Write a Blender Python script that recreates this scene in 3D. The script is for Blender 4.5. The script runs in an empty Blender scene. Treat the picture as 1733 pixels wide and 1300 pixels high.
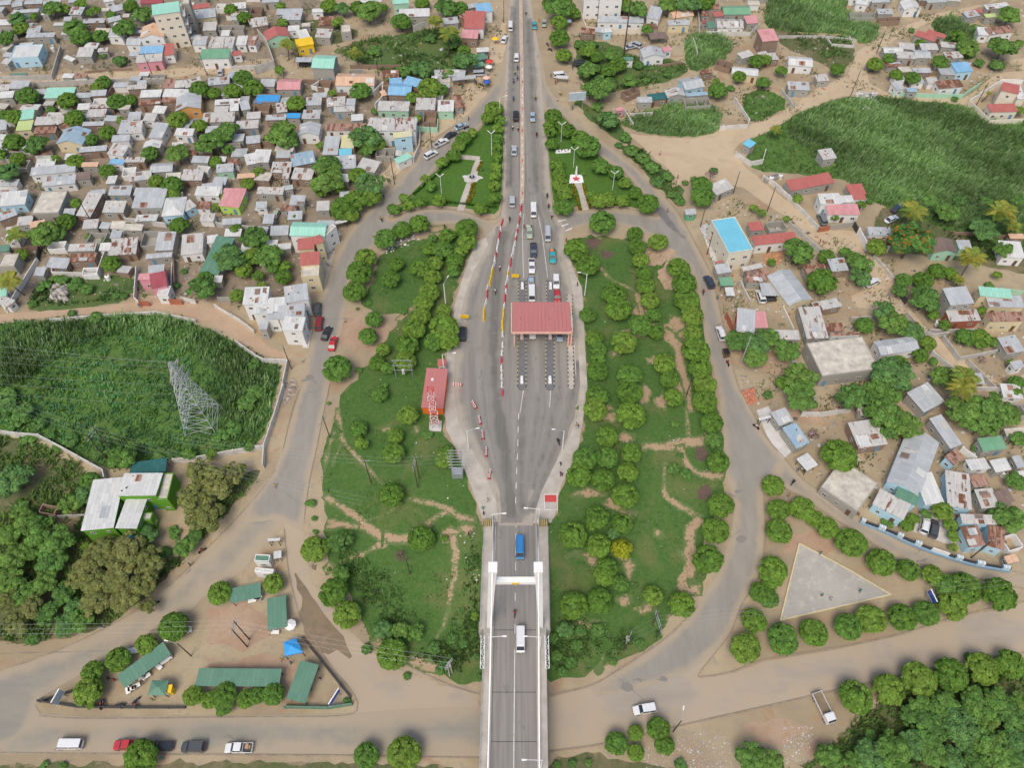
import bpy, bmesh, math, random
import numpy as np
from mathutils import Vector, Matrix
from mathutils.geometry import delaunay_2d_cdt
random.seed(7); rng=np.random.default_rng(7)
C=bpy.context.scene.collection
S=bpy.context.scene
# ---------------- camera, world, sun, exposure ----------------
W_,H_,F_=1733,1300,1330.0
HC=152.0; TH=math.radians(54.5)
cam=bpy.data.cameras.new('camera'); cam.sensor_width=36; cam.lens=36*F_/W_
cam.clip_start=1; cam.clip_end=3000
co=bpy.data.objects.new('camera',cam); C.objects.link(co)
co.location=(0,0,HC); co.rotation_euler=(math.pi/2-TH,0,0); S.camera=co
S.render.resolution_x=1024; S.render.resolution_y=769
wd=bpy.data.worlds.new('World'); S.world=wd; wd.use_nodes=True
nt=wd.node_tree; bg=nt.nodes['Background']
sky=nt.nodes.new('ShaderNodeTexSky'); sky.sky_type='NISHITA'; sky.sun_disc=False
SUN_EL,SUN_AZ=math.radians(58),math.radians(200)
sky.sun_elevation=SUN_EL; sky.sun_rotation=SUN_AZ; sky.air_density=1.0; sky.dust_density=4.0; sky.ozone_density=1.0
nt.links.new(sky.outputs[0],bg.inputs[0]); bg.inputs[1].default_value=0.118
sl=bpy.data.lights.new('sun','SUN'); sl.energy=1.2; sl.angle=math.radians(26); sl.color=(1,.94,.84)
so=bpy.data.objects.new('sun',sl); C.objects.link(so)
sd=Vector((math.sin(SUN_AZ)*math.cos(SUN_EL),math.cos(SUN_AZ)*math.cos(SUN_EL),math.sin(SUN_EL)))
so.rotation_euler=(-sd).to_track_quat('-Z','Y').to_euler(); so.location=(0,0,300)
vs=S.view_settings; vs.view_transform='Standard'; vs.look='None'; vs.exposure=0.50; vs.gamma=1; vs.use_curve_mapping=False
# ---------------- projection helpers ----------------
cT,sT=math.cos(TH),math.sin(TH)
def ray(px,py):
    u=(px-866.5)/F_; v=(py-650)/F_
    return (u, cT-v*sT, -sT-v*cT)
DROP=5.5
def terr(x,y):
    a=min(1,max(0,(abs(x-.6)-8)/20)); y0=70+32*a; y1=44
    t=min(1,max(0,(y0-y)/(y0-y1))); return -DROP*t*t*(3-2*t)
def terrv(x,y):
    a=np.clip((np.abs(x-.6)-8)/20,0,1); y0=70+32*a
    t=np.clip((y0-y)/(y0-44),0,1); return -DROP*t*t*(3-2*t)
def Gz(px,py,z):
    r=ray(px,py); k=(z-HC)/r[2]; return (r[0]*k,r[1]*k)
def G(px,py,h=0.0):
    z=0
    for _ in range(6):
        x,y=Gz(px,py,z+h); z=terr(x,y)
    return (x,y,z)
def P(x,y,z):
    dz=z-HC; w=y*cT-dz*sT; up=y*sT+dz*cT
    return (866.5+F_*x/w, 650-F_*up/w)
def scl(px,py,z=0):
    x,y=Gz(px,py,z); return F_/(y*cT-(z-HC)*sT)
TO={1:(0,0),2:(430,0),3:(860,0),4:(1293,0),5:(0,325),6:(430,325),7:(860,325),8:(1293,325),9:(0,650),10:(430,650),11:(860,650),12:(1293,650),13:(0,970),14:(430,970),15:(860,970),16:(1293,970)}
K=440/1733
def T(t,x,y): o=TO[t]; return (o[0]+x*K,o[1]+y*K)
# ---------------- materials ----------------
M={}
def newmat(name):
    m=bpy.data.materials.new(name); m.use_nodes=True; M[name]=m; return m,m.node_tree,m.node_tree.nodes['Principled BSDF']
def ramp(nt,cols,pos=None):
    r=nt.nodes.new('ShaderNodeValToRGB'); e=r.color_ramp.elements
    n=len(cols); pos=pos or [i/(n-1) for i in range(n)]
    e[0].position=pos[0]; e[0].color=(*cols[0],1); e[1].position=pos[-1]; e[1].color=(*cols[-1],1)
    for i in range(1,n-1):
        x=e.new(pos[i]); x.color=(*cols[i],1)
    return r
def coords(nt,kind='w',st=(1,1,1),rot=0):
    if kind=='w': g=nt.nodes.new('ShaderNodeNewGeometry').outputs['Position']
    else: g=nt.nodes.new('ShaderNodeTexCoord').outputs['Object']
    mp=nt.nodes.new('ShaderNodeMapping'); mp.inputs['Scale'].default_value=st; mp.inputs['Rotation'].default_value=(0,0,rot)
    nt.links.new(g,mp.inputs[0]); return mp.outputs[0]
def noise(nt,vec,scale,detail=5,rough=.6,dist=0):
    n=nt.nodes.new('ShaderNodeTexNoise'); n.inputs['Scale'].default_value=scale; n.inputs['Detail'].default_value=detail
    n.inputs['Roughness'].default_value=rough; n.inputs['Distortion'].default_value=dist
    nt.links.new(vec,n.inputs['Vector']); return n.outputs[0]
def mix(nt,f,a,b,mode='MIX'):
    m=nt.nodes.new('ShaderNodeMix'); m.data_type='RGBA'; m.blend_type=mode
    for s,v in ((0,f),(6,a),(7,b)):
        if isinstance(v,(int,float)): m.inputs[s].default_value=v
        elif isinstance(v,tuple): m.inputs[s].default_value=(*v,1)
        else: nt.links.new(v,m.inputs[s])
    return m.outputs[2]
def mth(nt,op,a,b=0,c=None,clamp=False):
    m=nt.nodes.new('ShaderNodeMath'); m.operation=op; m.use_clamp=clamp
    for i,v in enumerate((a,b,c)):
        if v is None: continue
        if isinstance(v,(int,float)): m.inputs[i].default_value=v
        else: nt.links.new(v,m.inputs[i])
    return m.outputs[0]
def sstep(nt,v,a,b):
    m=nt.nodes.new('ShaderNodeMapRange'); m.interpolation_type='SMOOTHSTEP'
    nt.links.new(v,m.inputs[0]); m.inputs[1].default_value=a; m.inputs[2].default_value=b; return m.outputs[0]
def bump(nt,b,h,st=.4,d=.1):
    n=nt.nodes.new('ShaderNodeBump'); n.inputs['Strength'].default_value=st; n.inputs['Distance'].default_value=d
    nt.links.new(h,n.inputs['Height']); nt.links.new(n.outputs[0],b.inputs['Normal'])
def plain(name,col,rough=.7,var=.18,scale=1.5,metal=0,kind='o',spec=.3):
    m,nt,b=newmat(name); v=coords(nt,kind); n=noise(nt,v,scale,6,.65)
    lo=tuple(c*(1-var) for c in col); hi=tuple(min(1,c*(1+var)) for c in col)
    r=ramp(nt,[lo,hi],[.3,.7]); nt.links.new(n,r.inputs[0]); nt.links.new(r.outputs[0],b.inputs['Base Color'])
    b.inputs['Roughness'].default_value=rough; b.inputs['Metallic'].default_value=metal; b.inputs['Specular IOR Level'].default_value=spec
    return m
def wallmat(name,col,dirt=(.22,.17,.12)):
    m,nt,b=newmat(name); v=coords(nt,'w'); n=noise(nt,v,.8,6,.7); n2=noise(nt,coords(nt,'w',(1,1,.25)),2.2,5,.7)
    c=mix(nt,mth(nt,'MULTIPLY',sstep(nt,n,.45,.75),.35),col,tuple(x*.7 for x in col))
    c=mix(nt,mth(nt,'MULTIPLY',sstep(nt,n2,.55,.8),.4),c,dirt)
    nt.links.new(c,b.inputs['Base Color']); b.inputs['Roughness'].default_value=.9; b.inputs['Specular IOR Level'].default_value=.2
def roofmat(name,a,b2,rustc,rust,seam=.75):
    m,nt,b=newmat(name); tc=nt.nodes.new('ShaderNodeTexCoord'); oi=nt.nodes.new('ShaderNodeObjectInfo')
    sp=nt.nodes.new('ShaderNodeSeparateXYZ'); nt.links.new(tc.outputs['Object'],sp.inputs[0])
    xs=mth(nt,'DIVIDE',sp.outputs[0],.82); fl=mth(nt,'FLOOR',xs); fr=mth(nt,'FRACT',xs)
    ys=mth(nt,'FLOOR',mth(nt,'DIVIDE',sp.outputs[1],2.4))
    wn=nt.nodes.new('ShaderNodeTexWhiteNoise'); wn.noise_dimensions='4D'
    cb=nt.nodes.new('ShaderNodeCombineXYZ'); nt.links.new(fl,cb.inputs[0]); nt.links.new(ys,cb.inputs[1])
    nt.links.new(cb.outputs[0],wn.inputs['Vector']); nt.links.new(mth(nt,'MULTIPLY',oi.outputs['Random'],57),wn.inputs['W'])
    v=wn.outputs['Value']
    add=nt.nodes.new('ShaderNodeVectorMath'); nt.links.new(tc.outputs['Object'],add.inputs[0])
    cc=nt.nodes.new('ShaderNodeCombineXYZ'); nt.links.new(mth(nt,'MULTIPLY',oi.outputs['Random'],91),cc.inputs[2]); nt.links.new(cc.outputs[0],add.inputs[1])
    mp=nt.nodes.new('ShaderNodeMapping'); mp.inputs['Scale'].default_value=(1.6,.45,1); nt.links.new(add.outputs[0],mp.inputs[0])
    n=noise(nt,mp.outputs[0],.9,6,.7); n2=noise(nt,add.outputs[0],.35,3,.5)
    col=mix(nt,mth(nt,'MULTIPLY_ADD',v,.55,mth(nt,'MULTIPLY',n2,.5)),a,b2)
    rk=mth(nt,'ADD',mth(nt,'ADD',mth(nt,'MULTIPLY',n,.7),mth(nt,'MULTIPLY',v,.22)),mth(nt,'MULTIPLY',oi.outputs['Random'],.12))
    rm=sstep(nt,rk,.80-rust*.42,.92-rust*.42)
    dn=noise(nt,add.outputs[0],2.5,5,.7)
    col=mix(nt,rm,col,mix(nt,dn,rustc,tuple(c*.55 for c in rustc)))
    sm=mth(nt,'LESS_THAN',fr,.09)
    col=mix(nt,mth(nt,'MULTIPLY',sm,.35),col,tuple(c*seam*.6 for c in a))
    col=mix(nt,mth(nt,'MULTIPLY',sstep(nt,noise(nt,add.outputs[0],1.2,6,.7),.5,.72),.22),col,(.20,.17,.13))
    nt.links.new(col,b.inputs['Base Color']); b.inputs['Roughness'].default_value=.55; b.inputs['Specular IOR Level'].default_value=.35
    w=mth(nt,'SINE',mth(nt,'MULTIPLY',sp.outputs[0],24)); bump(nt,b,w,.35,.03)
RU=(.20,.085,.045)
roofmat('zg',(.33,.35,.36),(.48,.50,.50),RU,.14); roofmat('zw',(.47,.48,.47),(.66,.66,.62),RU,.18)
roofmat('zr',(.39,.385,.37),(.57,.55,.50),RU,.52); roofmat('rr',(.30,.15,.10),(.42,.30,.24),RU,.8)
roofmat('b',(.16,.36,.56),(.26,.46,.63),RU,0); roofmat('bb',(.04,.28,.60),(.06,.33,.68),RU,0)
roofmat('bl',(.20,.32,.42),(.36,.45,.50),RU,.2)
roofmat('r',(.38,.105,.09),(.45,.15,.125),(.30,.14,.12),.1); roofmat('p',(.50,.20,.20),(.62,.34,.34),(.36,.16,.14),.25)
roofmat('dp',(.30,.06,.075),(.36,.09,.10),RU,0)
roofmat('g',(.12,.30,.17),(.20,.38,.24),(.3,.34,.28),.15); roofmat('gt',(.085,.20,.135),(.13,.26,.18),(.2,.28,.2),.1)
roofmat('mg',(.26,.55,.42),(.34,.62,.50),(.45,.55,.48),.2); roofmat('lime',(.42,.52,.20),(.50,.58,.26),RU,.1)
roofmat('t',(.55,.33,.20),(.66,.46,.32),(.45,.2,.1),.3); roofmat('ye',(.58,.55,.22),(.55,.52,.42),RU,.05)
roofmat('y',(.72,.46,.02),(.78,.52,.03),RU,0); roofmat('cy',(.14,.46,.60),(.19,.52,.65),(.1,.5,.6),0)
roofmat('tl',(.02,.10,.10),(.03,.14,.13),(.02,.1,.1),0); roofmat('br',(.16,.11,.09),(.24,.18,.15),RU,.3)
roofmat('tg',(.43,.155,.145),(.45,.17,.155),(.42,.16,.145),.05)
plain('c',(.50,.46,.39),.95,.3,.5,kind='w')
for n,c in dict(c=(.34,.325,.285),b=(.27,.19,.14),w=(.72,.71,.68),y=(.64,.55,.36),m=(.36,.58,.42),p=(.62,.28,.32),lb=(.42,.62,.72),o=(.62,.34,.12),g=(.10,.36,.20),gr=(.11,.29,.025),cr=(.68,.62,.50),lime=(.42,.62,.12),rd=(.36,.12,.07),or_=(.75,.16,.02),bw=(.24,.38,.50),ye=(.75,.50,.03)).items():
    wallmat('w_'+n,c)
plain('glass_dark',(.035,.045,.055),.15,.2,1,spec=.6); plain('frame_white',(.6,.6,.58)); plain('door_brown',(.14,.08,.05)); plain('door_blue',(.12,.25,.36))
plain('white_paint',(.78,.78,.76),.5,.06,.6); plain('pylon_steel',(.46,.48,.49),.5); plain('steel',(.42,.44,.45),.45,.15,2,.5); plain('dark_metal',(.06,.06,.065),.6)
plain('wood_pole',(.085,.065,.05),.9); plain('concrete_pole',(.42,.41,.38),.9); plain('rubber',(.02,.02,.02),.85); plain('rim',(.35,.35,.36),.4)
plain('red_paint',(.62,.05,.04),.6,.12); plain('yellow_paint',(.78,.50,.02),.6,.12); plain('black_paint',(.03,.03,.03),.7); plain('brick_red',(.40,.14,.08),.9)
plain('tail_red',(.4,.01,.01),.3); plain('lamp_glass',(.7,.7,.66),.2); plain('trunk',(.12,.09,.065),.95); plain('blue_sheet',(.04,.30,.66),.6,.12); plain('navy',(.02,.05,.25),.6)
plain('block',(.46,.44,.40),.95,.2,.7,kind='w'); plain('blockl',(.56,.54,.50),.95,.2,.7,kind='w'); plain('orange_soilw',(.4,.26,.16),.95,.2)
# ---------------- mesh builder ----------------
class MB:
    def __init__(s): s.v=[]; s.f=[]; s.m=[]
    def quad(s,a,b,c,d,m=0):
        n=len(s.v); s.v+=[a,b,c,d]; s.f.append((n,n+1,n+2,n+3)); s.m.append(m)
    def poly(s,p,m=0):
        n=len(s.v); s.v+=list(p); s.f.append(tuple(range(n,n+len(p)))); s.m.append(m)
    def box(s,x0,y0,z0,x1,y1,z1,m=0):
        n=len(s.v); s.v+=[(x0,y0,z0),(x1,y0,z0),(x1,y1,z0),(x0,y1,z0),(x0,y0,z1),(x1,y0,z1),(x1,y1,z1),(x0,y1,z1)]
        for q in ((0,3,2,1),(4,5,6,7),(0,1,5,4),(1,2,6,5),(2,3,7,6),(3,0,4,7)):
            s.f.append(tuple(n+i for i in q)); s.m.append(m)
    def hexa(s,p,m=0):  # 8 points bottom4 top4
        n=len(s.v); s.v+=list(p)
        for q in ((0,3,2,1),(4,5,6,7),(0,1,5,4),(1,2,6,5),(2,3,7,6),(3,0,4,7)):
            s.f.append(tuple(n+i for i in q)); s.m.append(m)
    def tube(s,a,b,r,r2=None,n=6,m=0,cap=True):
        a=Vector(a); b=Vector(b); d=(b-a)
        if d.length<1e-6: return
        d.normalize(); r2=r if r2 is None else r2
        u=d.orthogonal().normalized(); w=d.cross(u); k=len(s.v)
        for i in range(n):
            t=2*math.pi*i/n; e=u*math.cos(t)+w*math.sin(t); s.v.append(tuple(a+e*r))
        for i in range(n):
            t=2*math.pi*i/n; e=u*math.cos(t)+w*math.sin(t); s.v.append(tuple(b+e*r2))
        for i in range(n):
            j=(i+1)%n; s.f.append((k+i,k+j,k+n+j,k+n+i)); s.m.append(m)
        if cap: s.f.append(tuple(k+i for i in range(n-1,-1,-1))); s.f.append(tuple(k+n+i for i in range(n))); s.m+=[m,m]
    def mesh(s,name,mats,smooth=False):
        me=bpy.data.meshes.new(name); me.from_pydata(s.v,[],s.f)
        for x in (mats if isinstance(mats,(list,tuple)) else [mats]): me.materials.append(M[x] if isinstance(x,str) else x)
        if any(s.m): me.polygons.foreach_set('material_index',s.m)
        if smooth: me.polygons.foreach_set('use_smooth',[True]*len(s.f))
        me.update(); return me
def ob(name,me,parent=None,loc=(0,0,0),rz=0,sc=None):
    o=bpy.data.objects.new(name,me); C.objects.link(o)
    o.location=loc
    if rz: o.rotation_euler=(0,0,rz)
    if sc: o.scale=sc
    if parent: o.parent=parent
    return o
THINGS=[]   # (obj, look, category, group, px, py) -> labels resolved at the end
def thing(name,look,cat,loc=(0,0,0),rz=0,group=None,data=None,fixed=False):
    o=bpy.data.objects.new(name,data); C.objects.link(o); o.location=loc; o.rotation_euler=(0,0,rz)
    o['category']=cat
    if group: o['group']=group
    THINGS.append([o,look,fixed]); return o
def struct(o): o['kind']='structure'; return o
def npmesh(name,verts,faces,mats,midx=None,col=None):
    me=bpy.data.meshes.new(name); nv=len(verts); nf=len(faces); k=faces.shape[1]
    me.vertices.add(nv); me.vertices.foreach_set('co',verts.astype(np.float32).ravel())
    me.loops.add(nf*k); me.loops.foreach_set('vertex_index',faces.astype(np.int32).ravel())
    me.polygons.add(nf); me.polygons.foreach_set('loop_start',np.arange(0,nf*k,k,dtype=np.int32))
    for x in (mats if isinstance(mats,(list,tuple)) else [mats]): me.materials.append(M[x])
    if midx is not None: me.polygons.foreach_set('material_index',midx.astype(np.int32))
    if col is not None:
        a=me.color_attributes.new('Col','FLOAT_COLOR','POINT'); a.data.foreach_set('color',col.astype(np.float32).ravel())
    me.update(calc_edges=True); return me
def inpoly(X,Y,poly):
    r=np.zeros(X.shape,bool); n=len(poly)
    for i in range(n):
        x1,y1=poly[i][:2]; x2,y2=poly[(i+1)%n][:2]
        if y1==y2: continue
        c=((y1>Y)!=(y2>Y))&(X<(x2-x1)*(Y-y1)/(y2-y1)+x1); r^=c
    return r
def wob(x,y,s,k=1.0):
    return k*(math.sin(x*s+1.3*math.sin(y*s*.7+2))+math.sin(y*s*1.3+1.7*math.sin(x*s*.9)))*.5
def smoothpoly(p,it=2):
    for _ in range(it):
        q=[]; n=len(p)
        for i in range(n):
            a=p[i]; b=p[(i+1)%n]; q.append((a[0]*.75+b[0]*.25,a[1]*.75+b[1]*.25)); q.append((a[0]*.25+b[0]*.75,a[1]*.25+b[1]*.75))
        p=q
    return p
def sheet_w(name,poly,off,mat,grid=1.5,jit=0.,step=1.5,flat=None):
    b=[]; n=len(poly)
    for i in range(n):
        a=poly[i]; c=poly[(i+1)%n]; L=math.hypot(c[0]-a[0],c[1]-a[1]); k=max(1,int(L/step))
        for j in range(k):
            t=j/k; x=a[0]+(c[0]-a[0])*t; y=a[1]+(c[1]-a[1])*t
            if jit and (0<j or 1):
                nx,ny=-(c[1]-a[1])/max(L,.01),(c[0]-a[0])/max(L,.01); w=wob(x,y,.9,jit)+wob(x+50,y,2.3,jit*.5)+random.uniform(-.3,.3)*jit; x+=nx*w; y+=ny*w
            b.append((x,y))
    B=np.array(b); x0,y0=B.min(0); x1,y1=B.max(0)
    gx,gy=np.meshgrid(np.arange(x0,x1,grid),np.arange(y0,y1,grid)); gx=gx.ravel(); gy=gy.ravel()
    k=inpoly(gx,gy,b); gx=gx[k]; gy=gy[k]
    if len(gx):
        d=np.min(np.hypot(gx[:,None]-B[None,:,0],gy[:,None]-B[None,:,1]),1) if len(gx)*len(B)<4e7 else np.ones(len(gx))*9
        k=d>grid*.45; gx=gx[k]; gy=gy[k]
    pts=[Vector(p) for p in b]+[Vector((float(x),float(y))) for x,y in zip(gx,gy)]
    nb=len(b)
    r=delaunay_2d_cdt(pts,[(i,(i+1)%nb) for i in range(nb)],[list(range(nb))],1,1e-4)
    V=np.array([(p[0],p[1]) for p in r[0]]); f=[t if len(t)==3 else t[:3] for t in r[2]]
    d=np.full(len(V),99.)
    for i in range(nb):
        a=np.array(b[i]); c=np.array(b[(i+1)%nb]); e=c-a; L=max((e@e),1e-9)
        t=np.clip(((V-a)@e)/L,0,1); d=np.minimum(d,np.hypot(V[:,0]-a[0]-t*e[0],V[:,1]-a[1]-t*e[1]))
    z=(terrv(V[:,0],V[:,1]) if flat is None else np.full(len(V),flat))+off
    F=np.array(f); 
    # orient up
    A=V[F[:,0]];Bq=V[F[:,1]];Cq=V[F[:,2]]
    cr=(Bq[:,0]-A[:,0])*(Cq[:,1]-A[:,1])-(Bq[:,1]-A[:,1])*(Cq[:,0]-A[:,0]); F[cr<0]=F[cr<0][:,::-1]
    me=npmesh(name,np.column_stack([V,z]),F,mat)
    at=me.attributes.new('edge','FLOAT','POINT'); at.data.foreach_set('value',d.astype(np.float32))
    me.polygons.foreach_set('use_smooth',[True]*len(F))
    return struct(ob(name,me))
def pw(pts,sm=0):
    p=[G(*q)[:2] for q in pts]
    return smoothpoly(p,sm) if sm else p
def sheet(name,pts,off,mat,grid=1.5,jit=0.,sm=0,step=1.5,flat=None):
    return sheet_w(name,pw(pts,sm),off,mat,grid,jit,step,flat)
def crv(pts,n=6):
    out=[]
    P_=[pts[0]]+list(pts)+[pts[-1]]
    for i in range(1,len(P_)-2):
        a,b,c,d=[np.array(q[:2],float) for q in P_[i-1:i+3]]
        for j in range(n):
            t=j/n; out.append(tuple(.5*((2*b)+(-a+c)*t+(2*a-5*b+4*c-d)*t*t+(-a+3*b-3*c+d)*t**3)))
    out.append(tuple(P_[-1][:2])); return out
def ribbon(pts,w0,w1=None):
    L=[];R=[]; n=len(pts); w1=w0 if w1 is None else w1
    for i,p in enumerate(pts):
        a=pts[max(0,i-1)]; b=pts[min(n-1,i+1)]; dx,dy=b[0]-a[0],b[1]-a[1]; l=math.hypot(dx,dy) or 1
        w=(w0+(w1-w0)*i/(n-1))/2
        L.append((p[0]-dy/l*w,p[1]+dx/l*w)); R.append((p[0]+dy/l*w,p[1]-dx/l*w))
    return L+R[::-1]
def path(name,pxpts,w,off,mat,jit=.15,w1=None,grid=1.0,step=1.0,n=5,flat=None):
    return sheet_w(name,ribbon(crv([G(*q)[:2] for q in pxpts],n),w,w1),off,mat,grid,jit,step,flat)
# ---------------- ground materials ----------------
SAND=(.46,.375,.245); SAND2=(.355,.28,.18); SOIL=(.36,.21,.13); GREY=(.29,.26,.215)
def groundmat(name,c1,c2,c3,c4,sc=.06):
    m,nt,b=newmat(name); v=coords(nt); n1=noise(nt,v,sc,6,.6,.4); n2=noise(nt,v,sc*6,6,.65); n3=noise(nt,v,3.2,6,.75)
    c=mix(nt,sstep(nt,n1,.38,.62),c1,c2); c=mix(nt,mth(nt,'MULTIPLY',sstep(nt,n2,.5,.7),.7),c,c3)
    c=mix(nt,mth(nt,'MULTIPLY',sstep(nt,noise(nt,v,sc*2.7,4,.6,.8),.55,.7),.8),c,c4)
    c=mix(nt,mth(nt,'MULTIPLY',n3,.5),c,tuple(x*.55 for x in c2))
    nt.links.new(c,b.inputs['Base Color']); b.inputs['Roughness'].default_value=.95; b.inputs['Specular IOR Level'].default_value=.15
    bump(nt,b,n3,.5,.15); return m
groundmat('ground',SAND,SAND2,GREY,(.40,.25,.15))
groundmat('sand_road',(.56,.445,.30),(.51,.40,.265),(.45,.34,.22),(.52,.37,.24))
groundmat('dark_soil',(.20,.16,.11),(.26,.20,.13),(.15,.14,.08),(.3,.22,.15),.12)
groundmat('bare_soil',(.40,.27,.18),(.45,.33,.23),(.34,.22,.14),(.42,.25,.15),.15)
groundmat('burnt_soil',(.12,.085,.07),(.16,.11,.09),(.1,.07,.06),(.2,.13,.1),.3)
m,nt,b=newmat('worn_soil'); v=coords(nt); e=nt.nodes.new('ShaderNodeAttribute'); e.attribute_name='edge'; e=e.outputs['Fac']
n1=noise(nt,v,1.6,6,.7); n2=noise(nt,v,.35,5,.6); n3=noise(nt,v,5,4,.7)
k=sstep(nt,mth(nt,'ADD',mth(nt,'ADD',mth(nt,'MULTIPLY',e,.55),mth(nt,'MULTIPLY',mth(nt,'SUBTRACT',n1,.5),1.5)),mth(nt,'MULTIPLY',mth(nt,'SUBTRACT',n2,.5),1.2)),.12,.42)
c=mix(nt,k,mix(nt,n1,(.08,.15,.04),(.13,.17,.055)),mix(nt,n2,(.46,.32,.20),(.38,.26,.165))); c=mix(nt,mth(nt,'MULTIPLY',n3,.3),c,(.12,.12,.05)); nt.links.new(c,b.inputs['Base Color']); b.inputs['Roughness'].default_value=.95
groundmat('path_soil',(.50,.37,.25),(.46,.33,.22),(.40,.30,.2),(.5,.33,.2),.2)
def edgeattr(nt):
    a=nt.nodes.new('ShaderNodeAttribute'); a.attribute_name='edge'; return a.outputs['Fac']
def roadmat(name,c1,c2,dust,w,st=(1,1,1),rot=0,amt=.5,patch=0.):
    m,nt,b=newmat(name); v=coords(nt); e=edgeattr(nt)
    if st=='lat':
        a_=nt.nodes.new('ShaderNodeAttribute'); a_.attribute_name='lat'; cb=nt.nodes.new('ShaderNodeCombineXYZ'); sp=nt.nodes.new('ShaderNodeSeparateXYZ'); nt.links.new(v,sp.inputs[0]); nt.links.new(mth(nt,'MULTIPLY',a_.outputs['Fac'],22),cb.inputs[0]); nt.links.new(mth(nt,'MULTIPLY',sp.outputs[1],.045),cb.inputs[1]); vs_=cb.outputs[0]
    else: vs_=coords(nt,'w',st,rot)
    n1=noise(nt,v,.05,5,.6,.5); n2=noise(nt,vs_,.8,5,.6); n3=noise(nt,v,5,5,.7); n4=noise(nt,v,.22,6,.65)
    c=mix(nt,sstep(nt,n2,.3,.7),c1,c2)
    d=mth(nt,'ADD',mth(nt,'ADD',mth(nt,'DIVIDE',e,w),mth(nt,'MULTIPLY',mth(nt,'SUBTRACT',n4,.5),1.3)),mth(nt,'MULTIPLY',mth(nt,'SUBTRACT',n1,.5),amt*4))
    c=mix(nt,sstep(nt,d,.25,1.1),dust,c)
    if patch: c=mix(nt,mth(nt,'MULTIPLY',sstep(nt,noise(nt,coords(nt,'w',(1,.35,1)),.5,5,.7),.58,.68),patch),c,tuple(x*.62 for x in c1))
    c=mix(nt,mth(nt,'MULTIPLY',n3,.35),c,tuple(x*.5 for x in c1))
    nt.links.new(c,b.inputs['Base Color']); b.inputs['Roughness'].default_value=.85; b.inputs['Specular IOR Level'].default_value=.2
    bump(nt,b,n3,.3,.03)
DUST=(.40,.33,.235)
roadmat('asphalt_main',(.215,.205,.18),(.315,.295,.26),(.43,.38,.31),2.4,'lat',0,.2,.45)
roadmat('asphalt_ring',(.27,.25,.215),(.32,.295,.25),DUST,1.7,(.6,.15,1),0,.3,.15)
roadmat('asphalt_dusty',(.26,.245,.205),(.32,.295,.24),DUST,3.4,(.12,.5,1),0,.5)
roadmat('asphalt_sandy',(.34,.30,.25),(.40,.34,.27),(.43,.35,.25),5.0,(.12,.6,1),-.22,1.3)
roadmat('asphalt_new',(.16,.155,.15),(.20,.19,.18),(.25,.23,.2),.5,(1,1,1),0,.2)
roadmat('bridge_deck',(.23,.215,.195),(.31,.29,.26),(.36,.33,.29),.8,(2.0,.06,1),0,.25,.5)
plain('pavement',(.43,.39,.335),.95,.2,.35,kind='w'); plain('kerb_dull',(.27,.225,.175),.95,.25,1,kind='w'); plain('kerb',(.42,.38,.32),.95,.15,1,kind='w'); plain('slab',(.50,.48,.45),.9,.2,.3,kind='w')
plain('marking',(.62,.60,.56),.8,.25,1.2,kind='w'); plain('brickpave',(.44,.35,.28),.95,.2,.8,kind='w')
def grassmat(name,a,b2,dry,soil,dryk=.3,soilk=.5,sc=.09):
    m,nt,b=newmat(name); v=coords(nt); e=edgeattr(nt)
    n1=noise(nt,v,sc,6,.6,.6); n2=noise(nt,v,1.1,6,.7); n3=noise(nt,v,.3,6,.65,.5); n5=noise(nt,v,4.5,4,.8)
    c=mix(nt,sstep(nt,n2,.35,.65),a,b2); c=mix(nt,mth(nt,'MULTIPLY',sstep(nt,n1,.48,.68),dryk*2),c,dry)
    bare=mth(nt,'ADD',mth(nt,'MULTIPLY',n3,.75),mth(nt,'MULTIPLY',sstep(nt,e,1.6,0.),.16))
    sm=mth(nt,'MULTIPLY',sstep(nt,bare,.56,.64),soilk)
    c=mix(nt,sm,c,soil)
    c=mix(nt,mth(nt,'MULTIPLY',sstep(nt,n5,.35,.75),.45),c,tuple(x*.45 for x in a))
    nt.links.new(c,b.inputs['Base Color']); b.inputs['Roughness'].default_value=.95; b.inputs['Specular IOR Level'].default_value=.1
    bump(nt,b,n2,.8,.35)
grassmat('lawn',(.064,.145,.033),(.100,.172,.047),(.17,.18,.07),(.36,.25,.16),.42,.8)
grassmat('lawn_garden',(.070,.155,.028),(.095,.19,.036),(.09,.17,.03),(.3,.24,.14),.3,.1)
grassmat('rough_grass',(.085,.14,.045),(.11,.17,.055),(.16,.17,.06),(.26,.2,.12),.4,.5)
grassmat('field_grass',(.085,.17,.04),(.12,.21,.055),(.11,.15,.045),(.16,.15,.07),.4,.15)
grassmat('scrub',(.10,.125,.05),(.15,.155,.075),(.24,.19,.12),(.34,.25,.17),.6,.9)
# ---------------- ground sheet ----------------
xs=np.unique(np.concatenate([np.arange(-1500,-150,90),np.arange(-150,151,1.25),np.arange(240,1501,90)]))
ys=np.unique(np.concatenate([np.arange(-300,0,60),np.arange(0,112,1.25),np.arange(112,400,12),np.arange(400,2600,110)]))
gx,gy=np.meshgrid(xs,ys); nx,ny=len(xs),len(ys)
Vt=np.column_stack([gx.ravel(),gy.ravel(),terrv(gx.ravel(),gy.ravel())])
ii,jj=np.meshgrid(np.arange(nx-1),np.arange(ny-1)); q=(jj*nx+ii).ravel()
me=npmesh('ground',Vt,np.column_stack([q,q+1,q+nx+1,q+nx]),'ground'); me.polygons.foreach_set('use_smooth',[True]*len(me.polygons))
struct(ob('ground',me))
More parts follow.
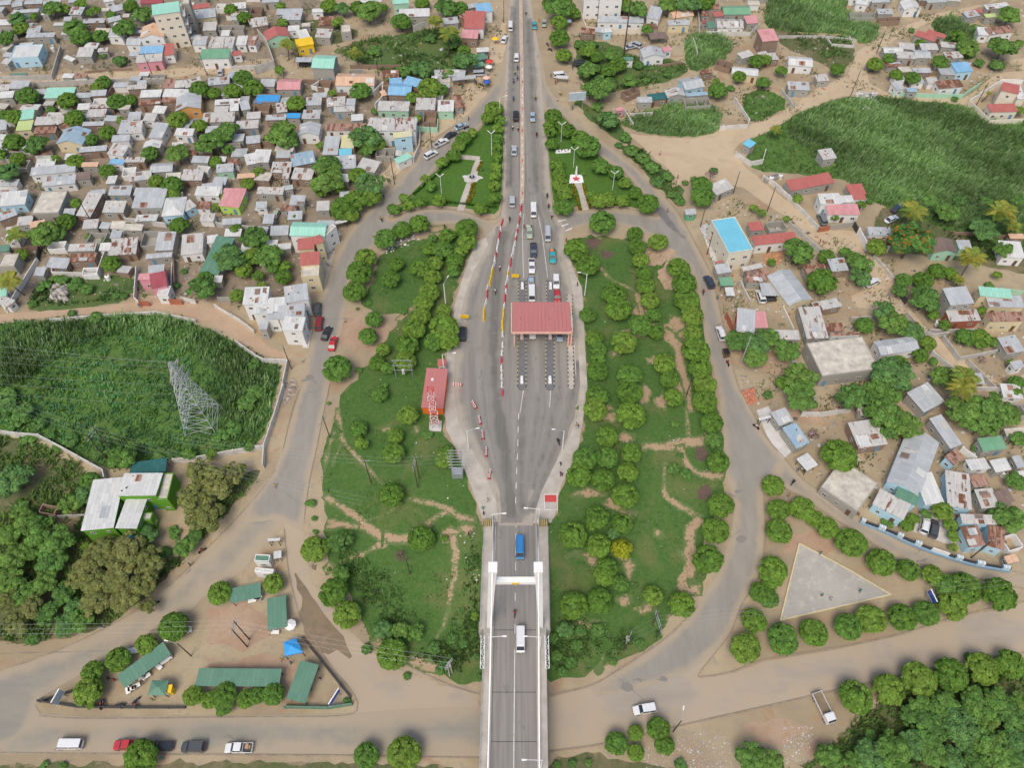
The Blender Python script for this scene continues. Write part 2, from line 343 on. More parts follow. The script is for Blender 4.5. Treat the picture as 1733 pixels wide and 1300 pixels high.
# roads (full photograph pixels -> ground points)
LI=[(836,382),(818,373),(793,363),(760,357),(722,357),(684,363),(658,376)]
main_L=[(866,-60),(863,0),(858,80),(853,165),(851,250),(849,330),(847,360),(849,372),(836,384),(822,400),(820,415),(818,427),(801,457),(785,503),(780,528),(770,592),(768,655),(770,675),(775,713),(796,757),(818,797),(839,848),(844,878),(843,890)]
main_R=[(898,-60),(898,0),(908,60),(915,120),(920,185),(926,240),(930,300),(936,352),(944,367),(956,385),(953,409),(953,426),(961,452),(969,490),(977,553),(982,655),(979,701),(961,746),(936,792),(916,833),(906,866),(902,880),(902,890)]
mr=sheet('main_road',main_L+main_R[::-1],.075,'asphalt_main',1.3)
_l=sorted([G(*q)[:2] for q in main_L],key=lambda q:q[1]); _r=sorted([G(*q)[:2] for q in main_R],key=lambda q:q[1])
_c=np.empty(len(mr.data.vertices)*3,np.float32); mr.data.vertices.foreach_get('co',_c); _c=_c.reshape(-1,3)
_xl=np.interp(_c[:,1],[q[1] for q in _l],[q[0] for q in _l]); _xr=np.interp(_c[:,1],[q[1] for q in _r],[q[0] for q in _r])
mr.data.attributes.new('lat','FLOAT','POINT').data.foreach_set('value',((_c[:,0]-_xl)/np.maximum(_xr-_xl,1)).astype(np.float32))
ringL=[(862,60),(848,110),(838,140),(826,157),(793,193),(768,216),(740,236),(714,256),(699,279),(671,312),(646,335),(618,363),(592,393),(572,427),(559,460),(549,490),(539,515),(532,541),(524,592),(511,655),(506,672),(493,715),(481,757),(468,792),(440,830),(400,880),(360,925),(312,970),(254,1021),(178,1066),(101,1102),(0,1137),(-60,1160),(-60,1276),(0,1274),(250,1275),(440,1276),(595,1277),(811,1281),(929,1274),(1022,1257),(1152,1226),(1300,1193),(1382,1173),(1420,1165),(1521,1143),(1623,1120),(1733,1102),(1800,1090),(1800,1005),(1733,1021),(1623,1046),(1521,1077),(1420,1099),(1293,1120),(1241,1140),(1187,1148),(1182,1143),(1215,1102),(1236,1072),(1253,1028),(1276,990),(1289,960),(1294,891),(1291,840),(1295,818),(1310,814),(1331,826),(1377,853),(1415,878),(1471,914),(1521,947),(1598,965),(1661,978),(1733,995),(1800,1003),(1800,985),(1709,970),(1623,952),(1521,917),(1455,878),(1395,840),(1356,812),(1326,777),(1293,739),(1264,683),(1248,655),(1231,592),(1223,553),(1215,515),(1203,467),(1187,434),(1172,406),(1147,361),(1116,328),(1076,284),(1038,254),(1002,226),(969,198),(944,173),(925,142),(918,102),(908,60)]
# split: left ring, bottom street, right ring, upper right street
sheet('ring_road',[(862,60),(848,110),(838,140),(826,157),(793,193),(768,216),(740,236),(714,256),(699,279),(671,312),(646,335),(618,363),(592,393),(572,427),(559,460),(549,490),(539,515),(532,541),(524,592),(511,655),(493,715),(481,757),(462,800),(420,850),(415,885),(470,880),(512,900),(519,843),(526,802),(537,752),(547,701),(558,650),(565,610),(575,570),(582,541),(587,510),(592,477),(605,448),(622,428),(640,412),(665,396),(700,384),(740,379),(790,379),(815,386),(822,400),(849,372),(847,362),(836,379),(818,371),(793,361),(760,355),(722,355),(690,360),(663,374),(655,369),(668,355),(684,343),(702,331),(732,292),(757,267),(790,236),(821,208),(835,186),(845,172),(852,160)],.066,'asphalt_ring',1.5,.12)
sheet('market_road',[(517,862),(470,792),(440,830),(400,880),(360,925),(312,970),(254,1021),(178,1066),(101,1102),(0,1137),(-60,1160),(-60,1276),(0,1272),(66,1209),(60,1195),(66,1186),(142,1143),(178,1122),(216,1102),(270,1060),(325,1033),(343,1013),(411,965),(455,915),(481,889)],.060,'asphalt_dusty',1.5,.2)
sheet('market_lane',[(517,860),(481,889),(484,930),(489,970),(501,1021),(511,1054),(537,1092),(567,1135),(595,1168),(608,1190),(590,1215),(811,1200),(811,1172),(745,1160),(690,1140),(640,1110),(600,1075),(560,1030),(530,990),(516,940),(513,900)],.030,'asphalt_sandy',1.5,.25)
sheet('lower_street',[(-60,1276),(0,1272),(66,1209),(152,1214),(440,1211),(582,1209),(700,1200),(811,1196),(929,1188),(929,1270),(811,1281),(595,1277),(440,1276),(0,1278)],.052,'asphalt_dusty',1.5)
sheet('lower_street',[(929,1270),(929,1181),(1002,1163),(1050,1135),(1101,1102),(1125,1085),(1236,1072),(1215,1102),(1184,1141),(1187,1150),(1241,1140),(1293,1120),(1420,1099),(1521,1077),(1623,1046),(1733,1021),(1800,1005),(1800,1090),(1733,1102),(1623,1120),(1521,1143),(1420,1165),(1300,1193),(1152,1226),(1022,1257)],.052,'asphalt_sandy',1.5)
sheet('ring_road',[(908,60),(918,102),(925,142),(944,173),(969,198),(1002,226),(1038,254),(1076,284),(1116,328),(1147,361),(1172,406),(1187,434),(1203,467),(1215,515),(1223,553),(1231,592),(1248,655),(1264,683),(1293,739),(1326,777),(1310,814),(1295,818),(1291,840),(1294,891),(1289,960),(1276,990),(1253,1028),(1236,1072),(1205,1108),(1165,1138),(1090,1165),(1010,1180),(1000,1166),(1050,1136),(1101,1103),(1139,1072),(1177,1033),(1198,995),(1210,975),(1223,955),(1236,904),(1244,853),(1228,802),(1223,726),(1214,650),(1203,617),(1193,579),(1187,528),(1180,487),(1165,452),(1139,434),(1110,404),(1080,388),(1040,380),(1000,380),(972,386),(956,399),(940,380),(944,365),(974,358),(1038,354),(1083,360),(1112,368),(1116,358),(1088,325),(1053,287),(1017,267),(1002,244),(962,203),(946,188),(920,185),(912,150)],.066,'asphalt_ring',1.5,.1)
sheet('upper_street',[(1310,814),(1331,826),(1377,853),(1415,878),(1471,914),(1521,947),(1598,965),(1661,978),(1733,995),(1800,1010),(1800,985),(1709,972),(1623,952),(1521,917),(1455,878),(1395,840),(1356,812),(1326,777)],.070,'asphalt_ring',1.5,.1)
path('new_asphalt_patch',[(1113,350),(1128,372),(1146,392),(1160,404)],3.0,.09,'asphalt_new',.2,1.0)
# sandy roads of the settlement
sheet('sand_road',[(1063,226),(1110,230),(1170,236),(1220,220),(1276,208),(1293,206),(1344,178),(1377,152),(1435,127),(1450,89),(1476,71),(1521,48),(1585,22),(1674,5),(1700,-20),(1740,-20),(1640,18),(1572,38),(1529,58),(1476,96),(1466,114),(1471,140),(1496,155),(1547,162),(1623,168),(1650,155),(1687,124),(1733,118),(1760,118),(1760,95),(1700,102),(1760,135),(1733,132),(1695,140),(1655,172),(1640,178),(1547,170),(1471,160),(1425,162),(1356,190),(1293,225),(1256,239),(1241,254),(1256,277),(1300,315),(1313,325),(1354,358),(1387,388),(1445,391),(1470,410),(1486,432),(1514,470),(1537,518),(1565,553),(1623,602),(1680,640),(1760,690),(1760,730),(1661,655),(1620,625),(1580,592),(1532,535),(1490,525),(1450,520),(1440,500),(1471,490),(1460,465),(1415,429),(1387,414),(1339,373),(1293,343),(1256,318),(1190,300),(1137,318),(1134,289),(1104,264),(1081,244)],.05,'sand_road',2.0,.3)
sheet('sand_road',[(-40,133),(100,127),(200,122),(290,117),(340,112),(440,110),(470,104),(470,112),(430,125),(330,126),(290,131),(200,133),(100,137),(-40,140)],.05,'sand_road',2.0,.3)
sheet('sand_road',[(-40,530),(0,532),(60,528),(120,523),(180,518),(240,509),(300,506),(350,510),(385,521),(400,535),(425,560),(460,590),(500,605),(500,615),(455,603),(420,590),(395,570),(360,550),(315,537),(260,524),(127,534),(0,544),(-40,548)],.05,'path_soil',1.5,.2)
# verges
sheet('ground_verge',[(780,75),(826,157),(793,193),(740,230),(690,275),(640,330),(600,375),(592,360),(640,300),(700,240),(760,190),(790,150),(810,110),(838,60),(856,30),(858,80),(848,110)],.02,'sand_road',2,.3)
# grass
def grass(pts,mat='lawn',off=.035,jit=.45,name='grass',sm=1,grid=1.6):
    o=sheet(name,pts,off,mat,grid,jit,sm,1.2); return o
GL=[(848,176),(852,240),(849,330),(843,363),(818,360),(793,352),(740,347),(700,350),(668,363),(662,358),(690,333),(730,296),(770,260),(820,212),(836,184)]
GR=[(922,192),(945,192),(965,210),(1000,250),(1050,292),(1085,327),(1108,362),(1080,352),(1030,346),(970,349),(945,357),(936,345),(929,260)]
grass(GL,'lawn_garden',.10,.1,grid=1.6); grass(GR,'lawn_garden',.10,.1)
GI1=[(689,409),(735,402),(770,391),(790,395),(796,427),(785,452),(768,500),(762,540),(768,575),(757,597),(752,610),(752,650),(750,729),(770,762),(793,816),(808,866),(812,878),(818,884),(822,970),(824,1030),(822,1090),(822,1148),(796,1160),(768,1158),(742,1132),(719,1112),(684,1122),(650,1110),(623,1089),(612,1046),(585,985),(554,950),(552,900),(552,855),(549,838),(543,802),(546,757),(562,724),(572,701),(580,660),(600,648),(608,628),(628,615),(646,584),(672,548),(684,530),(674,531),(651,533),(618,523),(613,513),(622,490),(633,465),(638,439),(665,418)]
grass(GI1,'lawn',.065,.5)
GI2=[(958,425),(969,448),(986,485),(989,545),(996,655),(989,705),(981,757),(964,800),(951,825),(946,845),(941,875),(924,888),(922,990),(921,1080),(921,1155),(962,1148),(1025,1132),(1076,1107),(1122,1082),(1121,1070),(1140,1040),(1170,1010),(1190,985),(1200,960),(1190,920),(1205,880),(1224,850),(1226,760),(1213,700),(1203,640),(1193,590),(1188,530),(1178,490),(1155,462),(1130,440),(1090,408),(1050,402),(1000,400),(975,405)]
grass(GI2,'lawn',.065,.5)
FR=[(1308,221),(1344,191),(1425,164),(1486,160),(1547,170),(1641,178),(1671,203),(1760,203),(1760,440),(1690,430),(1640,400),(1600,388),(1560,372),(1500,350),(1468,338),(1450,312),(1412,300),(1321,292),(1285,290),(1262,275),(1262,245),(1275,232)]
grass(FR,'field_grass',.03,.4)
RB=[(1045,208),(1088,226),(1170,232),(1216,224),(1218,193),(1203,178),(1149,173),(1106,188),(1063,200)]
grass(RB,'field_grass',.03,.4)
RC=[(1160,62),(1185,55),(1231,61),(1236,94),(1205,112),(1172,124),(1158,100)]; grass(RC,'field_grass')
RD=[(1313,-20),(1415,-20),(1425,10),(1445,30),(1486,41),(1484,66),(1458,76),(1435,58),(1380,55),(1318,52),(1293,45),(1295,10)]; grass(RD,'field_grass')
RE=[(1572,38),(1600,25),(1640,35),(1655,80),(1642,105),(1610,85),(1590,60)]; grass(RE,'field_grass')
RF=[(1251,162),(1300,148),(1340,178),(1290,203),(1262,206)]; grass(RF,'field_grass')
grass([(972,162),(1000,180),(1045,205),(1075,244),(1050,240),(1012,215),(985,190)],'rough_grass',.035)
grass([(1040,244),(1083,249),(1115,280),(1142,300),(1160,330),(1150,350),(1128,330),(1076,274)],'rough_grass',.035)
grass([(977,68),(1040,72),(1080,100),(1120,95),(1170,110),(1150,135),(1060,150),(1000,165),(975,120)],'rough_grass',.03)
grass([(1475,375),(1500,345),(1560,370),(1640,400),(1760,440),(1760,470),(1620,440),(1540,430),(1500,410)],'scrub',.028)
grass([(1295,20),(1320,50),(1380,60),(1440,62),(1450,95),(1420,125),(1380,100),(1320,80)],'scrub',.026)
FL=[(-60,550),(0,548),(127,538),(267,530),(315,543),(396,576),(440,607),(478,614),(462,690),(445,748),(400,765),(287,777),(215,795),(178,792),(120,765),(63,736),(0,728),(-60,722)]
grass(FL,'field_grass',.03,.3)
grass([(46,518),(69,477),(102,465),(173,467),(229,460),(225,508),(127,526),(51,528)],'rough_grass',.03)
PG=[(557,84),(608,69),(671,58),(760,43),(785,70),(785,120),(765,135),(671,127),(592,99)]
grass(PG,'rough_grass',.03)
WL=[(-60,740),(0,736),(60,745),(165,805),(150,900),(180,960),(240,990),(290,960),(340,880),(400,810),(435,790),(445,800),(400,850),(330,925),(225,1035),(140,1078),(60,1085),(-60,1090)]
grass(WL,'scrub',.03,.5)
WR=[(1290,1330),(1380,1290),(1430,1240),(1500,1180),(1560,1145),(1620,1140),(1760,1120),(1760,1360)]
grass(WR,'scrub',.03,.5)
grass([(925,1290),(1000,1275),(1060,1290),(1150,1300),(1250,1330),(920,1340)],'scrub',.03,.5)
grass([(-60,1295),(200,1292),(520,1290),(800,1296),(800,1350),(-60,1350)],'scrub',.03,.5)
grass([(380,590),(400,575),(430,620),(470,612)],'rough_grass',.02)
grass([(480,90),(440,40),(560,30),(620,60),(560,75)],'scrub',.02)
# bare patches and paths on the grass
for k,(pp,w,w1) in enumerate([([(572,690),(580,741),(603,772),(648,820)],1.3,1.0),([(549,838),(592,868),(618,889),(658,912),(692,913)],1.8,3.4),([(553,889),(608,889)],3.2,1.5),([(658,917),(608,940),(575,955)],2,.8),([(684,845),(730,852),(757,863),(780,876),(810,880)],1.2,2.2),([(757,866),(738,876),(722,891)],1.6,1.6),([(768,905),(770,940),(768,980),(755,1046),(737,1082)],2.2,.5),([(684,845),(660,868),(620,882)],.6,.6),([(566,728),(556,760),(548,800)],.8,.8),([(577,752),(562,790)],.7,.5),([(760,480),(720,490),(700,520),(684,532),(672,545)],.6,1.8),
 ([(997,429),(1015,452),(1038,475),(1078,493)],.9,1.4),([(1078,493),(1085,520),(1090,540),(1120,560)],2.5,2),([(1085,757),(1110,757),(1150,752),(1190,745)],2.2,3.5),([(1150,752),(1157,772),(1177,800),(1226,807)],2.5,2.2),([(1127,782),(1124,833),(1139,850),(1172,868),(1187,880)],1.2,2.4),([(1187,878),(1168,904),(1170,955),(1155,990),(1190,1000)],3,3.5),([(1160,690),(1165,740)],1.2,1.5),([(1120,560),(1145,585),(1152,620),(1160,650),(1170,700)],4,2.2),([(967,432),(990,420),(1020,400)],1.2,1.2),([(1021,1130),(1010,1140),(1024,1108)],.8,.6),([(1145,930),(1160,950)],1,1)]):
    path('dirt_path',pp,w*.85+.2,.085+.0006*k,'worn_soil',.3,w1*.85+.2,.5,.7)
def blob(cx,cy,rx,ry,mat,off,name='bare_soil'):
    n=16; ph=random.uniform(0,6)
    p=[(cx+rx*math.cos(2*math.pi*i/n)*(1+.25*math.sin(3*2*math.pi*i/n+ph)),cy+ry*math.sin(2*math.pi*i/n)*(1+.2*math.sin(5*2*math.pi*i/n+ph))) for i in range(n)]
    return sheet(name,p,off,mat,1.2,.4,1,1.0)
bl=[(640,570,34,26),(598,560,22,30),(760,905,14,14),(657,820,6,5),(655,728,10,7),(704,730,8,9),(1085,525,16,12),(1145,548,18,13),(1075,565,30,9),(1010,690,30,8),(1035,705,25,9),(1090,670,11,18),(1120,680,14,14),(1150,660,14,20),(1062,740,16,10),(1000,835,26,9),(1040,855,22,9),(1063,872,14,10),(975,940,18,7),(1000,950,16,6),(1065,965,10,20),(1095,1030,18,12),(1060,1015,14,10),(985,1057,25,8),(880+235,905,9,8),(1165,570,16,16),(1105,610,14,8),(1040,600,14,6),(700,1120,30,10),(730,1130,22,12),(560,965,14,10),(640,1090,12,10),(1050,940,12,10),(1200,740,10,8),(790,900,12,16),(665,400,28,8),(735,388,24,6)]
for i,(x,y,a,b_) in enumerate(bl): blob(x,y,a*1.1,b_*1.1,'bare_soil' if i<2 else 'worn_soil',.040+.0004*i if i<2 else .080+.0004*i)
for i,(x,y,a,b_) in enumerate([(1003,412,13,10),(1027,430,10,8),(1187,768,11,12),(1192,835,12,13)]): blob(x,y,a,b_,'burnt_soil',.100+.001*i,'burnt_patch')
for i,(x,y,a,b_) in enumerate([(1110,430,26,22),(1130,468,14,24)]): blob(x,y,a,b_,'path_soil',.079+.0005*i)
for i,(x,y,a,b_) in enumerate([(1310,1240,50,22),(1395,1270,35,20),(1250,690,8,6),(1365,700,30,20),(1310,620,26,16),(1500,1220,14,26),(1375,920,60,20),(1330,700,30,14),(400,1060,60,40),(440,1150,90,40)]): blob(x,y,a,b_,'bare_soil',.02+.001*i)
blob(530,960,8,7,'dark_soil',.10,'damp_patch')
# wet asphalt of the lane beside the market
sheet('damp_patch',[(497,965),(512,985),(540,1035),(565,1060),(585,1085),(598,1120),(575,1100),(560,1110),(545,1108),(525,1085),(505,1045),(512,1020),(500,990)],.062,'dark_soil',1.2,.3,1)
# pavements beside the toll plaza, raised kerb step
def pave(name,pts,h=.12,mat='pavement',jit=0):
    w=pw(pts); o=sheet_w(name,w,h,mat,2.0,0,3.0)
    mb=MB(); n=len(w)
    for i in range(n):
        a=w[i]; b_=w[(i+1)%n]; za,zb=terr(*a),terr(*b_)
        mb.quad((a[0],a[1],za+h),(b_[0],b_[1],zb+h),(b_[0],b_[1],zb-.2),(a[0],a[1],za-.2)); mb.quad((a[0],a[1],za-.2),(b_[0],b_[1],zb-.2),(b_[0],b_[1],zb+h),(a[0],a[1],za+h)) if 0 else None
    k=ob('kerb',mb.mesh('kerb','kerb')); k.parent=o; return o
pave('pavement',[(822,402),(826,415),(818,430),(801,460),(785,505),(780,530),(770,592),(768,655),(770,675),(775,713),(796,757),(818,797),(839,848),(844,884),(818,884),(808,853),(793,812),(770,757),(755,726),(752,675),(756,600),(768,560),(768,523),(780,480),(793,440),(808,410)])
pave('pavement',[(953,409),(953,426),(961,452),(969,490),(977,553),(982,655),(979,701),(961,746),(936,792),(916,833),(906,866),(902,886),(932,886),(939,873),(944,843),(949,823),(961,802),(979,757),(987,708),(994,655),(988,541),(985,487),(974,465),(967,444),(957,428)])
kb=lambda pts,w=.3: path('kerb_line',pts,w*.7,.13,'kerb_dull',0,None,2,2,3)
kb([(849,176),(853,240),(850,330),(845,366),(820,371),(793,360),(760,354),(722,354),(690,359),(660,370),(668,356),(702,329),(732,291),(757,265),(790,234),(821,206),(838,182)],.35)
kb([(921,187),(928,260),(935,345),(944,362),(974,355),(1038,351),(1083,357),(1113,367),(1086,326),(1053,289),(1017,269),(1002,246),(962,205),(946,190)],.35)
kb([(0,1275),(440,1279),(595,1280),(811,1284)],.35); kb([(929,1273),(1022,1260),(1152,1229),(1300,1196),(1420,1168),(1521,1146),(1623,1123),(1733,1105)],.35)
kb([(1733,1018),(1623,1043),(1521,1074),(1420,1096),(1293,1117),(1241,1137),(1190,1146),(1183,1141),(1215,1100),(1237,1070),(1254,1026),(1277,988),(1291,955),(1296,891),(1293,840),(1298,820),(1312,816),(1331,829),(1377,856),(1415,881),(1471,917),(1521,950),(1598,968),(1661,981),(1733,998)],.3)
kb([(1800,982),(1709,967),(1623,949),(1521,914),(1455,875),(1395,837),(1356,809),(1326,774),(1294,736),(1265,680),(1250,655),(1233,592),(1225,553),(1217,515),(1205,467),(1189,434),(1174,406),(1149,361),(1118,325)],.3)
kb([(1180,1028),(1139,1070),(1101,1099),(1050,1132),(1002,1160),(929,1178)],.3)
kb([(66,1212),(152,1217),(440,1214),(582,1212),(605,1196),(595,1170),(567,1137),(537,1094)],.3); kb([(66,1184),(142,1141),(178,1120),(216,1100),(270,1058)],.3)
kb([(481,895),(484,930),(489,970),(501,1021),(511,1054),(537,1092)],.3)
kb([(515,880),(519,843),(526,802),(537,752),(547,701),(558,650)],.25); kb([(506,660),(493,700),(481,752),(478,760)],.25); kb([(467,795),(430,845),(343,937),(254,1019),(178,1064),(101,1100),(20,1130)],.25)
kb([(622,1092),(684,1125),(760,1160),(811,1176)],.3)
# road markings, cracks
for pp in ([(878,700),(877,720),(876,760),(874,810),(872,870)],):
    c=crv([G(*q)[:2] for q in pp],8)
    L=0; seg=[]
    tot=sum(math.dist(c[i],c[i+1]) for i in range(len(c)-1)); d=0
    def at(d):
        k=0
        for i in range(len(c)-1):
            l=math.dist(c[i],c[i+1])
            if k+l>=d: t=(d-k)/l; return (c[i][0]+(c[i+1][0]-c[i][0])*t,c[i][1]+(c[i+1][1]-c[i][1])*t)
            k+=l
        return c[-1]
    while d<tot-2:
        sheet_w('lane_marking',ribbon([at(d),at(d+1.6)],.16),.095,'marking',3,0,3); d+=3.6
for (a,b_) in (((886,470),(884,400)),((884,400),(886,362)),((927,470),(918,400)),((918,400),(908,350)),((886,660),(880,700)),((932,658),(930,690)),((967,500),(975,640))):
    path('lane_marking',[a,b_],.13,.095,'marking',0)
for a,b_ in (((944,375),(958,372)),((950,383),(962,379)),((957,391),(968,386))): path('crossing_stripe',[a,b_],.4,.096,'marking',0)
for pp in ([(1033,1138),(1060,1160),(1090,1186)],[(462,822),(490,840),(520,860)],[(0,1107),(120,1104),(190,1102)],[(535,541),(600,539)],[(850,564),(766,564)],[(869,761),(940,765)]):
    path('asphalt_crack',pp,.12,.098,'asphalt_new',.1)
for p in ((1065,1164,9,6),(1085,1152,12,3),(1118,1150,9,3)): blob(*p,'asphalt_new',.092,'tar_patch')
for i in range(26):
    a=random.choice([(1245,640+i*9,10),(1225,560,12),(545,640+i*4,25),(530,560+i*5,18),(560,450,14),(200+i*20,1242,16),(880,120+i*20,20),(830,480+i*9,25),(880,720+i*5,25),(1250,900,18),(330,980,20),(1560,940,6)]); x=a[0]+random.uniform(-1,1)*a[2]; y=a[1]+random.uniform(-12,12)
    if random.random()<.55: q=random.uniform(-1,1); path('asphalt_crack',[(x-9,y-7*q),(x,y+random.uniform(-3,3)),(x+9,y+7*q)],.09,.100+.0004*i,'asphalt_new',.25,None,1,.6)
    else: blob(x,y,random.uniform(2,7),random.uniform(1.5,4),'asphalt_new',.093+.0004*i,'tar_patch')
roadmat('asphalt_worn',(.150,.145,.13),(.205,.195,.17),(.27,.252,.22),1.5,(1.2,.06,1),0,.3,.4)
for i,(pp,w) in enumerate((([(853,385),(843,450),(838,520),(836,600),(842,680),(852,760),(864,850),(866,886)],4.4),([(888,665),(884,720),(882,800),(885,872)],2.8),([(976,610),(962,700),(928,790),(899,868)],2.8),([(946,662),(925,750),(898,830)],2.4),([(871,10),(868,120),(865,200),(864,320)],3.0),([(893,30),(899,150),(904,250),(908,330)],3.2),([(912,665),(905,740),(893,820)],2.2))): path('worn_lane',pp,w,.080+.0005*i,'asphalt_worn',.25,None,.8,.9)
# median with red and white kerb blocks, top boulevard
mw=[G(881,-40)[:2],G(882,60)[:2],G(883,120)[:2],G(884,200)[:2],G(884,300)[:2],G(883,345)[:2]]
mo=sheet_w('median',ribbon(mw,1.3),.20,'brickpave',2,0,2)
mb=MB(); c=crv(mw,6); R_=ribbon(c,1.5)
for i in range(len(R_)): 
    a=R_[i]; b_=R_[(i+1)%len(R_)]; mb.quad((a[0],a[1],.2),(a[0],a[1],0),(b_[0],b_[1],0),(b_[0],b_[1],.2))
ob('kerb',mb.mesh('kerb','kerb')).parent=mo

groundmat('yard_soil',(.34,.275,.195),(.25,.205,.15),(.17,.18,.10),(.40,.305,.21),.09)
for pp in ([(0,138),(250,134),(430,128),(520,140),(640,150),(760,175),(700,262),(640,320),(590,385),(560,420),(545,490),(440,505),(330,500),(230,500),(40,515),(0,520),(-60,520),(-60,138)],[(-60,-40),(500,-40),(560,20),(550,75),(470,98),(300,112),(0,122),(-60,122)]): sheet('yard',pp,.012,'yard_soil',2.5,.8,1,3)
# ---------------- houses ----------------
RN=dict(zg='grey zinc',zw='pale zinc',zr='rust-streaked zinc',rr='rusty brown metal',b='light blue metal',bb='bright blue',bl='dull blue metal',r='red metal',p='faded pink metal',dp='dark pink metal',g='green metal',gt='dark green metal',mg='mint green metal',lime='lime metal',t='orange tan',ye='yellow striped',y='yellow',cy='cyan',tl='teal net',br='brown sheet',tg='red',c='bare concrete')
WN=dict(c='grey block',b='brown brick',w='white',y='cream yellow',m='mint green',p='pink',lb='pale blue',o='orange',g='green',gr='bright green',cr='cream',lime='lime green',rd='brick red',or_='orange',bw='blue',ye='yellow')
def unit(name,boxes,mats):
    mb=MB()
    for b in boxes: mb.box(*b)
    return mb.mesh(name,mats)
WF=MB(); 
for b in ((-.5,-.04,-.5,-.42,.03,.5),(.42,-.04,-.5,.5,.03,.5),(-.42,-.04,-.5,.42,.03,-.42),(-.42,-.04,.42,.42,.03,.5),(-.035,-.03,-.42,.035,.03,.42)): WF.box(*b)
WFm=WF.mesh('window','frame_white'); PNm=unit('pane',[(-.43,-.015,-.43,.43,.02,.43)],'glass_dark')
DRm=unit('door',[(-.5,-.05,0,.5,.03,1)],'door_brown'); DBm=unit('door',[(-.5,-.05,0,.5,.03,1)],'door_blue')
WALLC={}
def local_n(a,b):
    dx,dy=b[0]-a[0],b[1]-a[1]; l=math.hypot(dx,dy); return (-dy/l,dx/l),l
def solve_d(mx,my,n,z0,px,rise):
    p0=P(mx,my,z0); lo,hi=.5,60
    for _ in range(28):
        d=(lo+hi)/2; q=P(mx+n[0]*d,my+n[1]*d,z0+rise(d)); L=math.hypot(q[0]-p0[0],q[1]-p0[1])
        if L<px: lo=d
        else: hi=d
    return (lo+hi)/2
NH=[0]
def house(t,ax,ay,bx,by,d,rc='zg',wc='c',kind='m',h=2.7,look=None,name='house',cat='house',extra=None,win=True):
    A=T(t,ax,ay) if t else (ax,ay); B=T(t,bx,by) if t else (bx,by); dp=d*K if t else d
    cx,cy=(A[0]+B[0])/2,(A[1]+B[1])/2; gx_,gy_,z0=G(cx,cy,h)
    a=Gz(A[0],A[1],z0+h); b=Gz(B[0],B[1],z0+h); n,w=local_n(a,b)
    if kind=='m': rise=lambda q:min(.11*q,.9)
    elif kind=='n': rise=lambda q:-min(.07*q,.45)
    else: rise=lambda q:0
    mx,my=(a[0]+b[0])/2,(a[1]+b[1])/2
    D=solve_d(mx,my,n,z0+h,dp,rise); rz=math.atan2(b[1]-a[1],b[0]-a[0])
    ox,oy=mx+n[0]*D/2,my+n[1]*D/2
    open_=kind in('s','k')
    oh=.22 if kind not in('f','u') else 0
    hw,hd=w/2-oh,D/2-oh; hw=max(hw,.5); hd=max(hd,.5)
    NH[0]+=1
    if look is None:
        size='small ' if w*D<26 else ('long ' if max(w,D)/min(w,D)>2.1 else ('large ' if w*D>95 else ''))
        if kind=='u': look=f'{size}roofless {WN[wc]} walled shell'; name='unfinished_house'
        elif open_: look=f'{size}open stall under a {RN[rc]} roof'; name='market_stall'; cat='stall'
        elif kind=='f': look=f'{size}{WN[wc]} house with flat {RN[rc]} roof'
        else:
            gab={'g':'ridged ','G':'gabled ','h':'hipped '}.get(kind,'')
            look=f'{size}{WN[wc]} house with {gab}{RN[rc]} roof'
    if name=='house' and w*D<21: name='brick_shed' if wc=='b' else 'shed'; cat='shed'; look=look.replace(' house ',' shed ')
    elif name=='house' and wc=='b': name='brick_house'
    root=thing(name,look,cat,(ox,oy,z0),rz,{'house':'houses of the settlement','shed':'small sheds of the settlement','brick_shed':'small brick sheds of the settlement','brick_house':'brick houses of the settlement','unfinished_house':'roofless house shells'}[name] if name in('house','unfinished_house','shed','brick_shed','brick_house') else ('open market stalls' if name=='market_stall' else None))
    wm='w_'+wc
    zf=h; ms=.06; zb=-.6
    if kind=='m': z1,z2=h,h+rise(D)
    elif kind=='n': z1,z2=h,h+rise(D)
    else: z1=z2=h
    # walls
    mb=MB()
    if open_:
        for sx in(-1,1):
            for sy in(-1,0,1) if D>8 else (-1,1): 
                ob('post',POSTm,root,(sx*(hw-.15),sy*(hd-.15),0),0,(1,1,(z1+z2)/2-.1))
    elif kind=='u':
        th=.2
        for q in ((-hw,-hd,zb,hw,-hd+th,h*.8),(-hw,hd-th,zb,hw,hd,h),(-hw,-hd+th,zb,-hw+th,hd-th,h*.9),(hw-th,-hd+th,zb,hw,hd-th,h)): mb.box(*q)
        if w>5: mb.box(-.1,-hd+th,zb,.1,hd-th,h*.85)
        mb.box(-hw+th,-hd+th,zb,hw-th,hd-th,.03)
        ob('wall',mb.mesh('wall',wm),root)
    else:
        f1=z1-.03; f2=z2-.03
        if kind=='f': f1=f2=h-.02
        mb.hexa([(-hw,-hd,zb),(hw,-hd,zb),(hw,hd,zb),(-hw,hd,zb),(-hw,-hd,f1),(hw,-hd,f1),(hw,hd,f2),(-hw,hd,f2)])
        rg=min(D*.16,1.6); rG=min(w*.16,1.6)
        if kind=='g': mb.poly([(-hw,-hd,f1),(-hw,hd,f1),(-hw,0,f1+rg)]); mb.poly([(hw,-hd,f1),(hw,0,f1+rg),(hw,hd,f1)])
        if kind=='G': mb.poly([(-hw,-hd,f1),(0,-hd,f1+rG),(hw,-hd,f1)]); mb.poly([(-hw,hd,f1),(hw,hd,f1),(0,hd,f1+rG)])
        ob('wall',mb.mesh('wall',wm),root)
    # roof (meshes in roof-local axes: x along the eaves)
    W2,D2=w/2,D/2; mb=MB(); q=.07; rrot=0
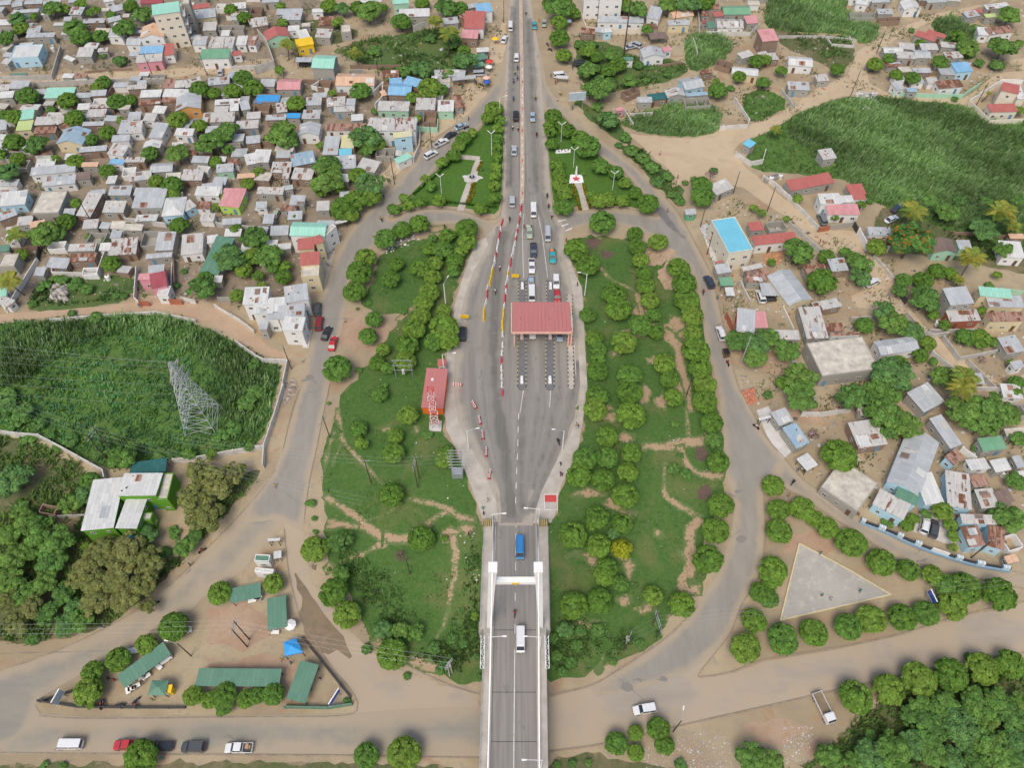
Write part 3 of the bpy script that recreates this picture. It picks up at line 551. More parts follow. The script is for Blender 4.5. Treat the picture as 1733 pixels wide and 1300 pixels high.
    if kind in('m','n','s'):
        mb.hexa([(-W2,-D2,z1),(W2,-D2,z1),(W2,D2,z2),(-W2,D2,z2),(-W2,-D2,z1+q),(W2,-D2,z1+q),(W2,D2,z2+q),(-W2,D2,z2+q)])
        pl=lambda x,y:z1+(z2-z1)*(y+D2)/D+q
    elif kind=='g' or kind=='G':
        if kind=='G': W2,D2=D2,W2; rrot=math.pi/2
        r=min(D2*.32,1.6)
        mb.hexa([(-W2,-D2,h),(W2,-D2,h),(W2,0,h+r),(-W2,0,h+r),(-W2,-D2,h+q),(W2,-D2,h+q),(W2,0,h+r+q),(-W2,0,h+r+q)])
        mb.hexa([(-W2,0,h+r),(W2,0,h+r),(W2,D2,h),(-W2,D2,h),(-W2,0,h+r+q),(W2,0,h+r+q),(W2,D2,h+q),(-W2,D2,h+q)])
        pl=lambda x,y:h+r*(1-abs(y)/D2)+q
    elif kind in('h','k'):
        r=min(W2,D2)*.45; m_=min(W2,D2); tx,ty=max(W2-m_,.01),max(D2-m_,.01)
        mb.hexa([(-W2,-D2,h-.05),(W2,-D2,h-.05),(W2,D2,h-.05),(-W2,D2,h-.05),(-W2,-D2,h),(W2,-D2,h),(W2,D2,h),(-W2,D2,h)])
        mb.quad((-W2,-D2,h),(W2,-D2,h),(tx,-ty,h+r),(-tx,-ty,h+r)); mb.quad((W2,-D2,h),(W2,D2,h),(tx,ty,h+r),(tx,-ty,h+r))
        mb.quad((W2,D2,h),(-W2,D2,h),(-tx,ty,h+r),(tx,ty,h+r)); mb.quad((-W2,D2,h),(-W2,-D2,h),(-tx,-ty,h+r),(-tx,ty,h+r)); mb.quad((-tx,-ty,h+r),(tx,-ty,h+r),(tx,ty,h+r),(-tx,ty,h+r))
        pl=None
    elif kind=='f':
        mb.box(-W2,-D2,h-.02,W2,D2,h+.1)
        pl=None
    if kind!='u':
        ro=ob('roof',mb.mesh('roof',rc),root,rz=rrot)
        if kind=='f':
            pb=MB(); e=.16; z=h+.1
            for bx_ in ((-W2,-D2,z,W2,-D2+e,z+.2),(-W2,D2-e,z,W2,D2,z+.2),(-W2,-D2+e,z,-W2+e,D2-e,z+.2),(W2-e,-D2+e,z,W2,D2-e,z+.2)): pb.box(*bx_)
            ob('parapet',pb.mesh('parapet',wm),ro)
        elif pl and rc in('zg','zr','zw','rr','t','bl') and w*D>14 and kind!='s':
            for k in range(random.choice([0,1,1,2,3])):
                sw,sd=random.uniform(.8,min(2.2,W2)),random.uniform(.9,min(3,D2*.8))
                x=random.uniform(-W2+.1,max(W2-sw-.1,-W2+.2)); y=random.uniform(.05,max(D2-sd-.1,.1)) if random.random()<.5 else random.uniform(-D2+.05,-sd-.03 if D2>sd+.1 else -D2+.06)
                p=MB(); g0,g1=pl(x,y)+.015+.012*k,pl(x,y+sd)+.015+.012*k
                p.hexa([(x,y,g0),(x+sw,y,g0),(x+sw,y+sd,g1),(x,y+sd,g1),(x,y,g0+.03),(x+sw,y,g0+.03),(x+sw,y+sd,g1+.03),(x,y+sd,g1+.03)])
                ob('roof_sheet',p.mesh('roof_sheet',random.choice(['rr','rr','zw','zr','zg','br'])),ro)
            if random.random()<.35:
                for k in range(random.randint(2,5)):
                    x=random.uniform(-W2*.8,W2*.8); y=random.uniform(-D2*.8,D2*.8); z=pl(x,y); ob('roof_weight',random.choice(RWm),ro,(x,y,z+.02),random.uniform(0,3),(random.uniform(.8,1.6),1,1))
    # openings
    if win and not open_ and kind!='u' and h>2.2:
        st=max(1,int(h//2.8)); 
        for s_ in range(st):
            zc=1.5+2.9*s_
            if zc>h-.7: break
            nn=max(1,int(w/2.8)); dk=random.randrange(nn) if s_==0 else -1
            for i in range(nn):
                x=-hw+(i+.5)*2*hw/nn
                if i==dk and nn>1: 
                    ob('door',random.choice([DRm,DBm]),root,(x,-hd-.01,-.05),0,(.9,1,2.0))
                else:
                    f=ob('window',WFm,root,(x,-hd-.01,zc),0,(random.choice([.8,1.0,1.2]),1,random.choice([.7,.9]))); ob('pane',PNm,f)
            sg=-1 if ox>0 else 1
            nn=max(1,int(D/3.6))
            for i in range(nn):
                y=-hd+(i+.5)*2*hd/nn
                f=ob('window',WFm,root,(sg*(hw+.01),y,zc),sg*math.pi/2,(.9,1,.8)); ob('pane',PNm,f)
    if extra: extra(root,w,D,h)
    HOUSES.append((ox,oy,max(w,D)/2,w,D,rz))
    return root
HOUSES=[]
RWm=[unit('roof_weight',[(-.16,-.1,0,.16,.1,.16)],m) for m in('block','brick_red','rubber')]
POSTm=unit('post',[(-.06,-.06,-.05,.06,.06,1)],'wood_pole')
# ---------------- block walls ----------------
def wallrun(pts,h=1.7,mat='block',look='grey block boundary wall',t=.2,name='boundary_wall',gateat=None,tt=0):
    w=[G(*(T(tt,*p) if tt else p),h) for p in pts]
    a=w[0]; root=thing(name,look,'wall',(a[0],a[1],terr(a[0],a[1])),0,'boundary walls of the plots')
    L=sum(math.dist(w[i][:2],w[i+1][:2]) for i in range(len(w)-1)); n=max(3.2,L/60); pm=WPm[mat]
    for i in range(len(w)-1):
        p,q=w[i],w[i+1]; l=math.dist(p[:2],q[:2]); k=max(1,round(l/n)); rz=math.atan2(q[1]-p[1],q[0]-p[0])
        for j in range(k):
            x=p[0]+(q[0]-p[0])*(j+.5)/k; y=p[1]+(q[1]-p[1])*(j+.5)/k
            ob('wall_panel',pm,root,(x-a[0],y-a[1],terr(x,y)-terr(a[0],a[1])-.5),rz,(l/k-.03,t,h+.5+.02*((i+j)%2)))
            x=p[0]+(q[0]-p[0])*j/k; y=p[1]+(q[1]-p[1])*j/k
            if (j+i)%2==0: ob('pier',pm,root,(x-a[0],y-a[1],terr(x,y)-terr(a[0],a[1])-.5),rz,(t*1.5,t*1.7,h+.62))
    return root
WPm={m:unit('wall_panel',[(-.5,-.5,0,.5,.5,1)],m) for m in('block','blockl','w_w','w_b','w_c','brick_red','w_cr','w_lb','w_bw','w_m','w_y','gt','dark_metal')}
# ---------------- foliage ----------------
def leafmat(name,tr=.25):
    m,nt,b=newmat(name); oi=nt.nodes.new('ShaderNodeObjectInfo'); at=nt.nodes.new('ShaderNodeAttribute'); at.attribute_name='Col'
    c=mix(nt,1.0,oi.outputs['Color'],at.outputs['Color'],'MULTIPLY')
    nt.links.new(c,b.inputs['Base Color']); b.inputs['Roughness'].default_value=.6; b.inputs['Specular IOR Level'].default_value=.25
    tl=nt.nodes.new('ShaderNodeBsdfTranslucent'); nt.links.new(c,tl.inputs[0]); mx=nt.nodes.new('ShaderNodeMixShader'); mx.inputs[0].default_value=tr
    nt.links.new(b.outputs[0],mx.inputs[1]); nt.links.new(tl.outputs[0],mx.inputs[2]); nt.links.new(mx.outputs[0],nt.nodes['Material Output'].inputs[0])
leafmat('leaf',.3); leafmat('grassblade',.45)
def quads(c,u,v,col):
    n=len(c); V=np.empty((n,4,3)); V[:,0]=c-u-v; V[:,1]=c+u-v; V[:,2]=c+u+v; V[:,3]=c-u+v
    F=np.arange(n*4).reshape(n,4); return V.reshape(-1,3),F,np.repeat(col,4,0)
def dirs(n):
    d=rng.normal(size=(n,3)); return d/np.linalg.norm(d,axis=1)[:,None]
def crown_mesh(name,n,puffs,pr,flat,ls,tint,core=True,wild=0.,low=-.35):
    # unit-radius crown made of leaf clumps on many overlapping puffs
    pd=dirs(puffs*3); pd=pd[pd[:,2]>low][:puffs]; k=len(pd)
    pc=pd*(1-pr)*(1+wild*rng.uniform(-.45,.25,(k,1))); pc[:,2]*=flat
    prr=pr*rng.uniform(.75,1.2,k)
    idx=rng.integers(0,k,n); d=dirs(n); d[:,2]=np.abs(d[:,2])*.8+d[:,2]*.2
    out=pd[idx]*.8+d; out/=np.linalg.norm(out,axis=1)[:,None]
    c=pc[idx]+out*prr[idx][:,None]*rng.uniform(.72,1.08,(n,1))*np.array([1,1,.9])
    nr=out+rng.normal(size=(n,3))*.42+np.array([0,0,.25]); nr/=np.linalg.norm(nr,axis=1)[:,None]
    a=np.cross(nr,rng.normal(size=(n,3))); a/=np.linalg.norm(a,axis=1)[:,None]; b=np.cross(nr,a)
    s=ls*rng.uniform(.6,1.35,(n,1)); pt=rng.uniform(.75,1.25,k)[idx]
    g=rng.uniform(.72,1.3,n)*pt
    col=np.column_stack([g*rng.uniform(.85,1.2,n),g,g*rng.uniform(.8,1.15,n),np.ones(n)]); 
    if tint is not None:
        m=rng.random(n)<tint[0]; col[m,:3]=np.array(tint[1])*rng.uniform(.7,1.2,(m.sum(),1))
    V,F,Cc=quads(c,a*s,b*s*.75,col)
    if core:
        bm=bmesh.new(); bmesh.ops.create_icosphere(bm,subdivisions=2,radius=.74)
        cv=np.array([v.co for v in bm.verts]); cv*=1+.12*np.sin(cv[:,[0]]*7+cv[:,[1]]*5); cv[:,2]*=flat*.92
        if wild: cv*=.8
        cf=np.array([[v.index for v in f.verts]+[f.verts[0].index] for f in bm.faces]); bm.free()
        me_v=np.vstack([V,cv]); tri=cf[:,:3]+len(V)
        me=bpy.data.meshes.new(name); nq=len(F); ntr=len(tri)
        me.vertices.add(len(me_v)); me.vertices.foreach_set('co',me_v.astype(np.float32).ravel())
        lv=np.concatenate([F.ravel(),tri.ravel()]); me.loops.add(len(lv)); me.loops.foreach_set('vertex_index',lv.astype(np.int32))
        me.polygons.add(nq+ntr); me.polygons.foreach_set('loop_start',np.concatenate([np.arange(0,nq*4,4),nq*4+np.arange(0,ntr*3,3)]).astype(np.int32))
        me.materials.append(M['leaf']); ca=me.color_attributes.new('Col','FLOAT_COLOR','POINT')
        ca.data.foreach_set('color',np.vstack([Cc,np.tile([.7,.7,.7,1],(len(cv),1))]).astype(np.float32).ravel()); me.update(calc_edges=True)
        return me
    return npmesh(name,V,F,'leaf',col=Cc)
CR={'r':[crown_mesh('crown',6200,85,.23,.70,.050,None) for _ in range(5)],
    'w':[crown_mesh('crown',6000,48,.29,.6,.052,None,wild=1.1,low=-.2) for _ in range(5)],
    'b':[crown_mesh('crown',8000,60,.24,.5,.042,(.25,(1.25,1.15,.8)),wild=1.0,low=-.1) for _ in range(3)],
    's':[crown_mesh('crown',1100,14,.42,.7,.10,None,core=False,wild=.8,low=-.1) for _ in range(3)],
    'f':[crown_mesh('crown',5000,34,.3,.55,.055,(.13,(5.5,.9,.5)),wild=.8,low=-.1)],
    'y':[crown_mesh('crown',4200,40,.30,.72,.062,(.62,(3.2,1.9,.2)))],
    'd':[crown_mesh('crown',700,20,.35,.7,.03,(1,(1.4,.9,1.1)),core=False,wild=.8)]}
def trunk_mesh(seed,limbs=5):
    r=random.Random(seed); mb=MB(); top=Vector((r.uniform(-.08,.08),r.uniform(-.08,.08),.55))
    mb.tube((0,0,-.25),top,.075,.05,7)
    for i in range(limbs):
        a=2*math.pi*i/limbs+r.uniform(-.4,.4); e=top+Vector((math.cos(a)*.42,math.sin(a)*.42,r.uniform(.3,.55)))
        mb.tube(top,e,.04,.018,5); mb.tube(e,e+Vector((math.cos(a+.5)*.22,math.sin(a+.5)*.22,.2)),.018,.006,4)
    return mb.mesh('trunk','trunk',True)
TRm=[trunk_mesh(i) for i in range(4)]
TREES=[]
TINT={'r':[(0.146,0.275,0.040),(0.121,0.243,0.036),(0.169,0.301,0.043),(0.184,0.307,0.047),(0.127,0.264,0.047)],
 'w':[(0.136,0.270,0.056),(0.146,0.286,0.062),(0.116,0.243,0.056),(0.165,0.297,0.062),(0.127,0.264,0.078)],
 'b':[(.200,.235,.075),(.185,.220,.07),(.215,.24,.085)],'s':[(0.116,0.248,0.056),(0.136,0.270,0.062),(0.107,0.227,0.056)],'f':[(0.087,0.205,0.045)],'y':[(0.136,0.227,0.039)],'d':[(0.194,0.162,0.146)]}
TL={'r':'rounded','w':'spreading','b':'olive feathery','s':'low shrubby','f':'red flowering','y':'yellow blossoming','d':'bare grey','p':'coconut palm'}
FAR=[]
def tree(px,py,dp,k='r',note=None):
    s=scl(px,py,2); R=dp/2/s*1.0
    if k=='p': return palm(px,py,dp)
    hc={'r':R*.62+1.0,'w':R*.75+1.0,'b':R*.7+2,'s':R*.45,'f':R*.7+1.5,'y':R*.62+1,'d':R*.5+.6}[k]
    x,y,z=G(px,py,hc)
    sz='small' if R<2.1 else ('large' if R>4.2 else 'mid-sized')
    ti=random.choice(TINT[k]); hue='dark green' if ti[1]<.245 else ('bright green' if ti[1]>.29 else 'mid green')
    look=note or {'f':'spreading flame tree with red blossom','y':'yellow blossoming rounded tree','d':'leafless grey thorny shrub'}.get(k) or f'{sz} {hue} {TL[k]} '+('shrub' if k=='s' else 'tree')
    if k in 'bs' and not note: look=f'{sz} {TL[k]} '+('shrub' if k=='s' else 'tree')
    r=thing({'s':'shrub','d':'shrub','r':'round_tree','w':'spreading_tree','b':'feathery_tree','f':'flame_tree','y':'blossom_tree'}[k],look,'shrub' if k in 'sd' else 'tree',(x,y,z),random.uniform(0,6.28),{'r':'rounded trees of the islands and streets','w':'spreading trees among the plots','s':'low shrubs','b':'olive feathery trees'}.get(k))
    cm=random.choice(CR[k]); c=ob('crown',cm,r,(0,0,hc),0,(R*random.uniform(.95,1.05),R*random.uniform(.95,1.05),R*(1 if k!='s' else .8)))
    c.color=(*ti,1)
    hs=hc+.25*R
    if k!='s': ob('trunk',random.choice(TRm),r,(0,0,0),random.uniform(0,6),(R*.9,R*.9,hs))
    else: ob('stem',random.choice(TRm),r,(0,0,0),0,(R*.6,R*.6,hs*.9))
def frond_mesh():
    mb=MB(); n=9; sp=[]
    for i in range(n+1):
        t=i/n; sp.append(Vector((t*.95,0,.32*math.sin(t*2.4)-.42*t*t)))
    for i in range(n):
        mb.tube(sp[i],sp[i+1],.012*(1-i/n)+.003,None,4,0,False)
    V=[];
    for i in range(1,26):
        t=i/26; k=min(n-1,int(t*n)); f=t*n-k; p=sp[k].lerp(sp[k+1],f); l=.24*math.sin(math.pi*min(1,t*.9+.12))+.04
        for s in(-1,1):
            e=p+Vector((.10,s*l,-.10*l/.24)); mb.quad(tuple(p+Vector((-.024,0,0))),tuple(p+Vector((.024,0,0))),tuple(e+Vector((.03,0,0))),tuple(e+Vector((-.01,0,0))))
    me=mb.mesh('frond','leaf'); a=me.color_attributes.new('Col','FLOAT_COLOR','POINT'); g=np.repeat(rng.uniform(.7,1.3,(len(mb.v)//4+1,1)),4,0)[:len(mb.v)]
    a.data.foreach_set('color',np.column_stack([g,g,g,np.ones(len(g))]).astype(np.float32).ravel()); return me
FRm=[frond_mesh() for _ in range(2)]
def palm(px,py,dp):
    s=scl(px,py,6); R=dp/2/s*1.15; h=max(3.5,R*1.9); x,y,z=G(px,py,h)
    r=thing('palm_tree','coconut palm with drooping yellow-green fronds','palm tree',(x,y,z),random.uniform(0,6),'coconut palms')
    mb=MB(); b=(-.6,.2,-.3)
    for i in range(5):
        t0,t1=i/5,(i+1)/5; f=lambda t:(-.9*(1-t)**2,.2*(1-t),-.3+(h+.3)*t); mb.tube(f(t0),f(t1),.2-.07*t0,.2-.07*t1,7,0,False)
    ob('trunk',mb.mesh('trunk','trunk',True),r)
    for i in range(15):
        o=ob('frond',random.choice(FRm),r,(0,0,h),0,(R,R,R*random.uniform(.5,1.2))); o.rotation_euler=(0,random.uniform(-.35,.25),i*2.4+random.uniform(-.2,.2)); yv=random.random()
        o.color=(.17+.17*yv,.27+.05*yv,.05,1)
# stuff: blades / weeds scattered in a polygon
def tufts(name,polys,dens,h,w,cols,nb=5,spread=.25,lean=.3,mat='grassblade',avoid=None,look='tall green reeds',cat='reeds',clump=None,patchy=0.):
    Vs=[];Fs=[];Cs=[];o0=0
    for poly in polys:
        B=np.array(pw(poly,1)); x0,y0=B.min(0); x1,y1=B.max(0); n=int((x1-x0)*(y1-y0)*dens)
        X=rng.uniform(x0,x1,n); Y=rng.uniform(y0,y1,n); k=inpoly(X,Y,B)
        if patchy:
            f=np.sin(X*.35+2*np.sin(Y*.21))+np.sin(Y*.42+1.5*np.sin(X*.27)+1)+rng.normal(size=n)*.5; k&=f>(-2+4*patchy)*.6
        X=X[k];Y=Y[k]; n=len(X)
        if avoid is not None and n:
            for (ax,ay,ar) in avoid:
                kk=np.hypot(X-ax,Y-ay)>ar; X=X[kk];Y=Y[kk]
            n=len(X)
        if not n: continue
        Z=terrv(X,Y)
        sc=np.clip(1+.35*np.sin(X*.5+np.sin(Y*.4))*np.sin(Y*.6)+rng.normal(size=n)*.15,.4,1.8)
        tone=np.clip(1+.22*np.sin(X*.12+1.4*np.sin(Y*.09)+1)+.15*np.sin(Y*.31+X*.2)+rng.normal(size=n)*.12,.5,1.6)
        ci=np.array(cols)[rng.integers(0,len(cols),n)]
        for b in range(nb):
            bx=X+rng.normal(size=n)*spread; by=Y+rng.normal(size=n)*spread; an=rng.uniform(0,6.28,n)
            hh=h*sc*rng.uniform(.7,1.15,n); lx=np.cos(an)*lean*hh+.15*hh; ly=np.sin(an)*lean*hh; ww=w*rng.uniform(.7,1.3,n)
            dx,dy=-np.sin(an)*ww,np.cos(an)*ww
            V=np.stack([np.column_stack([bx-dx,by-dy,Z]),np.column_stack([bx+dx,by+dy,Z]),np.column_stack([bx+dx*.7+lx,by+dy*.7+ly,Z+hh]),np.column_stack([bx-dx*.7+lx*1.1,by-dy*.7+ly*1.1,Z+hh*.96])],1).reshape(-1,3)
            Vs.append(V); Fs.append(np.arange(4*n).reshape(n,4)+o0); o0+=4*n
            cc=ci*(tone*rng.uniform(.8,1.2,n))[:,None]; Cs.append(np.repeat(np.column_stack([cc,np.ones(n)]),4,0))
    if not Vs: return
    o=ob(name,npmesh(name,np.vstack(Vs),np.vstack(Fs),mat,col=np.vstack(Cs))); o['kind']='stuff'; o['label']=look; o['category']=cat
    o.color=(1,1,1,1); return o
def scatter_bits(name,poly_px,n,sizes,cols,look,cat='litter',off=0.0,avoidh=True,flatk=.5):
    B=np.array(pw(poly_px)); x0,y0=B.min(0); x1,y1=B.max(0); X=rng.uniform(x0,x1,n*2); Y=rng.uniform(y0,y1,n*2); k=inpoly(X,Y,B); X=X[k][:n];Y=Y[k][:n]
    n=len(X); Z=terrv(X,Y)+off; s=rng.uniform(sizes[0],sizes[1],n)*rng.choice([1,1,1,1.8],n); an=rng.uniform(0,3.14,n); a2=rng.uniform(.3,1,n)
    ux,uy=np.cos(an)*s,np.sin(an)*s; vx,vy=-np.sin(an)*s*a2,np.cos(an)*s*a2; hz=s*flatk*rng.uniform(.3,1.2,n)
    b=np.stack([np.column_stack([X-ux-vx,Y-uy-vy,Z]),np.column_stack([X+ux-vx,Y+uy-vy,Z]),np.column_stack([X+ux+vx,Y+uy+vy,Z]),np.column_stack([X-ux+vx,Y-uy+vy,Z])],1)
    t=b.copy(); t[:,:,2]+=hz[:,None]; cen=b.mean(1,keepdims=True); t[:,:,:2]=cen[:,:,:2]+(t[:,:,:2]-cen[:,:,:2])*.85
    V=np.concatenate([b,t],1).reshape(-1,3); base=(np.arange(n)*8)[:,None]
    F=np.concatenate([base+np.array(q) for q in((4,5,6,7),(0,1,5,4),(1,2,6,5),(2,3,7,6),(3,0,4,7))],0)
    col=np.repeat(np.column_stack([np.array(cols)[rng.integers(0,len(cols),n)],np.ones(n)]),8,0)
    o=ob(name,npmesh(name,V,F,'bits',col=col)); o['kind']='stuff'; o['label']=look; o['category']=cat; return o
m,nt_,b_=newmat('bits'); at=nt_.nodes.new('ShaderNodeAttribute'); at.attribute_name='Col'; nt_.links.new(at.outputs['Color'],b_.inputs['Base Color']); b_.inputs['Roughness'].default_value=.85
# ---------------- vehicles ----------------
def carpaint(name,c,r=.3):
    m,nt,b=newmat(name); n=noise(nt,coords(nt,'o'),1.2,4,.6); nt.links.new(mix(nt,mth(nt,'MULTIPLY',n,.3),c,tuple(.6*x+.06 for x in c)),b.inputs['Base Color'])
    b.inputs['Roughness'].default_value=r; b.inputs['Metallic'].default_value=.15; b.inputs['Coat Weight'].default_value=.25
PC=dict(white=(.78,.78,.77),silver=(.48,.50,.52),grey=(.20,.21,.22),black=(.022,.024,.028),red=(.52,.03,.035),dred=(.28,.02,.03),blue=(.05,.09,.20),dblue=(.035,.05,.09),lblue=(.36,.46,.56),teal=(.03,.38,.42),green=(.40,.46,.34),orange=(.55,.09,.03),brown=(.16,.09,.04),sky=(.03,.24,.55),dsl=(.07,.075,.08))
for k,c in PC.items(): carpaint('car_'+k,c)
def wheelm(r=.34,w=.22):
    a=MB(); a.tube((-w/2,0,0),(w/2,0,0),r,None,14); t=a.mesh('wheel','rubber'); b=MB(); b.tube((-w/2-.01,0,0),(w/2+.01,0,0),r*.6,None,10); return t,b.mesh('rim','rim')
WHm=wheelm(); WHs=wheelm(.3,.12)
def hull(mb,secs,m=0):
    # secs: (y, halfwidth bottom, halfwidth top, z0, z1, bevel)
    R=[]
    for (y,wb,wt,z0,z1,bv) in secs:
        R.append([(-wb*.92,y,z0),(-wb,y,z0+.15),(-wt,y,z1-bv),(-wt+bv*1.3,y,z1),(wt-bv*1.3,y,z1),(wt,y,z1-bv),(wb,y,z0+.15),(wb*.92,y,z0)])
    b=len(mb.v)
    for r in R: mb.v+=r
    n=8
    for i in range(len(R)-1):
        for j in range(n):
            k=(j+1)%n; mb.f.append((b+i*n+j,b+i*n+k,b+(i+1)*n+k,b+(i+1)*n+j)); mb.m.append(m)
    mb.f.append(tuple(b+j for j in range(n))); mb.m.append(m); mb.f.append(tuple(b+(len(R)-1)*n+j for j in range(n-1,-1,-1))); mb.m.append(m)
CARM={}
def cm(key,fn):
    if key not in CARM: CARM[key]=fn()
    return CARM[key]
# types: profile of hull, cabin front/back points
CT={'car':dict(L=4.2,w=.84,hood=.88,zb=.92,zt=1.44,cab=(-1.75,-1.15,.45,1.15),deck=.95),
 'sedan':dict(L=4.5,w=.87,hood=.86,zb=.90,zt=1.40,cab=(-1.75,-1.0,.35,1.05),deck=.98),
 'suv':dict(L=4.6,w=.91,hood=1.0,zb=1.08,zt=1.75,cab=(-2.15,-1.85,.55,1.15),deck=1.05),
 'pickup':dict(L=5.1,w=.90,hood=1.02,zb=1.08,zt=1.72,cab=(-.75,-.55,.75,1.35),deck=1.05),
 'minibus':dict(L=4.9,w=.88,hood=1.0,zb=1.15,zt=1.98,cab=(-2.4,-2.3,1.65,2.2),deck=1.1),
 'van':dict(L=4.5,w=.86,hood=1.0,zb=1.1,zt=1.85,cab=(-2.2,-2.1,1.2,1.8),deck=1.1)}
def vehicle(x,y,head,typ,col,look,load=None,z=None,cat=None,name=None,open_bed=True):
    t=CT[typ]; L=t['L']/2; w=t['w']; zb=t['zb']; zt=t['zt']; c0,c1,c2,c3=t['cab']; P_='car_'+col
    zz=terr(x,y) if z is None else z
    nm=name or {'car':'parked_car','sedan':'saloon_car','suv':'off_road_car','pickup':'pickup_truck','minibus':'minibus','van':'van'}[typ]
    if name is None and typ=='car': nm='car'
    r=thing(nm,look,cat or {'car':'car','sedan':'car','suv':'car','pickup':'pickup','minibus':'minibus','van':'van'}[typ],(x,y,zz+.085),head,'road vehicles')
    def body():
        mb=MB()
        if typ=='pickup':
            hull(mb,[(-L,w*.95,w*.93,.45,.62,.03),(-L+.02,w*.98,w*.96,.40,.68,.05),(c0-.02,w,w*.97,.38,.68,.05)],0)
            bz=t['deck']
            for q in ((-w*.97,-L+.05,.66,-w*.97+.07,c0,bz),(w*.97-.07,-L+.05,.66,w*.97,c0,bz),(-w*.9,-L,.66,w*.9,-L+.07,bz),(-w*.9,c0-.08,.66,w*.9,c0-.01,bz+.05)): mb.box(*q)
            hull(mb,[(c0-.03,w,w*.96,.38,zb,.06),(c2,w,w*.95,.36,zb,.08),(c3,w*.99,w*.93,.36,zb-.03,.08),(L-.35,w*.97,w*.88,.38,t['hood']-.04,.1),(L-.08,w*.93,w*.82,.42,t['hood']-.16,.12),(L,w*.86,w*.74,.46,.72,.08)],0)
        else:
            hull(mb,[(-L,w*.86,w*.80,.44,.75,.08),(-L+.1,w*.95,w*.88,.38,zb-.12,.1),(-L+.4,w*.99,w*.94,.36,zb-.01,.1),(c1,w,w*.95,.35,zb,.09),(c2,w,w*.95,.35,zb,.09),(c3,w*.99,w*.93,.36,min(zb,t['hood'])-.01,.08),((c3+L)/2,w*.98,w*.90,.37,t['hood']-.05,.1),(L-.1,w*.93,w*.82,.42,t['hood']-.2,.12),(L,w*.84,w*.72,.46,.68,.08)],0)
        # roof cap
        wr=w*.80 if typ not in('minibus','van') else w*.86
        hull(mb,[(c1-.02,wr*.97,wr*.93,zt-.19,zt-.03,.04),(c1+.15,wr,wr*.97,zt-.19,zt,.05),(c2-.2,wr,wr*.97,zt-.19,zt,.05),(c2+.02,wr*.95,wr*.9,zt-.19,zt-.04,.04)],0)
        # pillars
        for s in(-1,1):
            for (ya,yb) in((c0,c1),(c3,c2),((c1+c2)/2,(c1+c2)/2)):
                mb.tube((s*w*.93,ya,zb-.03),(s*wr*.96,yb,zt-.06),.045,.04,4)
        return mb.mesh('body',P_)
    ob('body',cm((typ,col),body),r)
    wr=(w*.80 if typ not in('minibus','van') else w*.86)*.95; wb=w*.92; zc=zt-.08
    def panel(nm,pts):
        def f():
            mb=MB(); mb.poly(pts); me=mb.mesh(nm,'glass_dark'); return me
        ob(nm,cm((typ,nm,pts[0][0]),f),r)
    panel('windscreen',[(-wb,c3,zb-.02),(wb,c3,zb-.02),(wr,c2,zc),(-wr,c2,zc)])
    panel('rear_window',[(wb,c0,zb-.02),(-wb,c0,zb-.02),(-wr,c1,zc),(wr,c1,zc)])
    for s in(-1,1): panel('side_window',[(s*wb,c3,zb-.02),(s*wb,c0,zb-.02),(s*wr,c1,zc),(s*wr,c2,zc)])
    for s in(-1,1):
        for yy in(-L+.85,L-.85):
            wo=ob('wheel',WHm[0],r,(s*(w-.10),yy,.34)); ob('rim',WHm[1],wo)
        ob('headlight',HLm,r,(s*w*.62,L-.07,.66)); ob('tail_light',TLm,r,(s*w*.68,-L+.03,.72)); ob('wing_mirror',MRm,r,(s*(w+.06),c3-.1,zb+.08))
    ob('bumper',cm(('bf',typ),lambda:unit('bumper',[(-w*.8,-.06,-.1,w*.8,.06,.1)],'dark_metal')),r,(0,L-.02,.44))
    ob('number_plate',NPm,r,(0,L+.045,.5))
    if typ=='pickup':
        ob('load_bed',cm(('bed',col),lambda:unit('load_bed',[(-w*.88,-L+.08,.67,w*.88,c0-.1,.70)],'dark_metal')),r)
        if load: 
            for k in range(5):
                sx=random.uniform(-.5,.2); sy=random.uniform(-L+.3,c0-1); ob('cargo_box',cm(('cg',load,k),lambda:unit('cargo_box',[(0,0,0,random.uniform(.4,.8),random.uniform(.4,.8),random.uniform(.2,.6))],load)),r,(sx,sy,.72))
    if typ in('suv','minibus') and random.random()<.5:
        ob('roof_rail',cm(('rr',typ),lambda:unit('roof_rail',[(-w*.66,c1+.2,zt,-w*.62,c2-.3,zt+.06),(w*.62,c1+.2,zt,w*.66,c2-.3,zt+.06)],'dark_metal')),r)
    return r
HLm=unit('headlight',[(-.16,-.05,-.08,.16,.06,.08)],'lamp_glass'); TLm=unit('tail_light',[(-.09,-.05,-.12,.09,.05,.12)],'tail_red'); MRm=unit('wing_mirror',[(-.09,-.05,-.06,.09,.05,.09)],'dark_metal'); NPm=unit('number_plate',[(-.25,-.01,-.06,.25,.01,.06)],'yellow_paint')
def V(t,px,py,head,typ,col,look,**k):
    p=T(t,px,py) if t else (px,py); x,y,z=G(p[0],p[1],.8 if 'z' not in k else .8); return vehicle(x,y,math.radians(head),typ,col,look,**k)
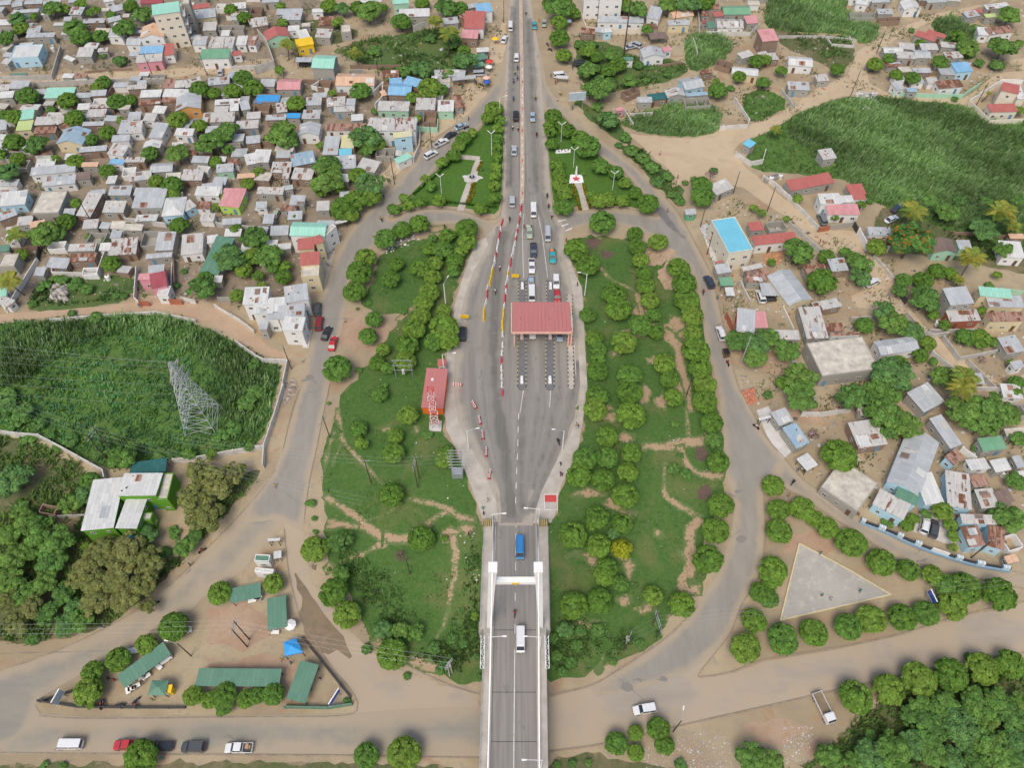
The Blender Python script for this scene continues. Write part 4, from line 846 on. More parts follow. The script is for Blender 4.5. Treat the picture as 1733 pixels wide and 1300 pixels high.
# people -------------------------------------------------
def skin_mesh(name,verts,edges,rad,root,mats,zfun):
    me=bpy.data.meshes.new(name); me.from_pydata(verts,edges,[]); o=bpy.data.objects.new(name,me); C.objects.link(o)
    m=o.modifiers.new('s','SKIN'); 
    for i,r in enumerate(rad): me.skin_vertices[0].data[i].radius=(r if isinstance(r,tuple) else (r,r))
    me.skin_vertices[0].data[root].use_root=True
    o.modifiers.new('u','SUBSURF').levels=1
    bpy.context.view_layer.update(); ev=o.evaluated_get(bpy.context.evaluated_depsgraph_get()); nm=bpy.data.meshes.new_from_object(ev); bpy.data.objects.remove(o); nm.name=name
    return nm
def body_pts(pose):
    if pose=='walk':
        v=[(0,0,.95),(0,0,1.2),(0,.01,1.42),(0,.01,1.5),(0,.02,1.62),(0,.03,1.72),
           (-.19,0,1.42),(-.24,-.06,1.15),(-.25,.05,.92),(-.25,.09,.82),(.19,0,1.42),(.24,.08,1.15),(.25,.2,.95),(.25,.24,.86),
           (-.1,0,.9),(-.11,.12,.5),(-.11,.02,.09),(-.11,.15,.04),(.1,0,.9),(.11,-.06,.5),(.11,-.28,.12),(.11,-.16,.05)]
    elif pose=='ride':
        v=[(0,-.15,.85),(0,-.1,1.1),(0,.02,1.32),(0,.05,1.4),(0,.08,1.52),(0,.1,1.63),
           (-.19,.02,1.32),(-.27,.2,1.12),(-.28,.45,1.05),(-.27,.52,1.05),(.19,.02,1.32),(.27,.2,1.12),(.28,.45,1.05),(.27,.52,1.05),
           (-.12,-.1,.82),(-.22,.3,.72),(-.2,.12,.35),(-.2,.26,.3),(.12,-.1,.82),(.22,.3,.72),(.2,.12,.35),(.2,.26,.3)]
    e=[(0,1),(1,2),(2,3),(3,4),(4,5),(2,6),(6,7),(7,8),(8,9),(2,10),(10,11),(11,12),(12,13),(0,14),(14,15),(15,16),(16,17),(0,18),(18,19),(19,20),(20,21)]
    r=[.14,.13,(.15,.1),.055,.1,.08,.065,.05,.038,.045,.065,.05,.038,.045,.1,.068,.045,.045,.1,.068,.045,.045]
    return v,e,r
PV=[]
def person_variants():
    skin=M['skin_dark'] if 'skin_dark' in M else plain('skin_dark',(.09,.045,.025),.6)
    plain('hair_black',(.012,.011,.010)); plain('helmet_white',(.7,.7,.7),.3)
    tops=dict(white=(.7,.7,.68),red=(.5,.05,.05),blue=(.06,.12,.35),black=(.03,.03,.035),yellow=(.65,.45,.05),teal=(.05,.35,.3),pink=(.6,.25,.3))
    for k,c in tops.items(): plain('shirt_'+k,c)
    plain('trousers_dark',(.03,.035,.05)); plain('trousers_tan',(.2,.15,.1))
    base={}
    for pose in('walk','ride'):
        v,e,r=body_pts(pose); base[pose]=skin_mesh('body',v,e,r,0,[],None)
    for pose in('walk','ride'):
        for i,k in enumerate(tops):
            me=base[pose].copy(); me.materials.clear()
            for mm in('skin_dark','shirt_'+k,'trousers_dark' if i%2 else 'trousers_tan','hair_black'): me.materials.append(M[mm])
            zt_,zw_,=(1.46,.93) if pose=='walk' else (1.37,.88)
            for p in me.polygons:
                c=p.center
                if c.z>zt_: p.material_index=3 if (c.z>zt_+.2 or c.y<-.0+(.1 if pose=='ride' else 0)) else 0
                elif pose=='walk': p.material_index=0 if (abs(c.x)>.2 and c.z<1.12) or c.z<.1 else (1 if c.z>zw_ else 2)
                else: p.material_index=0 if (abs(c.x)>.2 and c.y>.3 and c.z>.9) else (1 if c.z>zw_ else 2)
                p.use_smooth=True
            PV.append((pose,k,me))
person_variants()
def person(px,py,shirt=None,look=None,t=0,hd=None,dxy=None):
    p=T(t,px,py) if t else (px,py); x,y,z=G(p[0],p[1],.8); 
    v=random.choice([q for q in PV if q[0]=='walk' and (shirt is None or q[1]==shirt)])
    r=thing('person',look or f'person on foot wearing a {v[1]} top','person',(x,y,z+(.12 if dxy is None else dxy)),hd if hd is not None else random.uniform(0,6.28),'people on foot'); ob('body',v[2],r); return r
def moto_meshes():
    a=MB(); a.tube((0,-.35,.6),(0,.45,.72),.05); a.tube((0,.45,.72),(0,.68,.3),.035); a.tube((0,-.3,.55),(0,-.6,.32),.04); a.box(-.12,-.15,.3,.12,.25,.58); a.tube((0,.42,.7),(0,.4,1.0),.03)
    fr=a.mesh('frame','dark_metal'); b=MB(); b.hexa([(-.1,-.75,.7),(.1,-.75,.7),(.13,0,.7),(-.13,0,.7),(-.1,-.75,.8),(.1,-.75,.8),(.12,0,.8),(-.12,0,.8)]); se=b.mesh('seat','rubber')
    c=MB(); c.hexa([(-.1,0,.66),(.1,0,.66),(.13,.4,.7),(-.13,.4,.7),(-.08,.02,.86),(.08,.02,.86),(.1,.38,.92),(-.1,.38,.92)])
    h=MB(); h.tube((-.34,.42,1.03),(.34,.42,1.03),.02)
    return fr,se,c,h.mesh('handlebar','dark_metal')
MOT=moto_meshes(); TK={k:MOT[2].mesh('fuel_tank','car_'+k) for k in('red','black','blue')}
def moto(px,py,head,col=None,rider=True,t=0,z=None,look=None):
    p=T(t,px,py) if t else (px,py); x,y,zz=G(p[0],p[1],.7); zz=zz if z is None else z; col=col or random.choice(['red','black','blue'])
    sh=random.choice(['white','red','blue','black','yellow'])
    if z is not None: x,y=Gz(p[0],p[1],z+.7)
    zz+=.085; h=math.radians(head)
    r=thing('motorcycle',look or f'{col} motorcycle '+(f'ridden by a person in {sh}' if rider else 'standing parked'),'motorcycle',(x,y,zz),h,'motorcycles')
    ob('frame',MOT[0],r); ob('seat',MOT[1],r); ob('fuel_tank',TK[col],r); ob('handlebar',MOT[3],r)
    for yy in(-.62,.68): ob('wheel',WHs[0],r,(0,yy,.3))
    if rider:
        v=[q for q in PV if q[0]=='ride' and q[1]==sh][0]
        q=thing('person',f'motorcycle rider in a {sh} shirt','person',(x,y,zz),h,'motorcycle riders'); ob('body',v[2],q)
# poles and wires ------------------------------------------
def pole(px,py,h,look='dark timber power pole',mat='wood_pole',arm=None,t=0,lamp=None,name='utility_pole',cat='pole',z=None,r0=.14):
    p=T(t,px,py) if t else (px,py); x,y,zz=G(p[0],p[1],0)
    if z is not None: zz=z; x,y=Gz(p[0],p[1],z)
    r=thing(name,look,cat,(x,y,zz),0,'poles and lamps'); mb=MB(); mb.tube((0,0,-.3),(0,0,h),r0,r0*.65,8); ob('shaft',mb.mesh('shaft',mat),r)
    if arm:
        mb=MB(); mb.tube((-arm/2,0,h-.3),(arm/2,0,h-.3),.06,None,5); ob('crossarm',mb.mesh('crossarm','steel'),r)
        for i in range(3): 
            mb=MB(); mb.tube((-arm/2*.9+arm*.45*i,0,h-.3),(-arm/2*.9+arm*.45*i,0,h+.05),.07,.05,6); ob('insulator',mb.mesh('insulator','concrete_pole'),r)
    if lamp:
        dx,dy=lamp; mb=MB(); mb.tube((0,0,h-.05),(dx,dy,h+.5),.05,.04,6); ob('lamp_arm',mb.mesh('lamp_arm','steel'),r)
        mb=MB(); l=math.hypot(dx,dy); ux,uy=dx/l,dy/l; mb.tube((dx,dy,h+.5),(dx+ux*.8,dy+uy*.8,h+.52),.10,.15,6); ob('lamp_head',mb.mesh('lamp_head','white_paint'),r)
    return (x,y,zz,h)
def hframe(b1,b2,h,look,t=0,mat='wood_pole'):
    p1=T(t,*b1); p2=T(t,*b2); a=G(*p1); b=G(*p2); r=thing('power_pole_frame',look,'power pole',a,0,'double power poles')
    d=(b[0]-a[0],b[1]-a[1],b[2]-a[2])
    for q in((0,0,0),d): mb=MB(); mb.tube((q[0],q[1],q[2]-.3),(q[0],q[1],q[2]+h),.15,.10,8); ob('pole',mb.mesh('pole',mat),r)
    l=math.hypot(d[0],d[1]); u=(d[0]/l,d[1]/l)
    for zz in(h-.2,h-1.4): 
        mb=MB(); mb.tube((-u[0]*.8,-u[1]*.8,zz),(d[0]+u[0]*.8,d[1]+u[1]*.8,zz),.08,None,5); ob('crossarm',mb.mesh('crossarm','steel'),r)
    mb=MB(); mb.box(min(0,d[0])-.1+l*0,min(0,d[1])+.2,h-2.8,max(0,d[0])+.1,max(0,d[1])+.5,h-2.0) if l<1.4 else mb.tube((d[0]*.5,d[1]*.5,h-.2),(d[0]*.5,d[1]*.5,h+.3),.08)
    ob('insulator',mb.mesh('insulator','concrete_pole'),r)
    return (a[0]+d[0]/2,a[1]+d[1]/2,a[2],h)
def wire(a,b,sag=1.2,r=.010,look='thin overhead power line'):
    mb=MB(); n=10; pr=None
    for i in range(n+1):
        t=i/n; p=(a[0]+(b[0]-a[0])*t,a[1]+(b[1]-a[1])*t,a[2]+(b[2]-a[2])*t-sag*4*t*(1-t))
        if pr: mb.tube(pr,p,r,None,3,0,False)
        pr=p
    o=thing('power_line',look,'power line',(0,0,0),0,'overhead power lines',mb.mesh('power_line','steel')); return o
def wires(p,q,offs,sag=1.2,nm='thin overhead power line'):
    dx,dy=q[0]-p[0],q[1]-p[1]; l=math.hypot(dx,dy); nx,ny=-dy/l,dx/l
    for o in offs: wire((p[0]+nx*o,p[1]+ny*o,p[2]+p[3]),(q[0]+nx*o,q[1]+ny*o,q[2]+q[3]),sag,look=nm)
# ---------------- houses: front eave from-to, depth, roof, wall, form, eave height (per quadrant of the survey) ----------------
HD={1:'''65 390 255 380 85 zw lb f 3.4|white-walled annex with flat white roof and blue window band
170 250 360 245 30 zg c m
175 220 265 215 45 zg c m
130 85 255 78 22 zg c m
455 95 540 98 55 zg c m
550 155 695 150 30 zg b m
505 380 610 378 65 zr c m 2.5
715 245 815 250 100 zw w m
725 150 810 130 30 zg c m
745 80 830 60 38 zg c m
838 300 935 300 60 zg w g
930 255 1090 245 75 t w G 5.8|two-storey white house with terracotta gabled roofs
905 420 1080 405 50 zr p m 3.4|pink-walled house with worn flat roof and garage door
930 358 1085 350 48 b c m 3.6
1080 372 1160 362 72 r w m 3|red metal roofed carport beside pink house
1280 130 1440 110 55 zg y m 3.2
1260 65 1400 45 28 r w m
1350 205 1440 200 55 zr c m
1450 192 1620 195 28 c c u
1280 300 1370 300 58 zg w m
1385 320 1550 320 75 zr w m 3
1330 392 1525 387 62 g w m 3.8|white garage building with green and white striped roof
1570 300 1640 300 60 zw w m
1645 297 1705 300 60 rr w m
1550 372 1610 362 28 r w m
55 590 182 590 55 zg c m
-10 605 60 600 40 zr c m
-10 655 85 650 45 zw c m
290 655 485 650 70 mg c m 3
500 652 600 650 34 zg c m
600 642 705 635 38 zg b m
845 597 975 590 28 zr b m
930 650 1070 645 48 zw c m
1080 645 1260 650 55 zw c m
1085 585 1160 585 60 rr c m
1162 585 1228 580 45 zr c m
1235 587 1350 560 50 zr c m
1385 570 1530 557 48 zg c m
920 702 1070 692 34 rr b m
1075 680 1180 680 32 rr b m
1170 742 1340 722 88 zg o G 3.2|orange-yellow walled house with light grey gabled roof
1430 702 1600 690 35 zw c m
1425 748 1520 745 38 zr c m
1530 742 1590 737 48 zw c m 3
1610 737 1670 725 58 zg c m
1345 817 1560 810 62 zr c m
130 800 222 790 62 mg y m 3
105 872 207 865 62 lime y m 3
225 835 370 830 55 zr b m
220 892 370 885 42 rr b m
380 832 450 802 60 zr c m
575 782 700 777 52 zr c m
590 722 750 715 24 zr b m
545 840 690 835 27 zg b m
372 957 547 967 112 bl y G 3.2|yellow-walled house with pale blue gabled roof
850 800 935 795 50 zg c m
780 890 860 890 90 zg w m
862 892 948 882 78 zr w m
740 945 860 940 42 zg w m
988 917 1078 925 108 zg w m
950 987 1065 987 45 zw c G
1160 902 1282 907 50 zw w m
710 1027 820 1042 80 zr w m
525 1017 710 1002 34 zg b m
540 1112 650 1110 30 t c m
725 1092 820 1097 35 b w m
822 1082 962 1080 34 zr b m
200 1172 500 1142 52 zg w m 2.8|long white house with three dark windows and grey roof
278 1245 500 1222 55 zg w m
500 1202 600 1192 48 br c m
1000 1152 1150 1142 58 zg c g
860 1212 1010 1192 55 zr c m
1272 1082 1385 1087 45 zg c m
1200 1202 1345 1202 72 zr b m
1640 960 1735 950 48 zg b m
1645 1102 1735 1082 68 zw c m
1440 1152 1555 1142 52 zg m m
1412 1227 1502 1232 50 zg c m
-20 870 42 862 48 zg c m
1470 972 1600 965 16 c c u 2.4
720 1300 870 1295 58 zg c m
888 1302 1080 1302 50 zg c m
1340 1302 1480 1290 72 zg c m
1482 1300 1632 1302 45 p lb m
-10 1302 170 1302 38 zg c m
600 1302 702 1290 30 zg c m
-10 35 70 28 30 zg b m
78 47 150 35 25 zg c m
160 27 280 22 25 zg b m
285 30 402 20 25 zg b m
452 17 550 12 20 zg c m
930 22 1080 22 35 dp b m
690 15 760 5 24 zw w m
1545 60 1640 52 38 zw c m
1665 165 1735 150 38 zr c m
1570 862 1722 852 52 zr c m
1690 682 1740 690 35 bb b m
1580 1192 1700 1182 30 t b m
60 500 180 495 12 gt c m 1.8
420 385 480 410 30 zw c m 1.6
0 330 45 340 60 c c f
5 420 50 430 45 zr c m
1010 1000 1060 990 20 zr c m 2''',
2:'''185 132 310 132 42 zg c m
145 97 320 95 38 zg c m
-10 182 95 165 55 zr b m
385 82 460 80 24 zw w m
432 167 530 162 52 rr b m 2.2
405 247 507 252 58 zr c m
580 217 645 212 45 c c f 3
85 272 240 240 60 r m G 3|mint-walled house with dark red gabled roof
225 207 302 202 34 zw w m
308 262 375 247 55 zw w f
285 312 400 292 48 y ye m 3.4|bright yellow walled and roofed small building
380 452 530 457 85 mg c g 5.4|grey two-storey house with mint roof and front veranda
275 412 382 412 30 zg c s
150 597 307 597 68 p c g
38 577 135 577 50 zg c m
540 570 800 572 78 t w g 3.4|long white house with orange and cream gabled roof
630 492 730 487 28 c c u
890 632 1045 637 75 b b g 3|brick house with bright light-blue roof
905 562 988 555 38 b b m 3
987 555 1108 587 58 b b m 3.4
850 517 965 515 48 rr b m
820 737 1030 742 62 zr m m 3|mint green house with rust-streaked roof and three windows
1075 732 1207 732 75 zr c m
1125 805 1210 805 62 c b u
1222 742 1330 742 70 zw m m 3
1335 722 1395 715 82 rr c m 2.3
5 682 168 682 50 bb b f 2.8|brick house with bright blue flat roof
-10 740 95 740 45 rr b u
340 702 447 700 50 zg c m
318 792 437 792 58 zg c m
75 802 212 797 34 zg b m
215 787 305 787 32 bb c m
485 712 610 702 58 zr c m
530 747 670 740 34 zr c m
612 702 672 702 44 zg c m
288 902 432 902 72 zg w G 3.2|white gable-fronted house with grey metal roof
475 872 745 867 44 rr w m
750 872 1078 872 84 zr w m 5.6|long two-storey house with balcony and rust-streaked roof
930 922 1056 907 36 ye lb m 5.6|pale blue shop house with lime yellow striped roof
808 1032 932 1032 45 c c u
940 1037 985 1037 34 zr c m
962 1092 1056 1047 42 mg w m 2.6|small white kiosk with mint roof beside the curving street
455 1032 557 1032 118 zg c m
575 987 665 987 82 ye y m 3
565 1037 652 1032 42 cy c m
545 1132 682 1120 85 zg c m
680 1122 802 1152 80 zr c m
143 1052 236 1052 45 zg b m
110 1152 242 1152 70 zr b m
-10 1080 97 1082 82 zw c m
245 1192 382 1202 75 zr b m
255 1112 412 1082 78 bl b m
185 1192 232 1192 38 zr c m
15 1292 192 1297 45 zr c m
1395 189 1532 192 112 r w m 3.8|long white shop with faded red roof by the boulevard
1490 85 1592 72 58 b w m 4.2|blue-roofed shop beside the boulevard
1380 252 1490 257 55 p b m 3.5
1410 62 1500 40 28 zg b m
965 112 1170 107 50 zw c m 3
1265 162 1365 152 42 zg c m
1475 412 1562 382 45 gt g s 2.3
1478 452 1542 432 30 g g s 2.3
1485 347 1567 342 28 zw c s 2.3
1325 537 1480 520 22 zg c s 2.4
1175 532 1216 537 28 zw c m
50 17 165 12 20 zg c m
710 17 850 10 22 zw y m
925 27 1032 20 28 mg m m 4
855 642 890 632 38 t b m
152 752 222 742 60 zr c m
1395 130 1462 100 40 rr b m 3.4
-60 380 20 300 0 c c u''',
3:'''508 -45 765 -48 70 c w f 9.2|white three-storey block with dark windows
595 147 905 152 42 zg w m 2.8|long low cream building with eight small windows and grey roof
920 117 1005 132 88 zg w m 3
1100 122 1240 102 58 t y g
1068 167 1212 165 36 zg y m 2.8|cream building with red fascia and blue gate
1435 97 1620 95 62 g c g
1375 112 1440 105 38 r c m
1338 187 1386 182 50 gt c m
1395 187 1572 187 65 zr w g
1590 157 1672 152 58 p c m
480 217 572 227 38 rr b m
580 212 640 217 32 zg c m
630 217 692 212 30 zw lb m
900 387 1042 377 65 zg w G 3.2|white house with grey ridged roof and small windows
1042 347 1096 330 38 p w m
950 262 1070 252 48 br c s 2.6
765 402 836 402 24 gt w m
1180 602 1312 577 88 zg lb g
1285 492 1366 482 28 rr b m
1490 492 1667 507 50 zw y g
1560 392 1640 367 52 zr c m
1680 382 1740 370 40 zr c m
790 640 882 602 48 c b u
862 682 962 682 38 zg c m
940 672 1062 657 48 tl b m
1062 652 1186 640 58 zr c G
1190 642 1332 632 24 bl c m
1185 702 1352 692 50 c c u
1380 420 1480 450 40 c b u
725 742 776 732 24 p p m 2.6|small pink kiosk on the grassy roadside
1562 958 1612 987 55 cy c m 3|little grey block hut with bright cyan roof
1390 1302 1507 1252 88 zr c m
375 147 422 147 18 bl c s 2.3
320 520 400 525 20 zw c s 2
1300 155 1335 150 22 dp c m
590 30 600 29 4 zg c m''',
4:'''-10 277 102 267 88 p b m 5.4|two-storey brick house with faded pink roof
-10 402 102 395 50 zr b m
162 432 325 445 60 zw w g 2.9|small white house with pale ridged roof on sandy ground
163 597 307 602 58 zg c m
355 542 436 537 50 zr c m 2.4
580 102 742 105 24 c c u
610 25 692 32 30 zw w m
720 17 842 12 22 zg c m
935 65 1052 62 65 zw w G
770 132 912 127 22 c b u
1090 17 1222 12 18 zg c m
1355 117 1440 102 50 zg c m
1400 87 1466 80 28 r c m
1485 62 1642 45 40 zw c m
1480 117 1562 110 30 lime c m
1505 232 1667 212 58 rr w m 3
1430 232 1502 237 58 zw w m
1000 232 1132 277 42 r c m
1078 217 1202 257 30 r c m
800 352 932 352 44 zw c g
900 322 1006 332 42 zr c m
1050 332 1166 332 48 zr c m
1010 387 1116 387 62 zg c g
888 387 1012 392 48 zr c m
1180 312 1292 322 38 zr c m
1220 392 1332 382 52 zr c m
1285 482 1396 472 75 b lb m 3.2|pale house with vivid light-blue roof and front porch
1168 592 1332 577 60 rr w m
885 602 942 592 68 zg w m
955 612 1026 612 30 bl c m
1510 747 1697 742 60 r cr m 3.2|cream house front wing with flat red roof
1580 602 1697 627 60 r cr m 6
1690 660 1745 662 105 zw cr m 5
395 1067 487 1052 78 zr c m 2.9|lone small hut with worn roof on green grass
180 1273 473 1217 82 r c m 2.8|long grey building with patched red and pink roof
575 1302 682 1292 78 r c m
20 1200 110 1170 30 c c u 1.4''',
5:'''-10 97 167 82 92 zw lb m 3
-10 197 117 152 48 zg b m
208 147 392 142 150 c c f 3.4|large unfinished grey block house with flat concrete roof
505 157 602 167 165 zr b m
680 137 822 137 78 zr c m
725 22 867 22 28 zg c m
875 107 1082 107 128 zg c m 3
1075 162 1222 152 118 zw lb h 3.2|sky-blue walled house with off-white hipped roof
1240 132 1312 92 60 zr lb m
1295 22 1458 27 60 zw w m
1455 92 1592 107 108 p lime m 2.8|lime-walled house with faded pink roof
110 227 212 217 58 zr c m
200 242 302 222 38 t c m
450 397 632 392 48 zr c m
460 467 632 462 55 rr b m
725 427 907 412 108 zr b m
930 352 1052 347 88 c c u
1030 392 1152 387 118 zg c m
970 447 1146 432 30 zg c m
1205 422 1350 407 128 zr w m 3
1330 537 1456 552 250 gt c m 3.2|long building under a plain dark green roof
985 542 1092 532 48 zg p m 4
918 587 1026 582 40 p p m 4
1010 647 1116 622 92 dp p m 4.2|pink house with dark pink roof and stair balustrade
1048 692 1121 692 62 zw w f 3
-10 402 62 392 42 gt c m
-10 502 97 497 85 c c f 3.2
-30 702 42 692 55 mg w m
1420 602 1477 602 44 zw c m 2.4
-10 745 60 770 60 zr w m 2.4
40 255 110 245 18 zr c m 2''',
6:'''-78 752 88 747 118 zw w m 6|tall white house with stepped pale roofs beside the ring street
-12 815 128 808 98 zw w m 5.6
95 800 215 792 95 zw w m 5.6
208 742 365 717 112 zg w m 6
82 852 162 847 68 zg w m 5
158 850 335 837 92 zg w m 5.4
182 920 322 928 96 zw w m 5.8|white two-storey front with balcony and green awning
30 915 85 918 70 zg c m 4
235 292 472 297 95 mg w g 6.4|white building under a wide mint-green ridged roof
290 387 402 377 76 r y m 6.6|cream two-storey house with dark red roof
408 352 466 332 56 r y m 7
303 492 437 482 88 r y m 6.6
315 567 432 560 72 c y f 5.6
478 297 548 230 30 c w f 5.8
55 212 126 212 68 zg c m
535 217 622 197 20 zw c s 2.4
415 127 502 122 66 zr c m
190 -10 260 -20 30 zg c m''',
7:'''1470 412 1632 385 250 cy cr f 6.6|tall cream building with bright cyan flat roof
-10 0 -9 0 0 c c u
1185 152 1256 147 38 zg g m 2.4|little green kiosk with grey roof
1395 547 1492 532 66 zg c m
1385 477 1432 467 15 r c m
1418 627 1506 622 58 g g s 2.5
1455 692 1512 692 58 zw c s 2.3
1590 602 1702 602 78 rr c m
1570 532 1702 502 34 zr c m
1520 930 1642 947 160 zg or_ m 3.2|orange-sided shop with long grey corrugated roof
1642 907 1735 907 112 p c m 3.2''',
8:'''425 152 642 152 75 p w m 3|white house front with faded pink ribbed roof
378 82 522 77 75 zw w m 4
588 52 682 47 58 r w m
500 72 602 67 50 zw w m
-60 358 225 325 68 r w m 3.2|long white house with salmon red roof
-90 262 2 252 62 r c m
40 257 155 242 62 r c u
700 287 852 292 58 zg w m
700 352 856 357 46 rr w m
1130 407 1292 407 98 br m G 3|mint-fronted house with weathered dark gabled roof
1300 382 1390 382 66 zg m m
1588 432 1740 442 115 zw w m 3.2
1640 312 1740 312 38 t b m
165 762 325 717 250 zg y G 3.4|long cream house with ridged blue-grey roof
-10 692 130 692 88 zg c s 2.6
-20 602 60 572 90 rr c m
275 547 422 542 68 rr c m
452 532 566 522 92 zg b m
345 797 522 762 66 zr b m
285 980 432 975 220 zr c m 2.8
30 982 240 987 66 zr c m
400 932 536 927 58 rr c m
440 962 642 952 22 rr w m
385 1232 768 1182 245 c c f 4|large grey block building with stained flat concrete roof
778 1092 1040 1052 108 zg w g 3|low white building with ridged grey corrugated roof
1243 757 1402 742 128 zg c m 5.6
1240 867 1447 857 82 zr rd m 3
1500 767 1740 772 85 zg y m 3.4
1440 692 1655 712 66 mg y m 4.2
1505 865 1740 862 68 rr y m 4|olive-yellow house with rusty ridged roof and round windows
1620 1082 1740 1060 128 zg c m 3
1665 1180 1740 1165 55 zg w m''',
12:'''100 282 197 247 108 zg c m
215 432 306 392 168 bl c m 2.8|narrow block house with ribbed blue-grey roof near the upper street
285 582 361 540 108 zw c s 2.6|open-sided white metal canopy by the upper street
630 432 826 402 188 zr b m 2.9|brick house with rusty patched zinc roof and timber porch
375 690 622 856 232 c c f 3|broad pale concrete flat roof by the upper street
815 652 1035 757 385 zg lb G 3.4|very long pale blue house with ridged grey roof
870 752 1018 817 92 gt lb m 3.6
722 802 932 912 118 zr lb m 3.4|pale blue house front with patched grey roof and porch
1075 807 1202 792 222 zw lb m 3.2
1220 812 1388 842 240 zr lb m 3.2
1265 547 1336 492 88 rr lb m 3
1240 432 1322 402 245 zg c m
1065 192 1206 117 175 zg c m 2.8
1460 452 1622 432 98 g c m 3|grey block house with flat pale-green roof
1545 592 1652 572 92 zw c m
1400 692 1502 672 88 rr c m
1450 832 1572 822 138 zr c m
1575 807 1672 782 98 br c m
1322 932 1552 940 68 zr lb m 3.6
1365 1092 1482 1077 148 rr lb m 3.4|pale blue house with brown rusty ridged roof
1487 1080 1600 1112 148 rr lb m 3.4
1640 1112 1735 1085 110 c w u
1625 1202 1702 1182 58 t c m 2.4
1690 562 1745 552 88 zg c m
330 150 420 155 0 c c u
625 205 705 215 55 zr c m 2.4
-30 245 50 225 20 zw c s 2.2''',
9:'''250 850 360 870 60 br b u 2.2''',
10:'''5 1250 128 1262 24 zw w f 2.6
2 1183 100 1188 45 gt w f 3|small white guard kiosk with green and white roof
130 1168 182 1160 50 zw c s 2.3
90 1050 172 1045 18 zw c s 2.3'''}
for t,s in HD.items():
    for ln in s.split('\n'):
        q,_,lk=ln.partition('|'); q=q.split(); a=[float(v) for v in q[:5]]
        if a[4]<3: continue
        h=float(q[8]) if len(q)>8 else (2.7 if q[7]!='u' else 2.3)
        if t in(1,2,5): a[4]*=1.08
        house(t,*a,q[5],q[6],q[7],h,look=(lk or None))
# green roofed market of the lower left triangle
for (t,a,lk) in ((13,(830,772,1140,542,98),'long slanting green-roofed stall row near the left corner of the market triangle'),(0,(330,1162,472,1163,31),'wide green-roofed market hall behind three rounded trees'),(14,(90,385,220,360,212),'green-roofed stall block with boxy rectangular roof'),(14,(215,840,342,870,272),'tilted green-roofed market shed at the right end of the triangle'),(0,(390,1022,442,1011,25),'short green-roofed stall with white tables at the top of the market')):
    house(t,*a,'gt','c','s',2.6,look=lk,name='market_stall',cat='stall')
house(13,985,818,1100,818,105,'gt','r' if 0 else 'c','k',2.7,look='little green pyramid-roofed kiosk with yellow and red sides',name='kiosk',cat='kiosk')
# tall cream apartment block and its stair tower
def blk(root,w,D,h):
    for k in range(4): ob('balcony',unit('balcony',[(w/2-.1,-D*.3,1+k*3.1,w/2+1.1,D*.35,1.15+k*3.1),(w/2+1.0,-D*.3,1.15+k*3.1,w/2+1.1,D*.35,1.9+k*3.1)],'w_w'),root)
house(1,1015,100,1200,75,70,'mg','cr','m',12.4,look='tall cream four-storey apartment block with mint roof',name='apartment_block',cat='building',extra=blk)
house(1,1210,30,1262,25,40,'c','c','f',11,look='dark grey stair tower behind the cream apartment block',name='stair_tower',cat='building')
# small sheds between the larger houses
FILL=[([(0,5),(430,0),(520,20),(545,100),(480,85),(300,104),(0,108)],36),([(0,140),(250,135),(440,130),(540,150),(780,130),(760,170),(690,270),(580,370),(560,395),(480,460),(370,440),(230,470),(60,470),(0,480)],115),([(950,60),(1150,0),(1300,0),(1300,50),(1130,60)],8),([(1480,90),(1600,85),(1640,120),(1600,155),(1500,140)],8),([(1430,0),(1640,5),(1500,40)],8),([(1600,640),(1720,640),(1733,900),(1660,900)],7)]
def blocked(x,y,r):
    for h in HOUSES:
        if abs(x-h[0])<h[2]+r+.2 and abs(y-h[1])<h[2]+r+.2:
            c,s_=math.cos(-h[5]),math.sin(-h[5]); dx,dy=x-h[0],y-h[1]; u=abs(dx*c-dy*s_); v=abs(dx*s_+dy*c)
            if u<h[3]/2+r*.8 and v<h[4]/2+r*.8: return True
    return False
for pl_,n in FILL:
    B=[G(*q)[:2] for q in pl_]; x0=min(b[0] for b in B); x1=max(b[0] for b in B); y0=min(b[1] for b in B); y1=max(b[1] for b in B); k=0; tr=0
    while k<n and tr<n*60:
        tr+=1; x=random.uniform(x0,x1); y=random.uniform(y0,y1)
        if not inpoly(np.array([x]),np.array([y]),B)[0]: continue
        w=random.uniform(2.6,6); d=random.uniform(2.4,4.2)
        if blocked(x,y,max(w,d)/2): continue
        p=P(x-w/2,y-d/2,2.4); q=P(x+w/2,y-d/2+random.uniform(-.6,.6),2.4); t_=P(x,y+d/2,2.4); dp=abs(t_[1]-(p[1]+q[1])/2)
        if any(abs(p[0]-a)<40 and abs(p[1]-b)<25 for a,b in ((60,125),(300,120))): continue
        house(0,p[0],p[1],q[0],q[1],dp,random.choice(['zr','zg','zg','zw','rr','zw','zg','c']),random.choice(['c','c','b','c','w','w']),random.choice(['m','m','m','n','u']),random.choice([2.1,2.3,2.5])); k+=1
